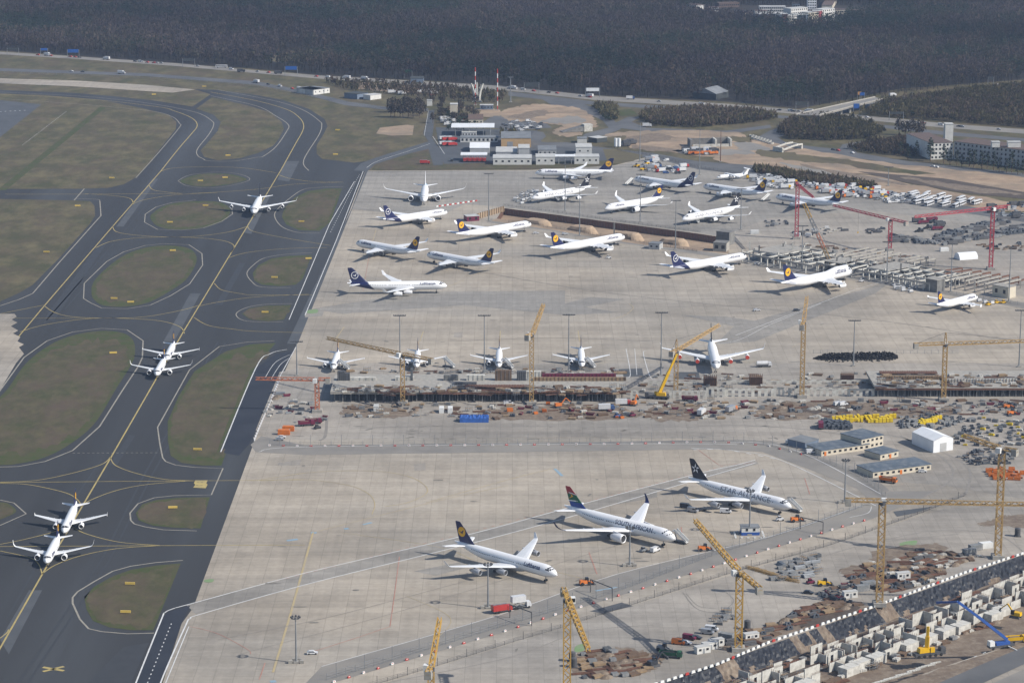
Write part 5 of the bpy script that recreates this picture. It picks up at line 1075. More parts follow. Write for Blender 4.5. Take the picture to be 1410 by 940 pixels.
B_('shed', 'dark shed near the motorway left of the memorial', 'shed', (565, 115), (583, 115), 18, 5, 'facade_blue', 'roof_dark')
B_('shed', 'grey shed with white end beside the concrete ramp', 'shed', (795, 197), (808, 197), 10, 4, 'plaster_white', 'roof_grey')
B_('shed', 'open grey shed right of the concrete ramp', 'shed', (810, 195), (822, 197), 12, 4, 'roof_dark', 'roof_light')
B_('barn', 'dark green gabled barn at the edge of the forest', 'barn', (986, 138), (1003, 134), 26, 6, 'roof_dark', 'roof_grey', gable=5)
for x, l in ((848, 'left'), (852.5, 'right')): 
    o = thing('silo', 'white upright silo beside the dark lorries, %s one of two' % l, 'silo', P(x, 203)); MB().cyl((0, 0, 1), (0, 0, 8), 1.5, 0, 14).cyl((0, 0, 0), (0, 0, 1), .5, 0, 8, 1.5).obj('tank', 'sheet_white', o)
# site offices
B_('site_office', 'long cream container office with blue grey roof left of the two storey one', 'office', (1131, 628), (1197, 618.5), 13, 2.8, 'plaster_cream', 'roof_blue', win=(1, 9, 1.5, 1.1), door=(.08, 1.2, 2.1, 'orange_paint'))
B_('site_office', 'two storey cream container office with blue grey roof', 'office', (1186, 620), (1216, 613.5), 15, 5.6, 'plaster_cream', 'roof_blue', win=(2, 5, 1.5, 1.1))
B_('site_office', 'small cream container office with orange door below the two storey one', 'office', (1212, 633.5), (1237, 628), 11, 2.8, 'plaster_cream', 'roof_blue', win=(1, 3, 1.4, 1.1), door=(.55, 1.3, 2.1, 'orange_paint'))
B_('site_office', 'longest cream container office standing lowest beside the bend', 'office', (1202, 657.8), (1282, 646.5), 14, 2.8, 'plaster_cream', 'roof_blue', win=(1, 10, 1.5, 1.1), door=(.48, 1.3, 2.1, 'orange_paint'))
B_('site_container', 'blue grey container left of the cream offices', 'container', (1108.5, 618), (1127, 612.5), 11, 3, 'facade_blue', 'roof_grey')
o, W_ = frame_at((1285, 623.5), (1312, 619), 'storage_tent', 'big white storage tent with ridged roof', 'tent')
dp = (P(1255.5, 610.5) - P(1285, 623.5)).length
q = P(1255.5, 610.5) - P(1285, 623.5); q = Matrix.Rotation(-o.rotation_euler.z, 3, 'Z') @ q
fr = [(0, 0, 0), (W_, 0, 0), (W_, 0, 6), (W_ * .5, 0, 8.0), (0, 0, 6)]
V = [Vector(v) for v in fr] + [Vector(v) + q for v in fr]
link('wall', V, [(0, 1, 2, 3, 4), (9, 8, 7, 6, 5), (0, 4, 9, 5), (1, 6, 7, 2)], 'sheet_white', None, o); e = Vector((0, 0, .12))
link('roof', [v + e for v in V], [(4, 3, 8, 9), (3, 2, 7, 8)], 'sheet_white', None, o)
MB().box((W_ / 2, -.05, 2.2), (4, .1, 4.4)).obj('door', 'plaster_grey', o)
# white cabin on the apron
o, W_ = frame_at((1021, 737), (1046, 736.5), 'apron_cabin', 'small white cabin with dark blue base in a ring of white blocks', 'cabin')
MB().box((W_ / 2, 2.6, .7), (W_, 5.2, 1.4)).obj('base', 'blue_paint', o); MB().box((W_ / 2, 2.6, 2.5), (W_ - .2, 5.0, 2.2)).obj('wall', 'plaster_white', o); MB().box((W_ / 2, 2.6, 3.7), (W_ + .3, 5.5, .22)).obj('roof', 'roof_grey', o)
for k in (0.3, .7): MB().box((W_ * k, .05, 2.6), (1.0, .1, 1.2)).obj('window', 'dark_glass', o)
bl = P(1032, 738.5)
for k in range(18):
    t = k / 18 * 4; s_ = int(t); f = t - s_; c = [(-6.3, -4.6), (6.3, -4.6), (6.3, 4.6), (-6.3, 4.6)]; a, b = c[s_], c[(s_ + 1) % 4]
    put('kerbblock', lambda: tag(MB().box((0, 0, .3), (.9, .5, .6), taper=.8).obj('kerb_block', 'white_paint'), 'x', 'block'), (bl.x + a[0] + (b[0] - a[0]) * f, bl.y + 2.2 + a[1] + (b[1] - a[1]) * f, 0.05), 0, 'white block in the ring around the small apron cabin', 'blocks around the apron cabin')
# airlift memorial: three curved concrete ribs
o = thing('memorial', 'pale concrete memorial of three tall curved ribs by the motorway', 'memorial', P(657, 140)); zt = z_at(P(657, 140), 114)
for k in (-1, 0, 1):
    m = MB(); pr = None
    for i in range(9):
        t = i / 8; c = (k * (2.0 + 4.0 * t * t), 2 * t * t, zt * t * (1 - .06 * abs(k)))
        if pr: m.bar(pr, c, 3.0 - 1.6 * t, 0, 2.2 - .9 * t)
        pr = c
    m.obj('rib', 'concrete_pale', o)
MB().box((0, 0, .6), (10, 6, 1.2), taper=.85).obj('plinth', 'concrete_block', o)
# hotel
B_('hotel', 'long grey white hotel with rows of windows and a flat brown roof', 'hotel', (1313, 219), (1440, 236), 26, 15, 'plaster_grey', 'roof_brown', win=(4, 22, 1.6, 1.8))
B_('hotel', 'shorter pale hotel wing with a blank end wall', 'hotel', (1281, 220), (1312, 219), 60, 14, 'plaster_white', 'roof_brown', win=(4, 6, 1.6, 1.7))
B_('stair_tower', 'white block tower on the roof line of the hotel', 'tower', (1301, 196), (1312, 196), 9, 16, 'plaster_white', 'roof_light')
for a, b, l in ((1366, 1379, 'white roof house on the long hotel, left of two'), (1388, 1408, 'white roof house on the long hotel, right of two')):
    pz = P(a, 203, 15.35); qz = P(b, 205, 15.35); o = thing('roof_house', l, 'roof house', pz, 0); MB().box(((qz - pz).x / 2, 3, 2.2), ((qz - pz).x, 6, 4.4)).obj('wall', 'plaster_white', o); MB().box(((qz - pz).x / 2, 3, 4.5), ((qz - pz).x + .6, 6.6, .25)).obj('roof', 'roof_light', o)
# overpass
def slab_px(o, pts, z, t, m, name):
    g0 = o.location; V = [P(x, y, z) - g0 for x, y in pts]; q = MB(); q.prism([(v.x, v.y) for v in V], z - t, z, 0); return q.obj(name, m, o)
o = thing('road_bridge', 'concrete road bridge carrying the slip road over the motorway', 'bridge', P(1140, 158))
slab_px(o, [(1096, 158), (1150, 146), (1205, 134), (1215, 137), (1180, 145), (1128, 159)], 7, 1.2, 'haul_road', 'deck')
for a, b in (((1128, 159), (1180, 145)), ((1180, 145), (1215, 137)), ((1096, 158), (1150, 146)), ((1150, 146), (1205, 134))):
    p, q = P(*a, 7) - o.location, P(*b, 7) - o.location; MB().bar(p + Vector((0, 0, .5)), q + Vector((0, 0, .5)), .4, 0, 1.0).obj('parapet', 'concrete_block', o)
for x, y in ((1141, 164), (1159, 159), (1171, 156)):
    p = P(x, y) - o.location; MB().box((p.x, p.y + 4, 2.9), (1.6, 6, 5.8)).obj('pier', 'concrete_pale', o)
# unfinished bridge parts on the sand
o, W_ = frame_at((952, 203), (1007, 202), 'bridge_abutment', 'unfinished concrete bridge abutment with dark openings on the sand', 'abutment')
MB().box((W_ / 2, 14, 3), (W_, .9, 6)).obj('back_wall', 'concrete_dark', o); MB().box((W_ / 2, 1, 1.2), (W_ * .9, 1.0, 2.4)).obj('front_wall', 'concrete_pale', o)
for x in (0, W_ * .62, W_): MB().box((x, 8, 3.2), (1.6, 14, 6.4)).obj('cross_wall', 'concrete_dark' if x == 0 else 'concrete_pale', o)
o, W_ = frame_at((1078, 210), (1110, 206), 'bridge_ramp', 'pair of curved white concrete walls left on the sand', 'ramp')
for dy in (0, 12):
    q = MB(); pr = None
    for i in range(9):
        t = i / 8; c = (W_ * t, dy + 5 * t * t, 2.2 + 2.4 * math.sin(math.pi * t * .7))
        if pr: q.bar(pr, c, .9, 0, 1.4)
        pr = c
    q.obj('curved_wall', 'concrete_pale', o)
for x in (0, W_): MB().box((x, 6 + 5 * (x > 0), 2), (1.5, 12, 4)).obj('end_wall', 'concrete_pale', o)
o, W_ = frame_at((775, 183), (816, 181), 'tunnel_ramp', 'concrete tunnel ramp with dark side and white end wall in the sand', 'ramp')
V = [(0, 0, .2), (W_ * .7, 0, .2), (W_ * .7, 0, 5), (0, 0, .6), (0, 9, .2), (W_ * .7, 9, .2), (W_ * .7, 9, 5), (0, 9, .6)]
link('ramp_wall', V, [(0, 1, 2, 3), (7, 6, 5, 4), (3, 2, 6, 7), (1, 5, 6, 2), (0, 3, 7, 4)], 'concrete_dark', None, o); MB().box((W_ * .86, 4, 3.2), (W_ * .28, 8, 6.4)).obj('end_block', 'concrete_pale', o)
# precast rings on the sand
for k in range(14):
    p = P(1035 + (k % 7) * 4 + (k // 7) * 3, 188 + (k % 7) * 1.2 + (k // 7) * 3)
    put('ring', lambda: tag(MB().cyl((0, 0, 0), (0, 0, 1.6), 2.2, 0, 14, cap=False).cyl((0, 0, 1.6), (0, 0, 0), 1.8, 0, 14, cap=False).obj('concrete_ring', 'concrete_pale'), 'x', 'concrete ring'), p, 0, 'pale concrete ring lying in the double row on the sand by the slip road', 'concrete rings on the sand')
# motorway signs and gantries
for x, y, w_, h_, cm, l in ((61, 77, 10, 3.5, 'blue_sign', 'small blue motorway sign near the left end of the motorway'), (101, 80, 16, 5, 'blue_sign', 'large blue motorway sign on a gantry left of the concrete strip'), (401, 104, 16, 5, 'blue_sign', 'large blue motorway sign at the forest corner'), (1179, 158, 7, 6, 'blue_sign', 'blue sign below the bridge deck'), (1187, 140, 6, 4, 'blue_sign', 'blue sign on the bridge road'), (1183, 139, 4, 4, 'sign_orange', 'orange sign board beside the blue one on the bridge road'),
                            (816, 134, 17, 4.5, 'sheet_white', 'pale back of a sign gantry over the motorway right of the memorial'), (18, 76, 16, 3, 'roof_dark', 'dark sign gantry at the left end of the motorway'), (260, 92, 16, 4, 'roof_dark', 'dark sign gantry above the motorway lorry'), (1104, 154, 14, 5, 'roof_dark', 'dark sign board left of the bridge'), (1234, 166, 16, 3, 'roof_dark', 'dark sign gantry right of the bridge'), (732, 128, 18, 6, 'roof_dark', 'dark sign gantry beside the floodlight mast'), (1364, 118, 7, 4, 'roof_dark', 'dark sign board on the far right road'), (562, 108, 10, 4, 'green_paint', 'green sign gantry at the motorway slip')):
    g = P(x, y); o = thing('sign_gantry', l, 'sign', g, 0, 'motorway signs')
    w_, h_ = w_ * .75, h_ * .75
    for s in (-1, 1): MB().cyl((s * w_ * .55, 0, 0), (s * w_ * .55, 0, 6 + h_), .25).obj('post', 'galvanised', o)
    MB().bar((-w_ * .55, .3, 6 + h_ * .5), (w_ * .55, .3, 6 + h_ * .5), .4).obj('beam', 'galvanised', o); MB().box((0, -.1, 6 + h_ * .5), (w_, .3, h_)).obj('sign_panel', cm, o)
# far town
TW = [(1046, 31, 1062, 30, 10, 'facade_blue', 'blue grey town block at the left end of the white row'), (1062, 31, 1078, 31, 11, 'facade_blue', 'second blue grey town block with dark windows'), (1079, 33, 1088, 32, 11, 'plaster_white', 'pale town block before the first red one'), (1078, 34, 1084, 34, 13, 'facade_red', 'narrow red town block, left of two'), (1084, 34, 1097, 33, 11, 'plaster_white', 'white town block right of the first red block'), (1098, 33, 1113, 32, 11, 'facade_blue', 'blue grey town block in the middle of the row'), (1113, 32, 1127, 31, 13, 'plaster_cream', 'cream town block left of the second red block'), (1127, 31, 1132, 30, 14, 'facade_red', 'narrow red town block, right of two'), (1132, 30, 1149, 28, 15, 'plaster_white', 'white town block at the right end of the row'),
      (1046, 17, 1082, 17, 7, 'plaster_white', 'long low white town building behind the row'), (1089, 21, 1112, 19, 8, 'plaster_white', 'white town building in the second row'), (1112, 13, 1124, 13, 24, 'sheet_white', 'white town tower reaching the top of the picture'), (1092, 12, 1101, 12, 6, 'plaster_grey', 'small grey town house behind the second row'), (1040, 22, 1057, 22, 6, 'plaster_white', 'small white town house left of the second row'), (1024, 23, 1036, 23, 5, 'plaster_cream', 'cream town house at the left'), (990, 11, 1018, 10, 6, 'roof_brown', 'long brown roofed town house far left'), (945, 12, 958, 14, 6, 'plaster_white', 'white town house with brown roof at the far left'), (925, 16, 940, 15, 5, 'plaster_cream', 'low cream town house leftmost of all'), (1150, 20, 1168, 20, 6, 'plaster_cream', 'cream town house right of the row'), (1172, 20, 1190, 20, 5, 'roof_brown', 'brown town house far right'), (1146, 14, 1152, 4, 6, 'plaster_cream', 'cream town house in the trees above the row'), (975, 16, 990, 16, 5, 'plaster_white', 'low white town house between the brown roofed ones')]
for x0, y0, x1, y1, h_, wm, l in TW:
    B_('town_house' if h_ < 9 else 'apartment_block', l, 'building', (x0, y0), (x1, y1), 14, h_, wm, 'roof_brown' if h_ < 7 else 'roof_light', win=(max(1, int(h_ / 3.4)), max(2, int((x1 - x0) / 2.6)), 1.8, 1.7, -.1), group='houses of the far town')
# ---- building sites: decks on columns
def deck(label, p0, p1, depth, zb, zt_, ncol, rows=2, slab='concrete_block', edge=None, front=None):
    o, W_ = frame_at(p0, p1, 'concrete_deck', label, 'deck')
    MB().box((W_ / 2, depth / 2, (zb + zt_) / 2), (W_, depth, zt_ - zb)).obj('slab', slab, o)
    pm = None
    for k in range(ncol):
        for r in range(rows):
            x, y = W_ * (k + .5) / ncol, 1.2 + (depth - 2.4) * r / max(1, rows - 1)
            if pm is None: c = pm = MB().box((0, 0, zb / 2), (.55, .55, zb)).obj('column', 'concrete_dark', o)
            else: c = pm.copy(); COL.objects.link(c); setp(c, o)
            c.location = (x, y, 0)
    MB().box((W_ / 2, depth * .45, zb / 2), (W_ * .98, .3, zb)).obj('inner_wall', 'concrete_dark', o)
    pr = MB(); [pr.box((W_ * (i + .5) / 110, .35 + random.uniform(0, 1.5), zb / 2), (.16, .16, zb)) for i in range(110) if random.random() < .8]; pr.obj('shoring_props', 'galvanised', o)
    if edge: MB().box((W_ * (1 + edge[0]) / 2, -.16, (zb + zt_) / 2 - .1), (W_ * (1 - edge[0]), .3, .9)).obj('edge_formwork', edge[1], o)
    return o, W_
DK, DW = deck('long unfinished concrete deck on columns with pale top, left one', (455, 553), (862, 553), 40, 4.2, 5.6, 36, edge=(.3, 'rust'))
D2, D2W = deck('unfinished concrete deck with rusty edge reaching the right border', (1205, 546.5), (1440, 546.5), 40, 3.8, 5.2, 26, edge=(.0, 'rust'))
def column_grid(label, p0, p1, depth, h, nx, ny, slab=0.0):
    o, W_ = frame_at(p0, p1, 'terminal_shell', label, 'building shell'); pm = None
    for i in range(nx):
        for j in range(ny):
            if random.random() < .12: continue
            hh = h * random.choice((1, 1, 1, .6, 1.25)); x, y = W_ * i / (nx - 1), depth * j / (ny - 1)
            if pm is None: c = pm = MB().box((0, 0, h / 2), (.75, .75, h)).obj('column', 'concrete_pale', o)
            else: c = pm.copy(); COL.objects.link(c); setp(c, o)
            c.location = (x, y, 0); c.scale = (1, 1, hh / h)
    for j in range(ny): MB().box((W_ / 2, depth * j / (ny - 1), h - .55), (W_ + 1, .8, 1.0)).obj('beam', 'concrete_pale' if j % 2 else 'concrete_block', o)
    for i in range(0, nx, 2): MB().box((W_ * i / (nx - 1), depth / 2, h - .56), (.7, depth, .9)).obj('cross_beam', 'concrete_pale', o)
    if slab: MB().box((W_ * slab / 2, depth * .6, h + .12), (W_ * slab, depth * .7, .3)).obj('slab', 'concrete_block', o)
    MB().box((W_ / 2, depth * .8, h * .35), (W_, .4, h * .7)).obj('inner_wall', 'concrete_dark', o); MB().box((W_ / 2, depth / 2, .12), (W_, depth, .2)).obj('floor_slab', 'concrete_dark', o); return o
column_grid('grey unfinished terminal frame with columns left of the crawler crane', (1022, 360), (1118, 378), 44, 6.5, 12, 5, .35)
column_grid('unfinished terminal frame of dark bays behind the jumbo jet nose', (1126, 374), (1172, 381), 30, 6, 7, 4, .5)
column_grid('low unfinished terminal frame between the two sets of beams', (1180, 382), (1280, 401), 40, 5.5, 13, 5, .3)
def wall_frame(label, p0, p1, h, nop, group=None, m='concrete_pale', t=.5):
    o, W_ = frame_at(p0, p1, 'concrete_wall', label, 'wall', group); q = MB(); u = W_ / (2 * nop + 1)
    for k in range(nop + 1): q.box((u * (2 * k + .5), 0, h / 2), (u, t, h))
    q.box((W_ / 2, 0, h - .5), (W_, t * .98, 1.0)); q.obj('wall_panel', m, o); return o
for x0, y0, x1, y1, h_, n_, l in ((868, 549, 879, 549, 5, 1, 'white wall block at the right end of the left deck'), (913, 549, 925, 549, 5, 1, 'white wall block with a slit beside the mobile crane'), (926, 548, 972, 548, 4.4, 5, 'low concrete wall frame with openings, left of the white framed one'), (972, 546.5, 998, 546.5, 5.4, 3, 'white wall frame with three dark openings'), (998, 546, 1066, 545, 4.4, 7, 'concrete wall frame with openings right of the white framed one'), (1066, 545, 1080, 545, 4.8, 2, 'taller white wall piece left of the yellow mast'), (1085, 545, 1150, 545, 4.4, 7, 'concrete wall frame behind the yellow mast'), (1150, 545, 1204, 545, 4, 6, 'concrete wall frame adjoining the right deck'), (880, 530, 960, 530, 2.2, 6, 'low rear concrete wall left of the brown formwork'), (1000, 529, 1200, 528, 2.2, 14, 'long low rear concrete wall')):
    wall_frame(l, (x0, y0), (x1, y1), h_, n_)
for x, y, l in ((978, 531, 'brown formwork box on the building site, left of three'), (1041, 530, 'brown formwork box on the building site, middle of three'), (1167, 527, 'brown formwork box on the building site, right of three')):
    o = thing('formwork_box', l, 'formwork', P(x, y)); MB().box((0, 2, 2.2), (7, 5, 4.4)).obj('formwork_panel', 'timber_dark', o)
    q = MB(); [q.box((-3.3 + i * 1.1, -.7, 3.3), (.25, .3, 6.4)) for i in range(7)]; q.obj('upright', 'rust', o)
for k, (x, w_, h_, m) in enumerate(((470, 4, 5, 'dark_steel'), (478, 3, 4, 'dark_steel'), (621, 8, 3, 'concrete_dark'), (693, 9, 5.5, 'timber_dark'), (718, 5, 5, 'dark_steel'), (567, 1.2, 6.5, 'dark_steel'), (641, 12, 1.2, 'dark_steel'), (557, 10, 2, 'concrete_pale'), (500, 14, 1.6, 'concrete_pale'), (655, 10, 3, 'concrete_pale'), (735, 8, 5, 'concrete_pale'))):
    g = P(x, 523 if k != 6 else 529, 5.62); o = thing('wall_formwork', ['dark steel formwork at the left end of the left deck', 'smaller dark formwork beside the first on the left deck', 'grey open shuttering on the left deck before the stairs', 'tall brown shuttered core on the left deck', 'dark shuttered core left of the tallest crane', 'slim dark column on the left deck', 'flat dark panel lying on the left deck', 'pale cast wall near the slim column', 'long pale cast wall at the left of the deck', 'pale cast wall beside the brown core', 'pale stair core behind the tallest crane'][k], 'formwork', g)
    MB().box((0, 0, h_ / 2), (w_, 3, h_)).obj('panel', m, o); q = MB(); [q.box((-w_ / 2 + w_ * (i + .5) / 4, -1.6, h_ * .5), (.15, .15, h_ * 1.08)) for i in range(4)]; q.obj('upright', 'galvanised', o)
for x0, x1, z, l, m in ((735, 862, 524, 'long timber yellow formwork wall on the left deck', 'timber'), (735, 848, 519, 'long maroon steel beam row on the left deck', 'maroon'), (640, 730, 534, 'rusty reinforcement strip along the deck edge', 'rust'), (1211, 1290, 515, 'orange brown reinforcement field on the right deck', 'rust'), (1212, 1300, 522, 'timber formwork strip on the right deck', 'timber'), (1300, 1400, 526, 'pale cast upstand on the right deck', 'concrete_pale')):
    zz = 5.63 if x0 < 1000 else 5.23; g = P(x0, z, zz); L = (P(x1, z, zz) - g).x; o = thing('formwork_row', l, 'formwork', g); MB().box((L / 2, 0, 1.0), (L, 1.2 if m != 'rust' else 5, 2.0 if m != 'rust' else .5)).obj('panel', m, o)
    q = MB(); [q.box((L * (i + .5) / 24, -.75 + random.uniform(-.1, .1), 1.0), (.2, .2, 2.4)) for i in range(24)]; q.obj('upright', 'rust', o)
# beam frames of the terminal
def beam_frame(label, a, b, z=7, m='concrete_block', cols=3, group='beam frames of the terminal'):
    p, q = P(a[0], a[1], z), P(b[0], b[1], z); o = thing('beam_frame', label, 'beam', (p.x, p.y, 0), 0, group); d = q - p
    MB().bar((0, 0, z - .5), d + Vector((0, 0, z - .5)), .85, 0, 1.0).obj('beam', m, o)
    for k in range(cols):
        c = d * (k / max(1, cols - 1)); MB().box((c.x, c.y, (z - 1) / 2), (.7, .7, z - 1)).obj('column', 'concrete_block' if m != 'rust' else 'rust', o)
    return o
up = 'pale concrete beam on columns behind the nose of the jumbo jet'; lo_ = 'pale concrete beam on columns above the small airliner'; ru = 'rust red beam among the pale ones above the small airliner'
for i in range(5): beam_frame(up, (1150 + i * 11, 350 + i * 1.8), (1196 + i * 11, 340 + i * 1.8), 7.5)
for i in range(3): beam_frame(up, (1238 + i * 10, 357 + i * 2), (1268 + i * 10, 351 + i * 2), 6)
for i in range(6): beam_frame(lo_, (1302 + i * 13.5, 381.5 + i * 2.1), (1338 + i * 13.5, 373 + i * 2.1), 6.5)
for i in range(8): beam_frame(ru, (1285 + i * 15, 374 + i * 2.2), (1325 + i * 13, 368 + i * 2), 5.2, 'rust', 2, 'rusty beams of the terminal')
for i, (x, y, h_) in enumerate(((1032, 357, 12), (1045, 360, 11), (1078, 353, 9), (1091, 357, 12), (1115, 366, 8), (1152, 372, 9), (1165, 375, 9), (1178, 377, 9), (1240, 383, 10), (1252, 385, 10), (1275, 372, 9), (845.5, 336, 15))):
    o = thing('concrete_column', 'free standing concrete column among the unfinished terminal frames' if i < 11 else 'lone pale post beside the trench fence', 'column', P(x, y), 0, 'free standing terminal columns' if i < 11 else None); MB().box((0, 0, h_ / 2), (.9, .9, h_)).obj('shaft', 'concrete_dark' if i % 3 else 'concrete_pale', o); MB().box((0, 0, .3), (2, 2, .6)).obj('footing', 'concrete_block', o)
B_('stair_core', 'dark grey stair core of the unfinished terminal', 'building', (1274, 400), (1290, 403), 8, 8, 'concrete_dark', 'concrete_block'); B_('stair_core', 'cream stair core beside the right light mast', 'building', (1366, 407), (1388, 411), 8, 7, 'plaster_cream', 'concrete_block', win=(1, 2, 2, 2.5))
B_('stair_core', 'grey core with square openings at the left of the terminal', 'building', (982, 346), (1000, 347), 10, 6, 'concrete_block', 'concrete_dark', win=(1, 2, 2.5, 2.5)); B_('stair_core', 'dark tall core behind the trench end', 'building', (986, 336), (1004, 338), 8, 9, 'concrete_dark', 'concrete_dark')
B_('site_cabin', 'grey site cabin beside the lone post by the trench', 'cabin', (893, 343), (908, 344), 8, 4, 'plaster_grey', 'roof_grey', win=(1, 2, 1.4, 1.2)); B_('site_cabin', 'maroon cabin left of the trench', 'cabin', (643, 305), (660, 304), 8, 3.6, 'maroon', 'roof_light', win=(1, 2, 1.6, 1.6))
g = P(1330, 356); o = thing('round_tent', 'white round roofed tent in the right yard', 'tent', g, .35); q = MB(); n = 10; V = [(x, 4.2 * math.cos(math.pi * k / n), 4.6 * math.sin(math.pi * k / n)) for x in (-7, 7) for k in range(n + 1)]
q.add(V, [(k, k + 1, n + 2 + k, n + 1 + k) for k in range(n)][::1] + [tuple(range(n, -1, -1))]); q.obj('canvas', 'sheet_white', o); q = MB(); q.add([(7.02, v[1] * .8, v[2] * .85) for v in V[:n + 1]], [tuple(range(n + 1))]); q.obj('opening', 'dark_steel', o)
# sand mounds in the trench
for x, y, w_, l in ((738, 303.5, 19, 'flat topped sand mound in the trench, first from the left'), (801, 312.5, 19, 'flat topped sand mound in the trench, second from the left'), (864, 321.5, 19, 'flat topped sand mound in the trench, third from the left'), (927, 330, 18, 'flat topped sand mound in the trench, last on the right')):
    g = P(x, y); o = thing('sand_mound', l, 'sand mound', (g.x, g.y - 1, -3.2), R(-37)); q = MB(); V = []; rr = [(-1.5, 1.0), (2.4, .84), (4.0, .66), (4.2, .5)]
    for z, f in rr:
        for k in range(20):
            t = 2 * math.pi * k / 20; V.append((w_ * .62 * f * math.copysign(abs(math.cos(t)) ** .6, math.cos(t)) * random.uniform(.95, 1.05), 8.5 * f * math.copysign(abs(math.sin(t)) ** .6, math.sin(t)) * random.uniform(.93, 1.07), z * random.uniform(.95, 1.05)))
    q.add(V, [(j * 20 + k, j * 20 + (k + 1) % 20, (j + 1) * 20 + (k + 1) % 20, (j + 1) * 20 + k) for j in range(3) for k in range(20)] + [tuple(range(60, 80))]); q.obj('mound', 'sand', o)
sheet('sand_berm', [(684, 301), (760, 312.5), (822, 323.5), (885, 333), (948, 340), (1003, 346), (1003, 349), (948, 344), (885, 337), (822, 327.5), (760, 316.5), (676, 304)], .04, 'sand')
sheet('trench_road', [(670, 306), (760, 318), (822, 329), (885, 339), (960, 350), (1040, 362), (1150, 381), (1280, 402), (1430, 428), (1430, 420), (1280, 396), (1150, 375), (1040, 356), (960, 345.5), (885, 334.5), (822, 325), (760, 314), (676, 302)], .03, 'haul_road')
o, W_ = frame_at((656, 302), (694, 291), 'timber_shoring', 'tan timber shoring wall closing the left end of the trench', 'wall'); MB().box((W_ / 2, 0, 2), (W_, .5, 4)).obj('panel', 'sand', o); q = MB(); [q.box((W_ * (i + .5) / 12, -.5, 2.2), (.5, .5, 4.6)) for i in range(12)]; q.obj('upright', 'timber', o)
# ================================================================ vehicles
mat('car_white', (0.6, 0.6, 0.6), (0.52, 0.52, 0.53), 0.5, 0.3, spec=.5); mat('car_silver', (0.4, 0.41, 0.43), (0.35, 0.36, 0.38), 0.5, 0.3, .4); mat('car_dark', (0.03, 0.033, 0.04), (0.04, 0.043, 0.05), 0.5, 0.3, spec=.5); mat('car_red', (0.42, 0.04, 0.035), (0.36, 0.035, 0.03), 0.5, 0.3, spec=.5); mat('car_blue', (0.05, 0.1, 0.25), (0.045, 0.09, 0.22), 0.5, 0.3, spec=.5)
VC = {'white': 'car_white', 'silver': 'car_silver', 'dark': 'car_dark', 'red': 'car_red', 'blue': 'car_blue', 'yellow': 'bright_yellow', 'orange': 'orange_paint', 'maroon': 'maroon', 'green': 'green_paint', 'grey': 'galvanised'}
def sideprism(mb, pts, wd, mi=0, taper=1.0):      # profile in x,z pulled across y
    n = len(pts); V = [(x, -wd / 2 * (taper if z > 1.0 else 1), z) for x, z in pts] + [(x, wd / 2 * (taper if z > 1.0 else 1), z) for x, z in pts]
    mb.add(V, [tuple(range(n)), tuple(reversed(range(n, 2 * n)))] + [(k, n + k, n + (k + 1) % n, (k + 1) % n) for k in range(n)], mi); return mb
def wheels(o, xs, w_, r):
    pm = None
    for x in xs:
        for s in (1, -1):
            if pm is None: c = pm = MB().cyl((0, -.14, 0), (0, .14, 0), r, 0, 12).obj('wheel', 'rubber_black', o)
            else: c = pm.copy(); COL.objects.link(c); setp(c, o)
            c.location = (x, s * (w_ / 2 - .1), r)
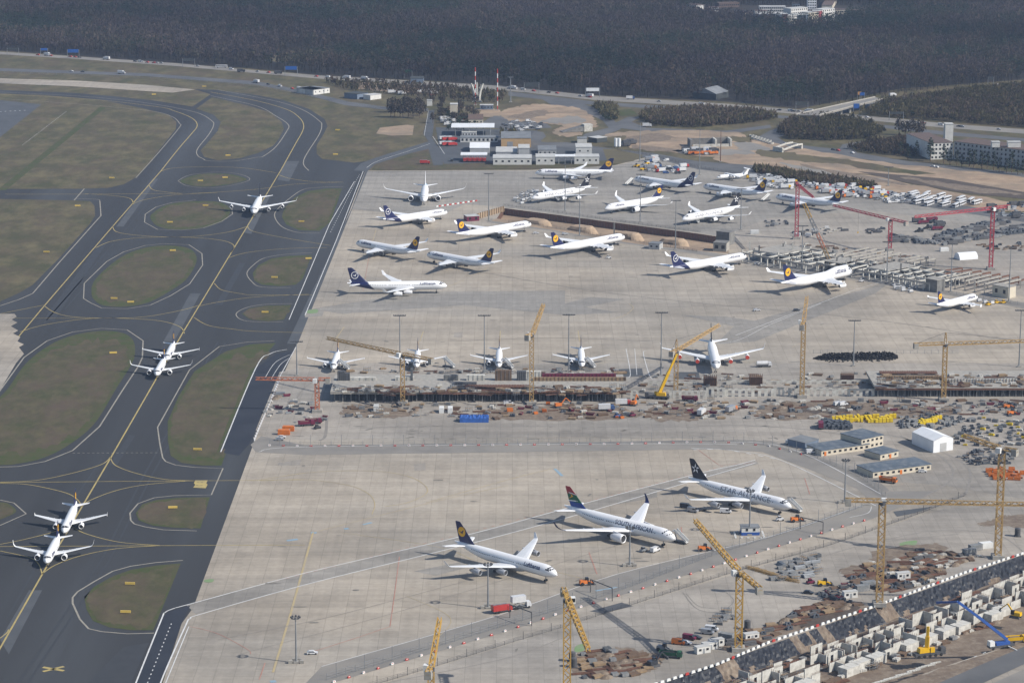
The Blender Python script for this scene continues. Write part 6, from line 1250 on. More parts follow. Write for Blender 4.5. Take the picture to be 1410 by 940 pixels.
def vehicle(kind, col, simple=False):
    def f():
        c = VC[col]; o = thing({'car': 'parked_car', 'van': 'van', 'truck': 'truck', 'bus': 'airport_bus', 'tipper': 'tipper_truck', 'tractor': 'apron_tractor', 'loader': 'wheel_loader', 'excavator': 'excavator', 'fire': 'fire_engine', 'tanker': 'fuel_truck', 'dolly': 'baggage_dolly', 'high': 'catering_truck'}[kind], 'x', {'car': 'car', 'van': 'van', 'truck': 'truck', 'bus': 'bus', 'tipper': 'truck', 'tractor': 'tractor', 'loader': 'loader', 'excavator': 'excavator', 'fire': 'fire engine', 'tanker': 'fuel truck', 'dolly': 'dolly', 'high': 'catering truck'}[kind])
        if kind == 'car':
            b = MB(); sideprism(b, [(-2.1, .3), (2.1, .3), (2.15, .75), (1.1, .9), (.4, 1.42), (-1.3, 1.42), (-2.0, .95)], 1.8, 0, .85); b.obj('body', c, o)
            g_ = MB(); sideprism(g_, [(1.0, .95), (.42, 1.36), (-1.25, 1.36), (-1.85, .98)], 1.84, 0, .86); g_.obj('windows', 'dark_glass', o); MB().box((-.4, 0, 1.435), (1.5, 1.35, .03)).obj('roof', c, o); wheels(o, (1.3, -1.3), 1.8, .33)
        elif kind == 'van':
            b = MB(); sideprism(b, [(-2.6, .4), (2.6, .4), (2.65, 1.1), (2.0, 1.3), (1.3, 2.2), (-2.6, 2.2)], 2.0, 0, .94); b.obj('body', c, o)
            g_ = MB(); g_.bar((2.02, 0, 1.33), (1.36, 0, 2.15), 1.7, 0, .06); g_.box((.9, 0, 1.65), (1.3, 2.02, .6)); g_.obj('windows', 'dark_glass', o); wheels(o, (1.7, -1.6), 2.0, .36)
        elif kind in ('truck', 'tipper', 'tanker', 'fire', 'high'):
            L = 8.5; MB().box((0, 0, .85), (L, 2.2, .4)).obj('chassis', 'dark_steel', o)
            cb = MB(); sideprism(cb, [(2.3, .7), (4.3, .7), (4.3, 1.7), (3.9, 2.8), (2.3, 2.8)], 2.4); cb.obj('cab', c, o); MB().bar((4.32, 0, 1.75), (3.95, 0, 2.7), 2.1, 0, .08).obj('windscreen', 'dark_glass', o)
            if kind == 'truck': MB().box((-1.1, 0, 2.3), (6.3, 2.45, 2.5)).obj('cargo_box', {'dark': 'dark_steel', 'maroon': 'maroon', 'orange': 'car_silver'}.get(col, 'car_white'), o)
            if kind == 'tipper':
                t = MB(); V = [(-4.2, -1.1, 1.1), (1.9, -1.1, 1.1), (1.9, 1.1, 1.1), (-4.2, 1.1, 1.1), (-4.5, -1.3, 2.6), (2.1, -1.3, 2.6), (2.1, 1.3, 2.6), (-4.5, 1.3, 2.6)]; t.add(V, [(3, 2, 1, 0), (0, 1, 5, 4), (1, 2, 6, 5), (2, 3, 7, 6), (3, 0, 4, 7)]); t.obj('tipping_body', c, o); MB().box((-1.1, 0, 2.1), (5.6, 2.2, .5), taper=.7).obj('load', 'soil', o)
            if kind == 'tanker': MB().cyl((-4.2, 0, 2.2), (2.0, 0, 2.2), 1.25, 0, 14).obj('tank', c, o)
            if kind == 'fire': MB().box((-1.1, 0, 2.2), (6.3, 2.45, 2.3)).obj('equipment_body', c, o); MB().bar((-4, 0, 3.55), (2, 0, 3.55), .7, 0, .2).obj('ladder', 'galvanised', o)
            if kind == 'high':
                MB().box((-1.1, 0, 4.2), (6.0, 2.5, 2.6)).obj('cargo_box', 'car_white', o); q = MB(); [q.bar((-3.5, s, 1), (1.5, s, 2.9), .2).bar((1.5, s, 1), (-3.5, s, 2.9), .2) for s in (-.9, .9)]; q.obj('scissor_lift', 'steel_grey', o)
            wheels(o, (3.2, -1.6, -2.9), 2.4, .5)
        elif kind == 'bus':
            MB().box((0, 0, 1.6), (13, 2.8, 2.5)).obj('body', c, o); g_ = MB().box((0, 0, 1.95), (12.2, 2.84, 1.0)).box((0, 0, 1.9), (13.06, 2.4, 1.3)); g_.obj('windows', 'dark_glass', o); MB().box((0, 0, 2.95), (12, 2.2, .2)).obj('roof_unit', c, o); wheels(o, (4.3, -4.0), 2.8, .5)
        elif kind == 'tractor':
            MB().box((0, 0, .75), (3.6, 1.8, .8), taper=.92).obj('body', c, o); MB().box((-.3, 0, 1.65), (1.4, 1.5, 1.1), taper=.85).obj('cab', c, o); MB().box((-.3, 0, 1.75), (1.46, 1.54, .6), taper=.88).obj('windows', 'dark_glass', o); wheels(o, (1.2, -1.2), 1.8, .42)
        elif kind == 'dolly':
            MB().box((0, 0, .55), (3.2, 1.7, .2)).obj('platform', 'steel_grey', o); MB().box((-.1, 0, 1.35), (2.6, 1.5, 1.4), taper=.92).obj('load_box', c, o); wheels(o, (1.1, -1.1), 1.7, .25)
        elif kind == 'loader':
            MB().box((-.9, 0, 1.5), (3.4, 2.0, 1.4), taper=.85).obj('engine_body', c, o); MB().box((.6, 0, 2.4), (1.5, 1.5, 1.7), taper=.85).obj('cab', 'dark_glass', o)
            for s in (1, -1): MB().bar((1, s * .7, 1.9), (3.5, s * .7, .7), .3).obj('lift_arm', c, o)
            q = MB(); sideprism(q, [(3.3, .15), (4.5, .1), (3.6, .5), (3.5, 1.3), (3.25, 1.2)], 2.6); q.obj('bucket', 'dark_steel', o); wheels(o, (1.5, -1.6), 2.4, .75)
        elif kind == 'excavator':
            for s in (1, -1): MB().box((0, s * 1.2, .5), (4.4, .65, 1.0), taper=.85).obj('track', 'dark_steel', o)
            MB().box((-.6, 0, 1.8), (3.6, 2.6, 1.4), taper=.92).obj('upper_body', c, o); MB().box((.9, .8, 2.4), (1.5, 1.1, 1.7), taper=.9).obj('cab', 'dark_glass', o)
            MB().bar((.8, -.2, 1.8), (3.6, -.2, 5.2), .5).obj('boom', c, o); MB().bar((3.5, -.2, 5.2), (6.2, -.2, 2.8), .4).obj('stick', c, o); q = MB(); sideprism(q, [(5.9, 2.8), (6.6, 2.9), (6.9, 1.9), (6.1, 1.6), (6.4, 2.2)], 1.2); q.obj('bucket', 'dark_steel', o)
        return o
    return f
def veh(kind, col, x, y, rz, label, group=None, z=.06): return put((kind, col), vehicle(kind, col), P(x, y) + Vector((0, 0, z)), rz, label, group)
for k, c, x, y, r, l in (('fire', 'red', 691, 842.5, .45, 'red fuel truck at the fence in front of the nearest airliner'), ('high', 'white', 717, 837, .4, 'white high box truck beside the red fuel truck'), ('car', 'white', 430, 900, .1, 'white car beside the lamp ring mast at the bottom left'), ('van', 'white', 902, 759, .9, 'white van near the nose of the airliner with the colourful tail'), ('tractor', 'grey', 886, 759, .8, 'small grey tractor left of the white van'),
                         ('van', 'dark', 944, 699, -.4, 'dark van behind the wing of the black tailed airliner'), ('van', 'silver', 954, 704.5, -.6, 'silver van among the cluster under the wing'), ('car', 'dark', 966, 703, .3, 'dark car at the right of the cluster under the wing'), ('van', 'white', 999, 706, -.2, 'white van with dark front standing alone under the black tailed airliner'), ('tractor', 'white', 1074, 716.5, .2, 'tiny white tractor below the black tail airliner nose'),
                         ('loader', 'orange', 1096, 718, .3, 'orange loader beside the right height portal'), ('loader', 'orange', 806, 805, .3, 'orange loader beside the left height portal'), ('loader', 'orange', 969, 758, .2, 'orange loader below the airliner with the colourful tail'), ('tipper', 'orange', 1223, 664, -.5, 'orange fronted tipper below the longest cream office'), ('van', 'white', 1089, 612, -.5, 'white van at the fence left of the blue grey container'), ('van', 'white', 1117, 624, .2, 'white van in front of the long cream office'), ('car', 'white', 1270, 650, .1, 'white car in front of the longest cream office'),
                         ('van', 'orange', 934, 886.5, -.3, 'orange van, leftmost of the parked row below the yellow crane'), ('car', 'white', 945, 886, -.4, 'white car between the orange van and the maroon one'), ('van', 'maroon', 949, 880, -.4, 'maroon van in the parked row below the yellow crane'), ('car', 'dark', 959, 879, -.4, 'dark car right of the maroon van'), ('van', 'silver', 974, 872.5, -.3, 'silver van behind the white cabins'), ('van', 'white', 980, 868, -.3, 'white van behind the white cabins'),
                         ('loader', 'grey', 913, 896, -.5, 'dark wheel loader left of the parked vans'), ('excavator', 'dark', 900, 917, .6, 'dark excavator on the brown timber field'), ('tipper', 'green', 924, 905, -.2, 'green skip truck below the wheel loader'), ('car', 'dark', 1113, 817, -.3, 'dark car alone between the material heaps'), ('tractor', 'maroon', 1116, 803, .4, 'maroon tractor beside the rows of grey racks'), ('loader', 'yellow', 1134, 806, .2, 'yellow loader right of the maroon tractor'),
                         ('excavator', 'yellow', 1398, 850, 2.6, 'yellow excavator at the right edge of the excavation'), ('tipper', 'yellow', 1400, 884, .2, 'yellow dumper at the right edge below the excavator'), ('van', 'white', 700, 557, .1, 'white van in front of the deck left of the tallest crane'), ('excavator', 'orange', 770, 561, .3, 'orange excavator right of the tallest crane foot'), ('truck', 'blue', 835, 565, .1, 'blue fronted lorry with white box in the deck yard'), ('truck', 'red', 858, 558, .1, 'red lorry below the white wall block'), ('tractor', 'blue', 850, 574, .5, 'small blue tractor at the yard edge'), ('tractor', 'maroon', 871, 573, .5, 'small maroon tractor at the yard edge'),
                         ('excavator', 'orange', 873, 558, 1.2, 'orange excavator below the white wall block'), ('truck', 'orange', 1007, 567, .9, 'orange lorry in the middle of the deck yard'), ('truck', 'white', 966, 571, 1.2, 'white box lorry on the brown heap yard'), ('tipper', 'maroon', 950, 552, -.2, 'maroon tipper in front of the wall frames'), ('tipper', 'maroon', 432, 583, .1, 'maroon tipper by the foot of the short orange crane'), ('tipper', 'maroon', 422, 586, .2, 'second maroon tipper near the orange containers'), ('tractor', 'dark', 437, 590, .6, 'dark tractor below the maroon tippers'),
                         ('car', 'white', 388, 603, .1, 'white car below the orange containers'), ('car', 'silver', 385, 606, .1, 'silver car below the orange containers'), ('truck', 'maroon', 1130, 589, 1.5, 'maroon lorry beside the dark rack stack'), ('van', 'white', 1154, 558, .5, 'white van in the right deck yard, left of two'), ('van', 'white', 1161, 558, .5, 'white van in the right deck yard, right of two'), ('loader', 'orange', 1388, 562, .2, 'orange loader at the right of the deck yard'), ('loader', 'orange', 1393, 571, .4, 'orange loader below another at the right border'),
                         ('tanker', 'white', 1052, 505, .1, 'white tank lorry right of the airliner with red engine covers'), ('tractor', 'white', 838, 356, .2, 'white tractor alone on the apron below the trench'), ('car', 'white', 738, 322, .2, 'white car on the road before the trench, left of two'), ('car', 'white', 778, 323, .2, 'white car on the road before the trench, right of two'), ('tractor', 'white', 1186, 388, .2, 'white tractor below the nose of the jumbo jet'), ('car', 'white', 1043, 364, .3, 'white car on the apron left of the jumbo jet'), ('car', 'white', 1042, 428, .3, 'white car on the apron below the jumbo jet'), ('car', 'dark', 1097, 428, .2, 'dark car left of the raised yellow jib'),
                         ('fire', 'red', 585, 226, .05, 'red fire engine on the perimeter road corner'), ('van', 'dark', 622, 222, 1.6, 'dark van left of the fire truck canopy'), ('truck', 'white', 891, 175, 0, 'white lorry on the slip road above the sand'), ('truck', 'blue', 868, 137, 0, 'blue fronted lorry on the motorway right of the pale gantry'), ('truck', 'white', 1229, 133, .6, 'white lorry on the bridge road'), ('bus', 'white', 305, 93.5, -.05, 'white coach on the motorway'), ('truck', 'dark', 332, 99.5, -.05, 'dark lorry behind the coach on the motorway'), ('truck', 'dark', 383, 102, -.05, 'dark lorry below the blue sign on the motorway')):
    veh(k, c, x, y, r, l)
for i in range(9): veh('fire', 'red', 640 + i * 3.4, 222.6 - (i % 2) * .3, 1.57, 'red fire engine parked under the white canopy', 'fire engines under the canopy')
for i in range(8): veh('fire' if i % 2 else 'truck', 'red', 611 + (i % 4) * 4, 193 + (i // 4) * 7 + (i % 2), .4, 'red fire engine in the open yard left of the white hall' if i % 2 else 'red and white lorry in the open yard left of the white hall', 'red vehicles in the station yard')
def rnd_in(poly, n, mind=0.0):
    w_ = [P(*q) for q in poly]; pw = [(v.x, v.y) for v in w_]; xs, ys = [v.x for v in w_], [v.y for v in w_]; out = []; tries = 0
    while len(out) < n and tries < n * 60:
        tries += 1; p = (random.uniform(min(xs), max(xs)), random.uniform(min(ys), max(ys)))
        if not inside(np.array([p]), pw)[0]: continue
        if mind and any((p[0] - q[0]) ** 2 + (p[1] - q[1]) ** 2 < mind * mind for q in out): continue
        out.append(p)
    return [Vector((p[0], p[1], .06)) for p in out]
def park(poly, n, kinds, where, group, mind=4.5, ang=0.3, jit=.25):
    for i, p in enumerate(rnd_in(poly, n, mind)):
        k, c = kinds[i % len(kinds)]; nm = {'car': 'car', 'van': 'van', 'truck': 'lorry', 'bus': 'airport bus', 'tipper': 'tipper', 'tractor': 'tractor', 'loader': 'loader', 'high': 'high lift truck', 'dolly': 'dolly', 'tanker': 'tank lorry', 'fire': 'lorry'}[k]
        put((k, c), vehicle(k, c), p, ang + random.choice((0, math.pi)) + random.uniform(-jit, jit), '%s %s %s' % (c, nm, where), group)
park([(866, 231), (900, 219), (918, 222), (912, 234), (880, 238)], 16, [('van', 'silver'), ('van', 'white'), ('truck', 'blue'), ('loader', 'yellow'), ('truck', 'orange'), ('van', 'dark')], 'in the vehicle cluster right of the station', 'vehicles right of the station', 6)
park([(902, 236), (920, 231), (944, 230), (940, 239), (915, 241)], 14, [('van', 'dark'), ('truck', 'red'), ('van', 'white'), ('tractor', 'white'), ('van', 'blue')], 'in the cluster behind the all navy tailed airliner', 'vehicles behind the navy tail', 6)
park([(1030, 246), (1060, 242), (1095, 252), (1090, 262), (1050, 258)], 60, [('tractor', 'white'), ('van', 'silver'), ('tractor', 'grey'), ('dolly', 'white'), ('truck', 'yellow'), ('van', 'white'), ('dolly', 'grey')], 'in the crowded park left of the first red crane', 'vehicles left of the red crane', 4.6)
park([(1105, 251), (1140, 256), (1150, 262), (1110, 258)], 14, [('van', 'white'), ('tractor', 'white'), ('van', 'silver')], 'in the short row right of the first red crane', 'vehicles right of the red crane', 5)
park([(1128, 258), (1160, 255), (1220, 264), (1220, 274), (1165, 272), (1130, 265)], 74, [('van', 'white'), ('van', 'dark'), ('dolly', 'white'), ('van', 'silver'), ('truck', 'red'), ('tractor', 'white'), ('dolly', 'yellow'), ('truck', 'orange')], 'in the crowded park behind the airliner by the red crane', 'vehicles behind the airliner', 4.6)
park([(1195, 272), (1225, 266), (1262, 272), (1265, 280), (1225, 280)], 40, [('tractor', 'grey'), ('dolly', 'grey'), ('van', 'silver'), ('van', 'white'), ('tractor', 'white')], 'in the grey rows left of the white buses', 'vehicles left of the buses', 4.6)
park([(1255, 268), (1290, 270), (1345, 279), (1345, 283), (1300, 286), (1262, 282)], 34, [('bus', 'white')], 'in the park along the upper edge of the right yard', 'white buses in the right yard', 9, 1.0, .15)
park([(1355, 286), (1430, 282), (1430, 300), (1370, 302)], 24, [('truck', 'dark'), ('dolly', 'grey'), ('van', 'silver')], 'beyond the jib of the right red crane', 'vehicles beyond the right red crane', 6)
park([(700, 275), (730, 262), (757, 266), (720, 282)], 26, [('dolly', 'grey'), ('tractor', 'white'), ('dolly', 'white')], 'in the equipment field at the nose of the black tailed airliner', 'equipment left of the airliner', 4)
park([(1230, 393), (1258, 397), (1256, 403), (1232, 400)], 14, [('dolly', 'white'), ('dolly', 'grey'), ('tractor', 'white')], 'in the field above the small airliner', 'equipment above the small airliner', 4)
park([(1348, 415), (1382, 417), (1378, 421), (1350, 420)], 6, [('dolly', 'white'), ('tractor', 'yellow')], 'by the nose of the small airliner', 'equipment by the small airliner', 4)
park([(606, 160), (640, 162), (636, 175), (610, 178)], 26, [('car', 'dark'), ('car', 'white'), ('car', 'silver'), ('truck', 'white'), ('car', 'red')], 'in the car park left of the brown roofed house', 'cars left of the brown roofed house', 5)
park([(690, 168), (740, 166), (752, 178), (700, 182)], 22, [('car', 'white'), ('car', 'dark'), ('car', 'silver'), ('van', 'white')], 'in the car park behind the beige hall', 'cars behind the beige hall', 6)
park([(525, 122), (600, 124), (600, 132), (540, 130)], 14, [('car', 'white'), ('truck', 'white'), ('car', 'red')], 'on the sandy lot by the motorway', 'vehicles on the sandy lot', 8)
park([(940, 207), (985, 208), (985, 214), (945, 213)], 16, [('truck', 'dark'), ('truck', 'blue'), ('van', 'silver'), ('tipper', 'orange')], 'in front of the unfinished abutment', 'vehicles before the abutment', 5)
park([(856, 196), (872, 197), (872, 203), (857, 203)], 5, [('truck', 'dark')], 'beside the two white silos', 'lorries beside the silos', 6)
park([(1258, 300), (1300, 303), (1300, 318), (1258, 320)], 9, [('tipper', 'maroon'), ('truck', 'dark'), ('loader', 'dark')], 'under the jib of the right red crane', 'machines under the red jib', 7)
def on_road(pts, n, ang, where, group, z=.06):
    sp = smooth(pts); d = dens(pts, 1.0)
    for i in range(n):
        p, r = random.choice(d); k, c = random.choice([('car', 'white'), ('car', 'dark'), ('car', 'silver'), ('van', 'white'), ('car', 'red'), ('truck', 'white')])
        put((k, c), vehicle(k, c), p + Vector((0, random.uniform(-1.5, 1.5), z)), r + random.choice((0, math.pi)), '%s %s %s' % (c, 'lorry' if k == 'truck' else k, where), group)
on_road([(0, 73.2), (100, 79), (240, 89), (353, 99), (440, 106.5), (600, 116)], 26, 0, 'driving on the left part of the motorway', 'vehicles on the left motorway')
on_road([(700, 122), (820, 135), (1000, 146), (1180, 161), (1300, 173), (1410, 182)], 26, 0, 'driving on the right part of the motorway', 'vehicles on the right motorway')
on_road([(20, 96), (200, 103), (353, 114), (420, 126)], 8, 0, 'on the perimeter road above the taxiways', 'vehicles on the perimeter road')
on_road([(1200, 141), (1280, 131), (1400, 115)], 5, 0, 'on the far road beyond the bridge', 'vehicles on the bridge road')
on_road([(1000, 183), (1075, 198), (1150, 207), (1250, 226), (1400, 244)], 6, 0, 'on the slip road below the hotel', 'vehicles on the slip road')
# boarding stairs
def stairs():
    o = thing('boarding_stairs', 'x', 'stairs'); MB().box((0, 0, .7), (7.5, 2.2, .5)).obj('chassis', 'dark_steel', o); q = MB()
    for k in range(12): q.box((-3.6 + k * .55, 0, .9 + k * .33), (.56, 1.7, .18))
    q.obj('steps', 'white_paint', o)
    for s in (1, -1): MB().bar((-3.8, s * .95, 1.5), (2.9, s * .95, 5.6), .12, 0, 1.0).obj('side_panel', 'white_paint', o)
    MB().box((3.6, 0, 4.75), (1.9, 2.0, .2)).obj('platform', 'steel_grey', o); MB().bar((2.2, 0, .9), (3.2, 0, 4.6), .4).obj('lift_ram', 'steel_grey', o); wheels(o, (2.4, -2.4), 2.2, .4); return o
for x, y, r, l in ((600, 277, 2.5, 'boarding stairs at the white finned airliner facing the camera'), (867, 255, .7, 'boarding stairs at the nose of the all navy tailed airliner at the top'), (1055, 277, .6, 'boarding stairs at the nose of the airliner behind the red crane'), (765, 277, 2.3, 'boarding stairs at the black tailed airliner by the station'), (849, 291, 2.3, 'boarding stairs beside the twin engined navy tailed airliner'), (957, 307, 2.3, 'boarding stairs at the black finned airliner behind the trench'), (473, 509, 2.6, 'boarding stairs at the small airliner nearest the dark road'), (618, 506, 2.5, 'boarding stairs standing free between the second and third small airliner'), (699, 507, 2.4, 'boarding stairs at the third small airliner facing the deck'), (812, 506, 2.4, 'boarding stairs at the fourth small airliner facing the deck'), (1094, 704, 2.4, 'white boarding stairs at the nose of the black tailed airliner in front'), (937, 747, 2.4, 'white boarding stairs at the nose of the airliner with the colourful fin')):
    put('stairs', stairs, P(x, y) + Vector((0, 0, .06)), r, l, 'boarding stairs')
# ================================================================ stacks and heaps of the building sites
mat('panel_grey', (0.2, 0.21, 0.215), (0.14, 0.148, 0.155), 0.5, c3=(0.3, 0.29, 0.28), scale3=.6); mat('panel_blue', (0.1, 0.112, 0.13), (0.07, 0.08, 0.094), 0.5); mat('tarp_blue', (0.03, 0.1, 0.35), (0.025, 0.08, 0.27), 0.6, 0.5); mat('pack_yellow', (0.72, 0.52, 0.02), (0.64, 0.46, 0.02), 0.3, 0.5)
def st(name, cat, f):
    def g():
        o = thing(name, 'x', cat); f(o); return o
    return g
def k_timber(c='timber'):
    def f(o):
        for i in range(3): MB().box((0, -1.3 + i * 1.3, .55 + random.uniform(0, .3)), (5.5 + random.uniform(-1, 1), 1.1, 1.0)).obj('bundle', c, o)
        MB().box((-1.5, 0, .08), (.2, 3.8, .16)).box((1.5, 0, .08), (.2, 3.8, .16)).obj('bearer', 'timber_dark', o)
    return f
def k_pipes(c):
    def f(o):
        for r_ in range(3):
            for i in range(5 - r_): MB().cyl((-3, (-2 + i + r_ * .5) * .62, .32 + r_ * .54), (3, (-2 + i + r_ * .5) * .62, .32 + r_ * .54), .3, 0, 8).obj('pipe', c, o)
    return f
def k_rebar(o):
    q = MB(); [q.bar((-5 + random.uniform(-.6, .6), y, z), (5 + random.uniform(-.6, .6), y + random.uniform(-.2, .2), z), .13) for y in np.linspace(-1.2, 1.2, 9) for z in (.3, .5)]; q.obj('bar_bundle', 'rust', o); MB().box((-2.5, 0, .1), (.25, 3, .2)).box((2.5, 0, .1), (.25, 3, .2)).obj('bearer', 'timber_dark', o)
def k_panels(c):
    def f(o):
        for i in range(6): MB().box((0, -1.5 + i * .55, .9 + .1 * random.random()), (3.6, .22, 1.8 + random.uniform(-.3, .3))).obj('panel', c, o)
        MB().box((0, 0, .06), (3.8, 3.6, .12)).obj('rack_base', 'dark_steel', o)
    return f
def k_container(c, w_=6.06):
    def f(o):
        b = MB().box((0, 0, 1.3), (w_, 2.44, 2.6)); [b.box((-w_ / 2 + .4 + i * .6, s * 1.23, 1.3), (.25, .06, 2.3)) for i in range(int(w_ / .6)) for s in (1, -1)]; b.obj('body', c, o); MB().box((w_ / 2 + .03, 0, 1.3), (.06, 2.2, 2.3)).obj('door', c, o)
        for x in (-w_ / 2 + .1, w_ / 2 - .1): MB().box((x, 0, 2.64), (.2, 2.46, .1)).obj('corner_rail', 'steel_grey', o)
    return f
def k_cabin(o):
    MB().box((0, 0, 1.35), (6.0, 2.5, 2.7)).obj('wall', 'plaster_white', o); MB().box((0, 0, 2.78), (6.2, 2.7, .15)).obj('roof', 'roof_light', o)
    for x in (-1.6, 1.6): MB().box((x, -1.27, 1.6), (1.1, .08, .9)).obj('window', 'dark_glass', o)
    MB().box((0, -1.27, 1.05), (.9, .08, 2.0)).obj('door', 'steel_grey', o)
def k_pallets(c):
    def f(o):
        for i, (x, y) in enumerate(((-1, -.7), (.3, -.7), (1.6, -.6), (-1, .7), (.4, .7), (1.6, .7))):
            h_ = random.uniform(.6, 1.6); p = MB().box((x, y, .15 + h_ / 2), (1.1, 1.0, h_)).obj('packed_load', c, o); MB().box((x, y, .07), (1.2, 1.1, .14)).obj('pallet', 'timber', p)
    return f
def k_skip(c):
    def f(o):
        q = MB(); V = [(-2, -.9, .1), (2, -.9, .1), (2, .9, .1), (-2, .9, .1), (-2.7, -1.1, 1.6), (2.7, -1.1, 1.6), (2.7, 1.1, 1.6), (-2.7, 1.1, 1.6)]; q.add(V, [(3, 2, 1, 0), (0, 1, 5, 4), (1, 2, 6, 5), (2, 3, 7, 6), (3, 0, 4, 7)]); q.obj('skip_body', c, o); MB().box((0, 0, 1.1), (4.3, 1.8, .5), taper=.8).obj('load', 'soil', o)
    return f
def k_girder(c):
    def f(o):
        q = MB(); lattice(q, (-6, 0, 1.0), (6, 0, 1.0), 1.5, .2, 1.8); q.obj('lattice_section', c, o); MB().box((-3, 0, .12), (.3, 2.2, .24)).box((3, 0, .12), (.3, 2.2, .24)).obj('bearer', 'timber_dark', o)
    return f
def k_blocks(o):
    for i in range(7): MB().box((-3 + i, random.uniform(-.3, .3), .4), (.85, 1.2, .8), 0, random.uniform(-.2, .2)).obj('block', 'concrete_pale', o)
def k_scaffold(o):
    q = MB(); [q.bar((x, y, 0), (x, y, 3.2), .13) for x in (-2.4, -.8, .8, 2.4) for y in (-.8, .8)]; [q.bar((-2.4, y, z), (2.4, y, z), .11) for y in (-.8, .8) for z in (1, 2, 3)]; q.obj('tube_frame', 'galvanised', o); MB().box((0, 0, 2.05), (4.8, 1.6, .1)).obj('walk_board', 'timber', o)
def k_heap(c):
    def f(o):
        q = MB(); n = 14; V = [(random.uniform(2.8, 3.8) * math.cos(6.283 * k / n) * s, random.uniform(1.8, 2.5) * math.sin(6.283 * k / n) * s, z * random.uniform(.85, 1.15)) for s, z in ((1, 0), (.7, .7), (.3, 1.2)) for k in range(n)] + [(0, 0, 1.4)]
        q.add(V, [(j * n + k, j * n + (k + 1) % n, (j + 1) * n + (k + 1) % n, (j + 1) * n + k) for j in range(2) for k in range(n)] + [(2 * n + k, 2 * n + (k + 1) % n, 3 * n) for k in range(n)]); q.obj('heap', c, o)
    return f
def k_tank(c):
    def f(o):
        MB().cyl((0, 0, .3), (0, 0, 3.6), 1.3, 0, 14).obj('tank', c, o); MB().cyl((0, 0, 3.6), (0, 0, 4.0), 1.3, 0, 14, .4).obj('tank_top', c, o); MB().box((0, 0, .15), (2.8, 2.8, .3)).obj('skid', 'dark_steel', o)
    return f
def k_crates(o):
    for i, (x, y, z) in enumerate(((-1.1, -.6, 0), (.1, -.6, 0), (1.3, -.6, 0), (-1.1, .7, 0), (.2, .7, 0), (-1, -.5, 1), (.2, .6, 1), (1.2, -.5, 1))): MB().box((x, y, .45 + z * .9), (1.05, 1.15, .84), 0, random.uniform(-.06, .06)).obj('crate', 'panel_blue', o)
K = {'timber': ('timber_stack', 'timber stack', k_timber(), 'pale timber stack'), 'darktimber': ('timber_stack', 'timber stack', k_timber('timber_dark'), 'dark brown timber stack'), 'pipes': ('pipe_stack', 'pipe stack', k_pipes('galvanised'), 'grey pipe stack'), 'darkpipes': ('pipe_stack', 'pipe stack', k_pipes('dark_steel'), 'dark pipe stack'), 'rebar': ('rebar_bundle', 'rebar', k_rebar, 'rusty bar bundle'),
     'grey': ('panel_rack', 'panel rack', k_panels('panel_grey'), 'grey panel rack'), 'blue': ('crate_stack', 'crate stack', k_crates, 'dark blue grey crate stack'), 'pallet': ('pallet_group', 'pallets', k_pallets('panel_grey'), 'group of grey pallets'), 'pale': ('pallet_group', 'pallets', k_pallets('concrete_pale'), 'group of pale pallets'), 'yellow': ('pallet_group', 'pallets', k_pallets('pack_yellow'), 'group of yellow packs'),
     'cabin': ('site_cabin', 'cabin', k_cabin, 'white site cabin'), 'greycont': ('site_container', 'container', k_container('panel_grey'), 'grey container'), 'bluecont': ('site_container', 'container', k_container('blue_paint'), 'blue container'), 'orangecont': ('site_container', 'container', k_container('orange_paint'), 'orange container'), 'whitecont': ('site_container', 'container', k_container('white_paint'), 'white container'),
     'skip': ('skip', 'skip', k_skip('panel_blue'), 'blue grey skip'), 'redskip': ('skip', 'skip', k_skip('maroon'), 'dark red skip'), 'orange': ('formwork_stack', 'formwork', k_panels('orange_paint'), 'orange formwork rack'), 'girder': ('crane_section', 'crane section', k_girder('crane_ochre'), 'ochre lattice section'), 'blocks': ('stone_row', 'stones', k_blocks, 'row of pale blocks'), 'scaffold': ('scaffold', 'scaffold', k_scaffold, 'tube scaffold'), 'heap': ('soil_heap', 'soil heap', k_heap('soil'), 'brown soil heap'), 'rubble': ('rubble_heap', 'rubble heap', k_heap('concrete_block'), 'grey rubble heap'), 'tank': ('silo_tank', 'tank', k_tank('dark_steel'), 'dark upright tank')}
def item(k, x, y, rz=0.0, label=None, group=None, z=.06, s=None, pz=0.0):
    n, c, f, l = K[k]; return put(('site', k), st(n, c, f), P(x, y, pz) + Vector((0, 0, z)), rz, label or l, group, s)
def strew(poly, n, kinds, where, group, mind=3.0, ang=0.0, jit=.4, lo=.5, hi=.9, z=.06, pz=0.0):
    pts = rnd_in(poly, n, mind)
    for i, p in enumerate(pts):
        k = kinds[i % len(kinds)]; nm, c, f, l = K[k]
        if pz: q = px(p); p = P(q[0], q[1], pz)
        put(('site', k), st(nm, c, f), Vector((p.x, p.y, pz + z)), ang + random.choice((0, 1.5708)) * (random.random() < .3) + random.uniform(-jit, jit), l + ' ' + where, group, random.uniform(lo, hi))
strew([(478, 560), (560, 556), (700, 558), (700, 578), (480, 575)], 62, ['timber', 'pallet', 'rebar', 'pale', 'grey', 'darktimber', 'skip', 'heap', 'scaffold'], 'in the yard below the left half of the left deck', 'stacks below the left deck')
strew([(700, 557), (862, 555), (866, 577), (700, 578)], 58, ['darktimber', 'rebar', 'grey', 'timber', 'orange', 'pale', 'blue', 'redskip', 'heap'], 'in the yard below the right half of the left deck', 'stacks beside the tallest crane')
strew([(880, 553), (1060, 551), (1062, 576), (885, 577)], 76, ['rebar', 'darktimber', 'heap', 'grey', 'pale', 'scaffold', 'timber', 'blue', 'redskip', 'pallet', 'pale'], 'in the yard below the wall frames', 'stacks below the wall frames')
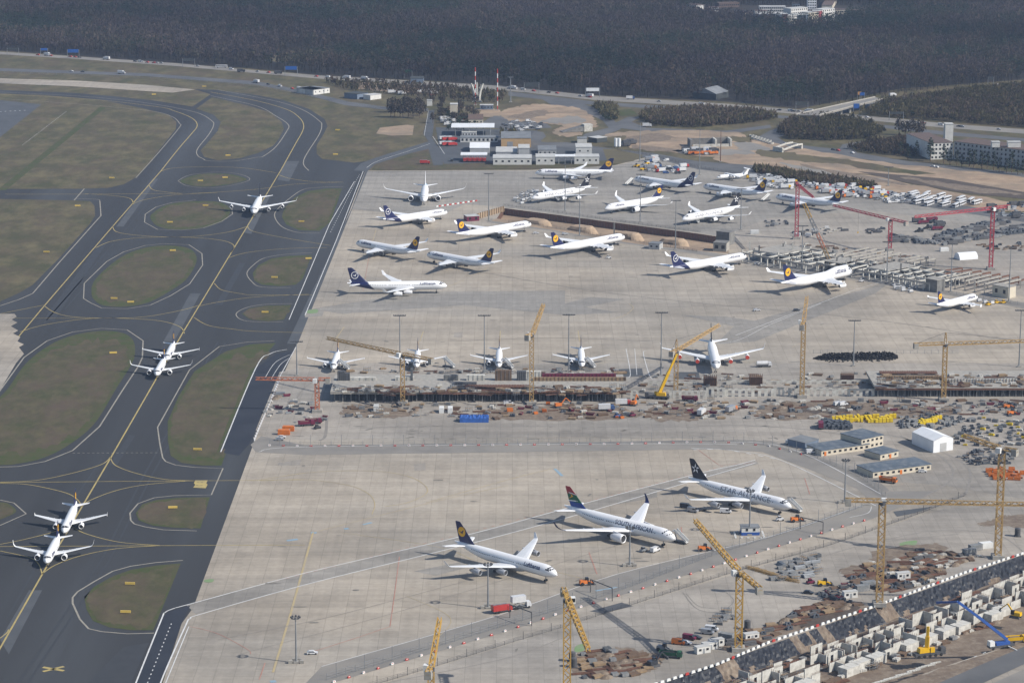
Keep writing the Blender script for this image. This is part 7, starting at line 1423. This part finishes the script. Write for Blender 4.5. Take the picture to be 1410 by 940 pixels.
strew([(1062, 552), (1205, 550), (1205, 576), (1062, 577)], 56, ['darktimber', 'heap', 'rebar', 'grey', 'blue', 'rubble', 'pale'], 'in the yard left of the yellow packs', 'stacks left of the yellow packs')
strew([(1205, 551), (1425, 552), (1425, 575), (1205, 568)], 88, ['blue', 'darkpipes', 'rebar', 'grey', 'darktimber', 'redskip', 'pallet', 'pale', 'scaffold'], 'in the yard below the right deck', 'stacks below the right deck')
strew([(362, 560), (380, 535), (392, 540), (450, 566), (448, 585), (405, 584), (362, 578)], 34, ['rubble', 'pipes', 'redskip', 'pale', 'skip', 'grey', 'heap'], 'around the short orange crane', 'stacks around the orange crane')
strew([(460, 532), (860, 532), (860, 541), (460, 541)], 100, ['pale', 'pallet', 'scaffold', 'rebar', 'timber', 'darktimber', 'grey', 'rebar'], 'lying on top of the left deck', 'stacks on the left deck', pz=5.62)
strew([(470, 508), (860, 508), (860, 515), (470, 515)], 54, ['timber', 'scaffold', 'pallet', 'rebar', 'grey', 'pale'], 'between the small airliners and the left deck', 'stacks behind the left deck')
strew([(880, 516), (1200, 514), (1200, 540), (880, 542)], 84, ['rebar', 'scaffold', 'pale', 'timber', 'darktimber', 'grey', 'pallet'], 'inside the unfinished wall frames', 'stacks inside the wall frames')
strew([(1212, 518), (1425, 516), (1425, 532), (1212, 534)], 100, ['rebar', 'pallet', 'timber', 'darktimber', 'scaffold', 'pale'], 'lying on top of the right deck', 'stacks on the right deck', pz=5.22)
strew([(1235, 575), (1290, 570), (1345, 578), (1290, 592), (1240, 590)], 56, ['blue', 'grey', 'pallet', 'grey', 'blue'], 'in the rows beside the white storage tent', 'racks beside the tent', ang=.5, jit=.1)
strew([(1310, 600), (1345, 575), (1425, 578), (1425, 612), (1345, 618), (1315, 615)], 90, ['blue', 'grey', 'pallet', 'grey', 'yellow', 'blue', 'pale'], 'in the large store right of the white storage tent', 'racks right of the tent', ang=-.4, jit=.15)
strew([(1318, 628), (1355, 618), (1400, 620), (1390, 640), (1340, 642)], 46, ['blue', 'grey', 'skip', 'pallet', 'blue'], 'in the round store below the tent', 'racks below the tent', jit=.5)
strew([(1356, 648), (1385, 645), (1410, 652), (1408, 662), (1370, 660)], 26, ['orange'], 'stacked at the foot of the tall right crane', 'orange formwork', ang=-.2, jit=.15)
strew([(1146, 576), (1226, 575), (1226, 581), (1150, 582)], 26, ['yellow'], 'in the yellow rows below the right deck', 'yellow packs', 3.4, 0, .08, 1.0, 1.5)
strew([(1268, 585), (1288, 581), (1289, 577), (1269, 581)], 10, ['yellow'], 'in the small yellow block behind the storage tent', 'yellow packs behind the tent', 2.5, .3, .08, 1, 1.3)
strew([(1136, 590), (1136, 582), (1168, 584), (1168, 592)], 20, ['blue'], 'in the tall dark rack block beside the maroon lorry', 'dark racks', 3, 0, .05, 1.2, 1.7)
a1 = .43
strew([(1000, 880), (1060, 862), (1110, 838), (1160, 822), (1185, 834), (1120, 852), (1060, 878), (1010, 897)], 95, ['darktimber', 'blue', 'rebar', 'darkpipes', 'rebar', 'heap', 'timber'], 'on the brown ground above the left barriers', 'stacks above the left barriers', 3.2, a1, .2)
strew([(1062, 800), (1075, 775), (1130, 765), (1130, 790), (1090, 800)], 46, ['grey', 'pipes', 'pallet', 'scaffold', 'grey'], 'in the grey rack rows right of the lone yellow crane', 'grey rack rows', 3.2, a1, .15)
strew([(1170, 795), (1200, 775), (1225, 780), (1300, 785), (1290, 800), (1230, 815), (1185, 808)], 72, ['rebar', 'darktimber', 'darkpipes', 'blue', 'rebar', 'timber', 'pale'], 'around the foot of the yellow crane with white cab', 'stacks around the white cab crane', 3.2, a1, .3)
strew([(1230, 772), (1260, 757), (1300, 762), (1350, 766), (1310, 782), (1260, 784)], 66, ['rebar', 'rubble', 'darktimber', 'heap', 'rebar', 'darkpipes', 'pale'], 'on the rust brown field left of the tall right crane', 'stacks left of the tall right crane', 3.2, a1, .5)
strew([(1120, 818), (1180, 800), (1195, 812), (1150, 826)], 30, ['darktimber', 'blue', 'skip', 'redskip', 'rebar'], 'between the parked dark car and the grey containers', 'stacks by the dark car', 3.4, a1, .4)
strew([(795, 905), (820, 893), (880, 900), (905, 910), (880, 930), (800, 935)], 60, ['rebar', 'darktimber', 'timber', 'rebar', 'grey', 'heap'], 'on the brown field right of the bottom crane', 'stacks on the bottom field', 3.4, a1, .2)
strew([(980, 852), (1000, 840), (1015, 852), (990, 860)], 14, ['grey', 'pallet', 'scaffold'], 'left of the lone yellow crane mast', 'stacks left of the crane mast', 3.2)
strew([(1284, 326), (1384, 302), (1390, 307), (1290, 332)], 62, ['blue', 'grey', 'darkpipes'], 'in the upper dark row of the right yard', 'upper dark row', 4, .35, .1, 1, 1.5)
strew([(1225, 325), (1290, 334), (1430, 308), (1430, 318), (1300, 338), (1230, 333)], 96, ['blue', 'grey', 'darkpipes', 'pallet'], 'in the lower dark row of the right yard', 'lower dark row', 4, .3, .12, 1, 1.5)
strew([(1340, 336), (1420, 334), (1425, 346), (1360, 346)], 26, ['blue', 'heap', 'darktimber'], 'beside the sand heap of the right yard', 'stacks by the right sand heap', 4.5)
strew([(1030, 345), (1100, 335), (1150, 340), (1260, 352), (1300, 366), (1200, 372), (1100, 362)], 92, ['pale', 'scaffold', 'grey', 'rebar', 'pallet', 'timber', 'darktimber'], 'among the unfinished terminal frames', 'stacks among the frames', 4)
strew([(1050, 305), (1085, 302), (1085, 310), (1055, 313)], 14, ['grey', 'blue'], 'left of the first red crane mast', 'stacks left of the red crane', 4)
strew([(1085, 322), (1150, 312), (1165, 318), (1110, 328)], 22, ['pale', 'darkpipes', 'blue', 'whitecont'], 'around the first red crane mast', 'stacks around the red crane', 4.5)
strew([(1192, 318), (1216, 314), (1216, 320), (1195, 322)], 12, ['blue', 'darkpipes'], 'left of the middle red crane', 'stacks left of the middle red crane', 4)
for x, y, k, l, r in ((391, 598, 'orangecont', 'bright orange container standing in front of another', 0), (397, 593, 'orangecont', 'bright orange container behind its twin', 0), (644, 578, 'bluecont', 'blue container below the left deck, left of three', 0), (655, 578, 'bluecont', 'blue container below the left deck, middle of three', 0), (665, 578, 'bluecont', 'blue container below the left deck, right of three', 0), (608, 567, 'whitecont', 'white container with orange neighbour below the deck', 1.57), (620, 567, 'whitecont', 'second white container below the deck', 1.57), (518, 565, 'cabin', 'cream cabin below the left end of the deck', 1.57),
                      (967, 898, 'cabin', 'white cabin, lowest in the row by the parked vans', .45), (977, 893, 'cabin', 'white cabin, second in the row by the parked vans', .45), (986, 888.5, 'cabin', 'white cabin, third in the row by the parked vans', .45), (1000, 880, 'greycont', 'grey container between the cabins and the yellow mast', -.5), (1034, 880, 'cabin', 'white cabin right of the yellow mast foot', .4), (1170, 822, 'cabin', 'pale cabin with openings beside the grey containers', .3), (1187, 813, 'greycont', 'grey container beside the pale cabin', .4), (1195, 808, 'greycont', 'second grey container beside the pale cabin', .4), (1243, 796, 'cabin', 'white cabin right of the mast with the white cab crane', .3),
                      (1335, 763, 'greycont', 'grey container left of the tall right mast', .4), (1343, 757, 'greycont', 'grey container behind its twin left of the tall mast', .4), (1357, 754, 'whitecont', 'white container at the foot of the tall right mast', .3), (1401, 738, 'tank', 'dark upright tank at the right border', 0), (790, 918, 'tank', 'black upright tank right of the bottom crane, front one', 0), (788, 910, 'tank', 'black upright tank right of the bottom crane, rear one', 0), (1029, 866, 'tank', 'dark upright tank right of the lone yellow mast', 0), (1300, 346, 'whitecont', 'white container in the right yard', .2), (1039, 322, 'whitecont', 'white container left of the first red crane', 0)):
    item(k, x, y, r, l)
for i in range(12): item('girder', 1036 + i * 5.2 - (i % 2) * 2, 783 + i * 1.6, -.55, 'ochre lattice section in the long row right of the lone yellow crane', 'lattice sections by the haul road', s=.55)
# blue tarpaulin heap, tyre heap
strew([(470, 536), (860, 536), (860, 545), (470, 545)], 40, ['rebar', 'rebar', 'timber', 'scaffold'], 'near the front edge of the left deck', 'stacks at the deck edge', pz=5.62)
strew([(1045, 352), (1170, 356), (1280, 388), (1190, 384), (1060, 366)], 46, ['rebar', 'scaffold', 'grey', 'timber', 'scaffold'], 'between the columns of the terminal frames', 'stacks between the terminal columns', 4)
o = thing('tarpaulin', 'bright blue tarpaulin covered stack below the left deck', 'tarpaulin', P(653, 580)); q = MB(); n = 24
V = [(-7.5 + 15 * i / n, y, z * random.uniform(.8, 1.15)) for i in range(n + 1) for y, z in ((-2.6, 0), (-2.2, 2.4), (0, 3.4), (2.2, 2.4), (2.6, 0))]; q.add(V, [(i * 5 + k, (i + 1) * 5 + k, (i + 1) * 5 + k + 1, i * 5 + k + 1) for i in range(n) for k in range(4)]); q.obj('cover', 'tarp_blue', o)
bm_ = MB(); a, b = P(1121, 495), P(1236, 493)
for k in range(1500):
    t = random.random(); e = min(1, t * 6, (1 - t) * 10 + .3); y = random.gauss(0, 3.4) * e; z = max(.2, (3.6 - abs(y) * .5) * e * random.random()); p = a.lerp(b, t) + Vector((0, y + 2, z)); d = Vector((random.gauss(0, 1), random.gauss(0, 1), random.gauss(0, 1))).normalized() * .35; bm_.cyl(p - d * .4, p + d * .4, .55, 0, 7)
tag(bm_.obj('tyre_heap', 'rubber_black'), 'long heap of black tyres behind the right deck', 'tyre heap', kind='stuff')
# ---- walls and boxes in the excavation
ex = (P(1440, 752) - P(880, 951.5)).normalized(); en = Vector((ex.y, -ex.x, 0)); e0 = P(880, 951.5); erz = math.atan2(ex.y, ex.x)
def pit_pt(s, t, z=-DEP): return Vector((e0.x + ex.x * s + en.x * t, e0.y + ex.y * s + en.y * t, z + .03))
def wallp(L, h, door):
    def f():
        o = thing('concrete_wall', 'x', 'wall'); q = MB()
        if door: q.box((L * .2, 0, h / 2), (L * .4, .35, h)).box((L * .82, 0, h / 2), (L * .36, .35, h)).box((L * .52, 0, h - .6), (L * .24, .34, 1.2))
        else: q.box((L / 2, 0, h / 2), (L, .35, h))
        q.obj('wall_panel', 'concrete_pale', o); r = MB(); [r.bar((L * (i + .5) / 8, 0, h), (L * (i + .5) / 8 + random.uniform(-.1, .1), 0, h + .9), .09) for i in range(8)]; r.obj('starter_bar', 'rust', o); return o
    return f
def boxp():
    o = thing('concrete_box', 'x', 'concrete box'); q = MB(); q.box((0, -2, 1.6), (8, .35, 3.2)).box((0, 2, 1.6), (8, .35, 3.2)).box((-3.85, 0, 1.6), (.35, 3.64, 3.2)).box((3.85, 0, 1.6), (.35, 3.64, 3.2)); q.obj('box_wall', 'concrete_pale', o); MB().box((0, 0, 3.32), (8.2, 4.6, .24)).obj('box_cover', 'concrete_pale', o); return o
S_END = (P(1440, 752) - e0).length
s = 24.0
while s < S_END - 4:
    L = random.choice((5.0, 7.0, 9.0)); h_ = random.choice((3.6, 4.6, 5.2)); dr = random.random() < .5
    put(('pw', L, h_, dr), wallp(L, h_, dr), pit_pt(s, 17 + random.uniform(-.6, .6)), erz, ('pale concrete wall with a doorway' if dr else 'plain pale concrete wall') + ' in the upper row of the excavation', 'walls in the excavation')
    if random.random() < .6: put(('pw', 5.0, h_, False), wallp(5.0, h_, False), pit_pt(s + L, 17), erz - 1.5708, 'pale cross wall in the upper row of the excavation', 'walls in the excavation')
    s += L + random.choice((.4, .8, 3.5))
s = 40.0
while s < S_END - 4:
    L = random.choice((7.0, 9.0, 11.0)); h_ = random.choice((3.6, 4.6)); t_ = 27 + random.uniform(-.8, .8)
    put(('pw', L, h_, False), wallp(L, h_, False), pit_pt(s, t_), erz, 'plain pale concrete wall in the lower row of the excavation', 'walls in the excavation')
    if random.random() < .7: put(('pw', 5.0, h_, False), wallp(5.0, h_, False), pit_pt(s + L * .5, t_), erz - 1.5708, 'pale cross wall in the lower row of the excavation', 'walls in the excavation')
    if random.random() < .7: put('pitbox', boxp, pit_pt(s + 4, t_ + 6.5), erz, 'low pale concrete box with flat cover in the excavation', 'boxes in the excavation')
    s += L + random.choice((.6, 2, 5))
for s0, tt, pr_ in ((22, 12.5, .55), (30, 21.5, .7), (60, 32.5, .6)):
    s = s0
    while s < S_END - 4:
        L = random.choice((5.0, 7.0)); h_ = random.choice((3.6, 4.6)); dr = random.random() < .5
        if random.random() < pr_: put(('pw', L, h_, dr), wallp(L, h_, dr), pit_pt(s, tt + random.uniform(-1, 1)), erz + (random.random() < .4) * 1.5708, ('pale concrete wall with a doorway' if dr else 'plain pale concrete wall') + ' between the rows of the excavation', 'walls between the rows of the excavation')
        s += L + random.choice((.5, 2, 4))
for k in range(190):
    s = random.uniform(20, S_END - 3); t = random.choice((random.uniform(8, 15), random.uniform(19, 25), random.uniform(33, 38))); kk = random.choice(('rebar', 'darktimber', 'pallet', 'pale', 'heap', 'scaffold', 'grey', 'rebar')); nm, c, f, l = K[kk]
    put(('site', kk), st(nm, c, f), pit_pt(s, t), erz + random.uniform(-.3, .3), l + ' on the floor of the excavation', 'stacks in the excavation', random.uniform(.6, 1.0))
for i in range(22): item('blocks', 1206 + i * 4.0, 941 - i * 1.35 + random.uniform(-1, 1), .5, 'row of pale blocks on the soil beside the lower haul road', 'pale blocks beside the road', s=.55)
# ---- single trees
def tree_b(hh, con):
    def f():
        o = thing('pine_tree' if con else 'bare_tree', 'x', 'tree'); MB().cyl((0, 0, 0), (0, 0, hh * .75), hh * .025, 0, 6, hh * .008).obj('trunk', 'timber_dark', o); V, Fc = [], []
        cm = 'pine_leaf' if con else 'twig'
        if cm not in M: mat(cm, (0.022, 0.035, 0.022) if con else (0.055, 0.042, 0.032), (0.034, 0.046, 0.026) if con else (0.04, 0.034, 0.026), .4, .9)
        for k in range(170):
            u = Vector((random.gauss(0, 1), random.gauss(0, 1), random.gauss(0, 1))).normalized() * random.uniform(.4, 1) ** .6; zz = u.z; r_ = hh * (.2 if con else .3) * (1.2 - (zz + 1) * .5 if con else 1)
            c = Vector((u.x * r_, u.y * r_, hh * (.58 + .4 * zz if con else .62 + .36 * zz))); n0 = len(V); V += [c + Vector((random.gauss(0, 1), random.gauss(0, 1), random.gauss(0, .7 if con else 1.5))) * hh * .045 for _ in range(3)]; Fc.append((n0, n0 + 1, n0 + 2))
        link('crown', V, Fc, cm, None, o)
        if not con:
            q = MB()
            for k in range(6):
                t = k * 1.05; q.cyl((0, 0, hh * .3), (hh * .2 * math.cos(t), hh * .2 * math.sin(t), hh * .7), hh * .012, 0, 5, hh * .004)
            q.obj('limb', 'timber_dark', o)
        return o
    return f
for k in range(16): p = (536 + (k % 8) * 6.5 + random.uniform(-3, 3), 152 + (k // 8) * 9 + random.uniform(-3, 3)); put(('tree', 14, 0), tree_b(14, False), P(*p), random.random() * 6, 'bare dark tree in the clump beside the perimeter road corner', 'trees by the road corner', random.uniform(.8, 1.2))
for x, y, s in ((1281, 222, 1.3), (1262, 216, .9), (1250, 220, .8), (1240, 214, .8)): put(('tree', 16, 1), tree_b(16, True), P(x, y), random.random() * 6, 'dark conifer in front of the blank hotel wing', 'conifers by the hotel', s)
for k in range(14): put(('tree', 16, 1), tree_b(16, True), P(1300 + k * 8.5 + random.uniform(-2, 2), 226 + k * 1.1 + random.uniform(-1, 2)), random.random() * 6, 'dark conifer in the row along the long hotel front', 'conifers along the hotel', random.uniform(.7, 1.15))
for x in (1238, 1246, 1254, 1262, 1268): put(('tree', 14, 0), tree_b(14, False), P(x, 188 + random.uniform(-2, 2)), random.random() * 6, 'dark tree in the group between motorway and hotel', 'trees above the hotel', 1.1)
for k in range(18): put(('tree', 14, 0), tree_b(14, False), P(600 + random.uniform(-6, 60), 148 + random.uniform(-3, 22)), random.random() * 6, 'bare tree scattered among the lots behind the station', 'trees behind the station', random.uniform(.5, .9))
# ================================================================ air
HZ = MB().box((0, 4700, 172), (9000, 9600, 352)).obj('haze', 'rubber_black'); HZ['kind'] = 'stuff'
hm = bpy.data.materials.new('haze_air'); hm.use_nodes = True; hn = hm.node_tree; hn.nodes.clear()
ho = hn.nodes.new('ShaderNodeOutputMaterial'); hv = hn.nodes.new('ShaderNodeVolumePrincipled')
hv.inputs['Color'].default_value = (0.5, 0.67, 1.0, 1); hv.inputs['Density'].default_value = 0.000042; hv.inputs['Anisotropy'].default_value = 0.0
hn.links.new(hv.outputs[0], ho.inputs['Volume']); HZ.data.materials.clear(); HZ.data.materials.append(hm)
SC.cycles.volume_bounces = 0; SC.cycles.max_bounces = 4; SC.cycles.diffuse_bounces = 2
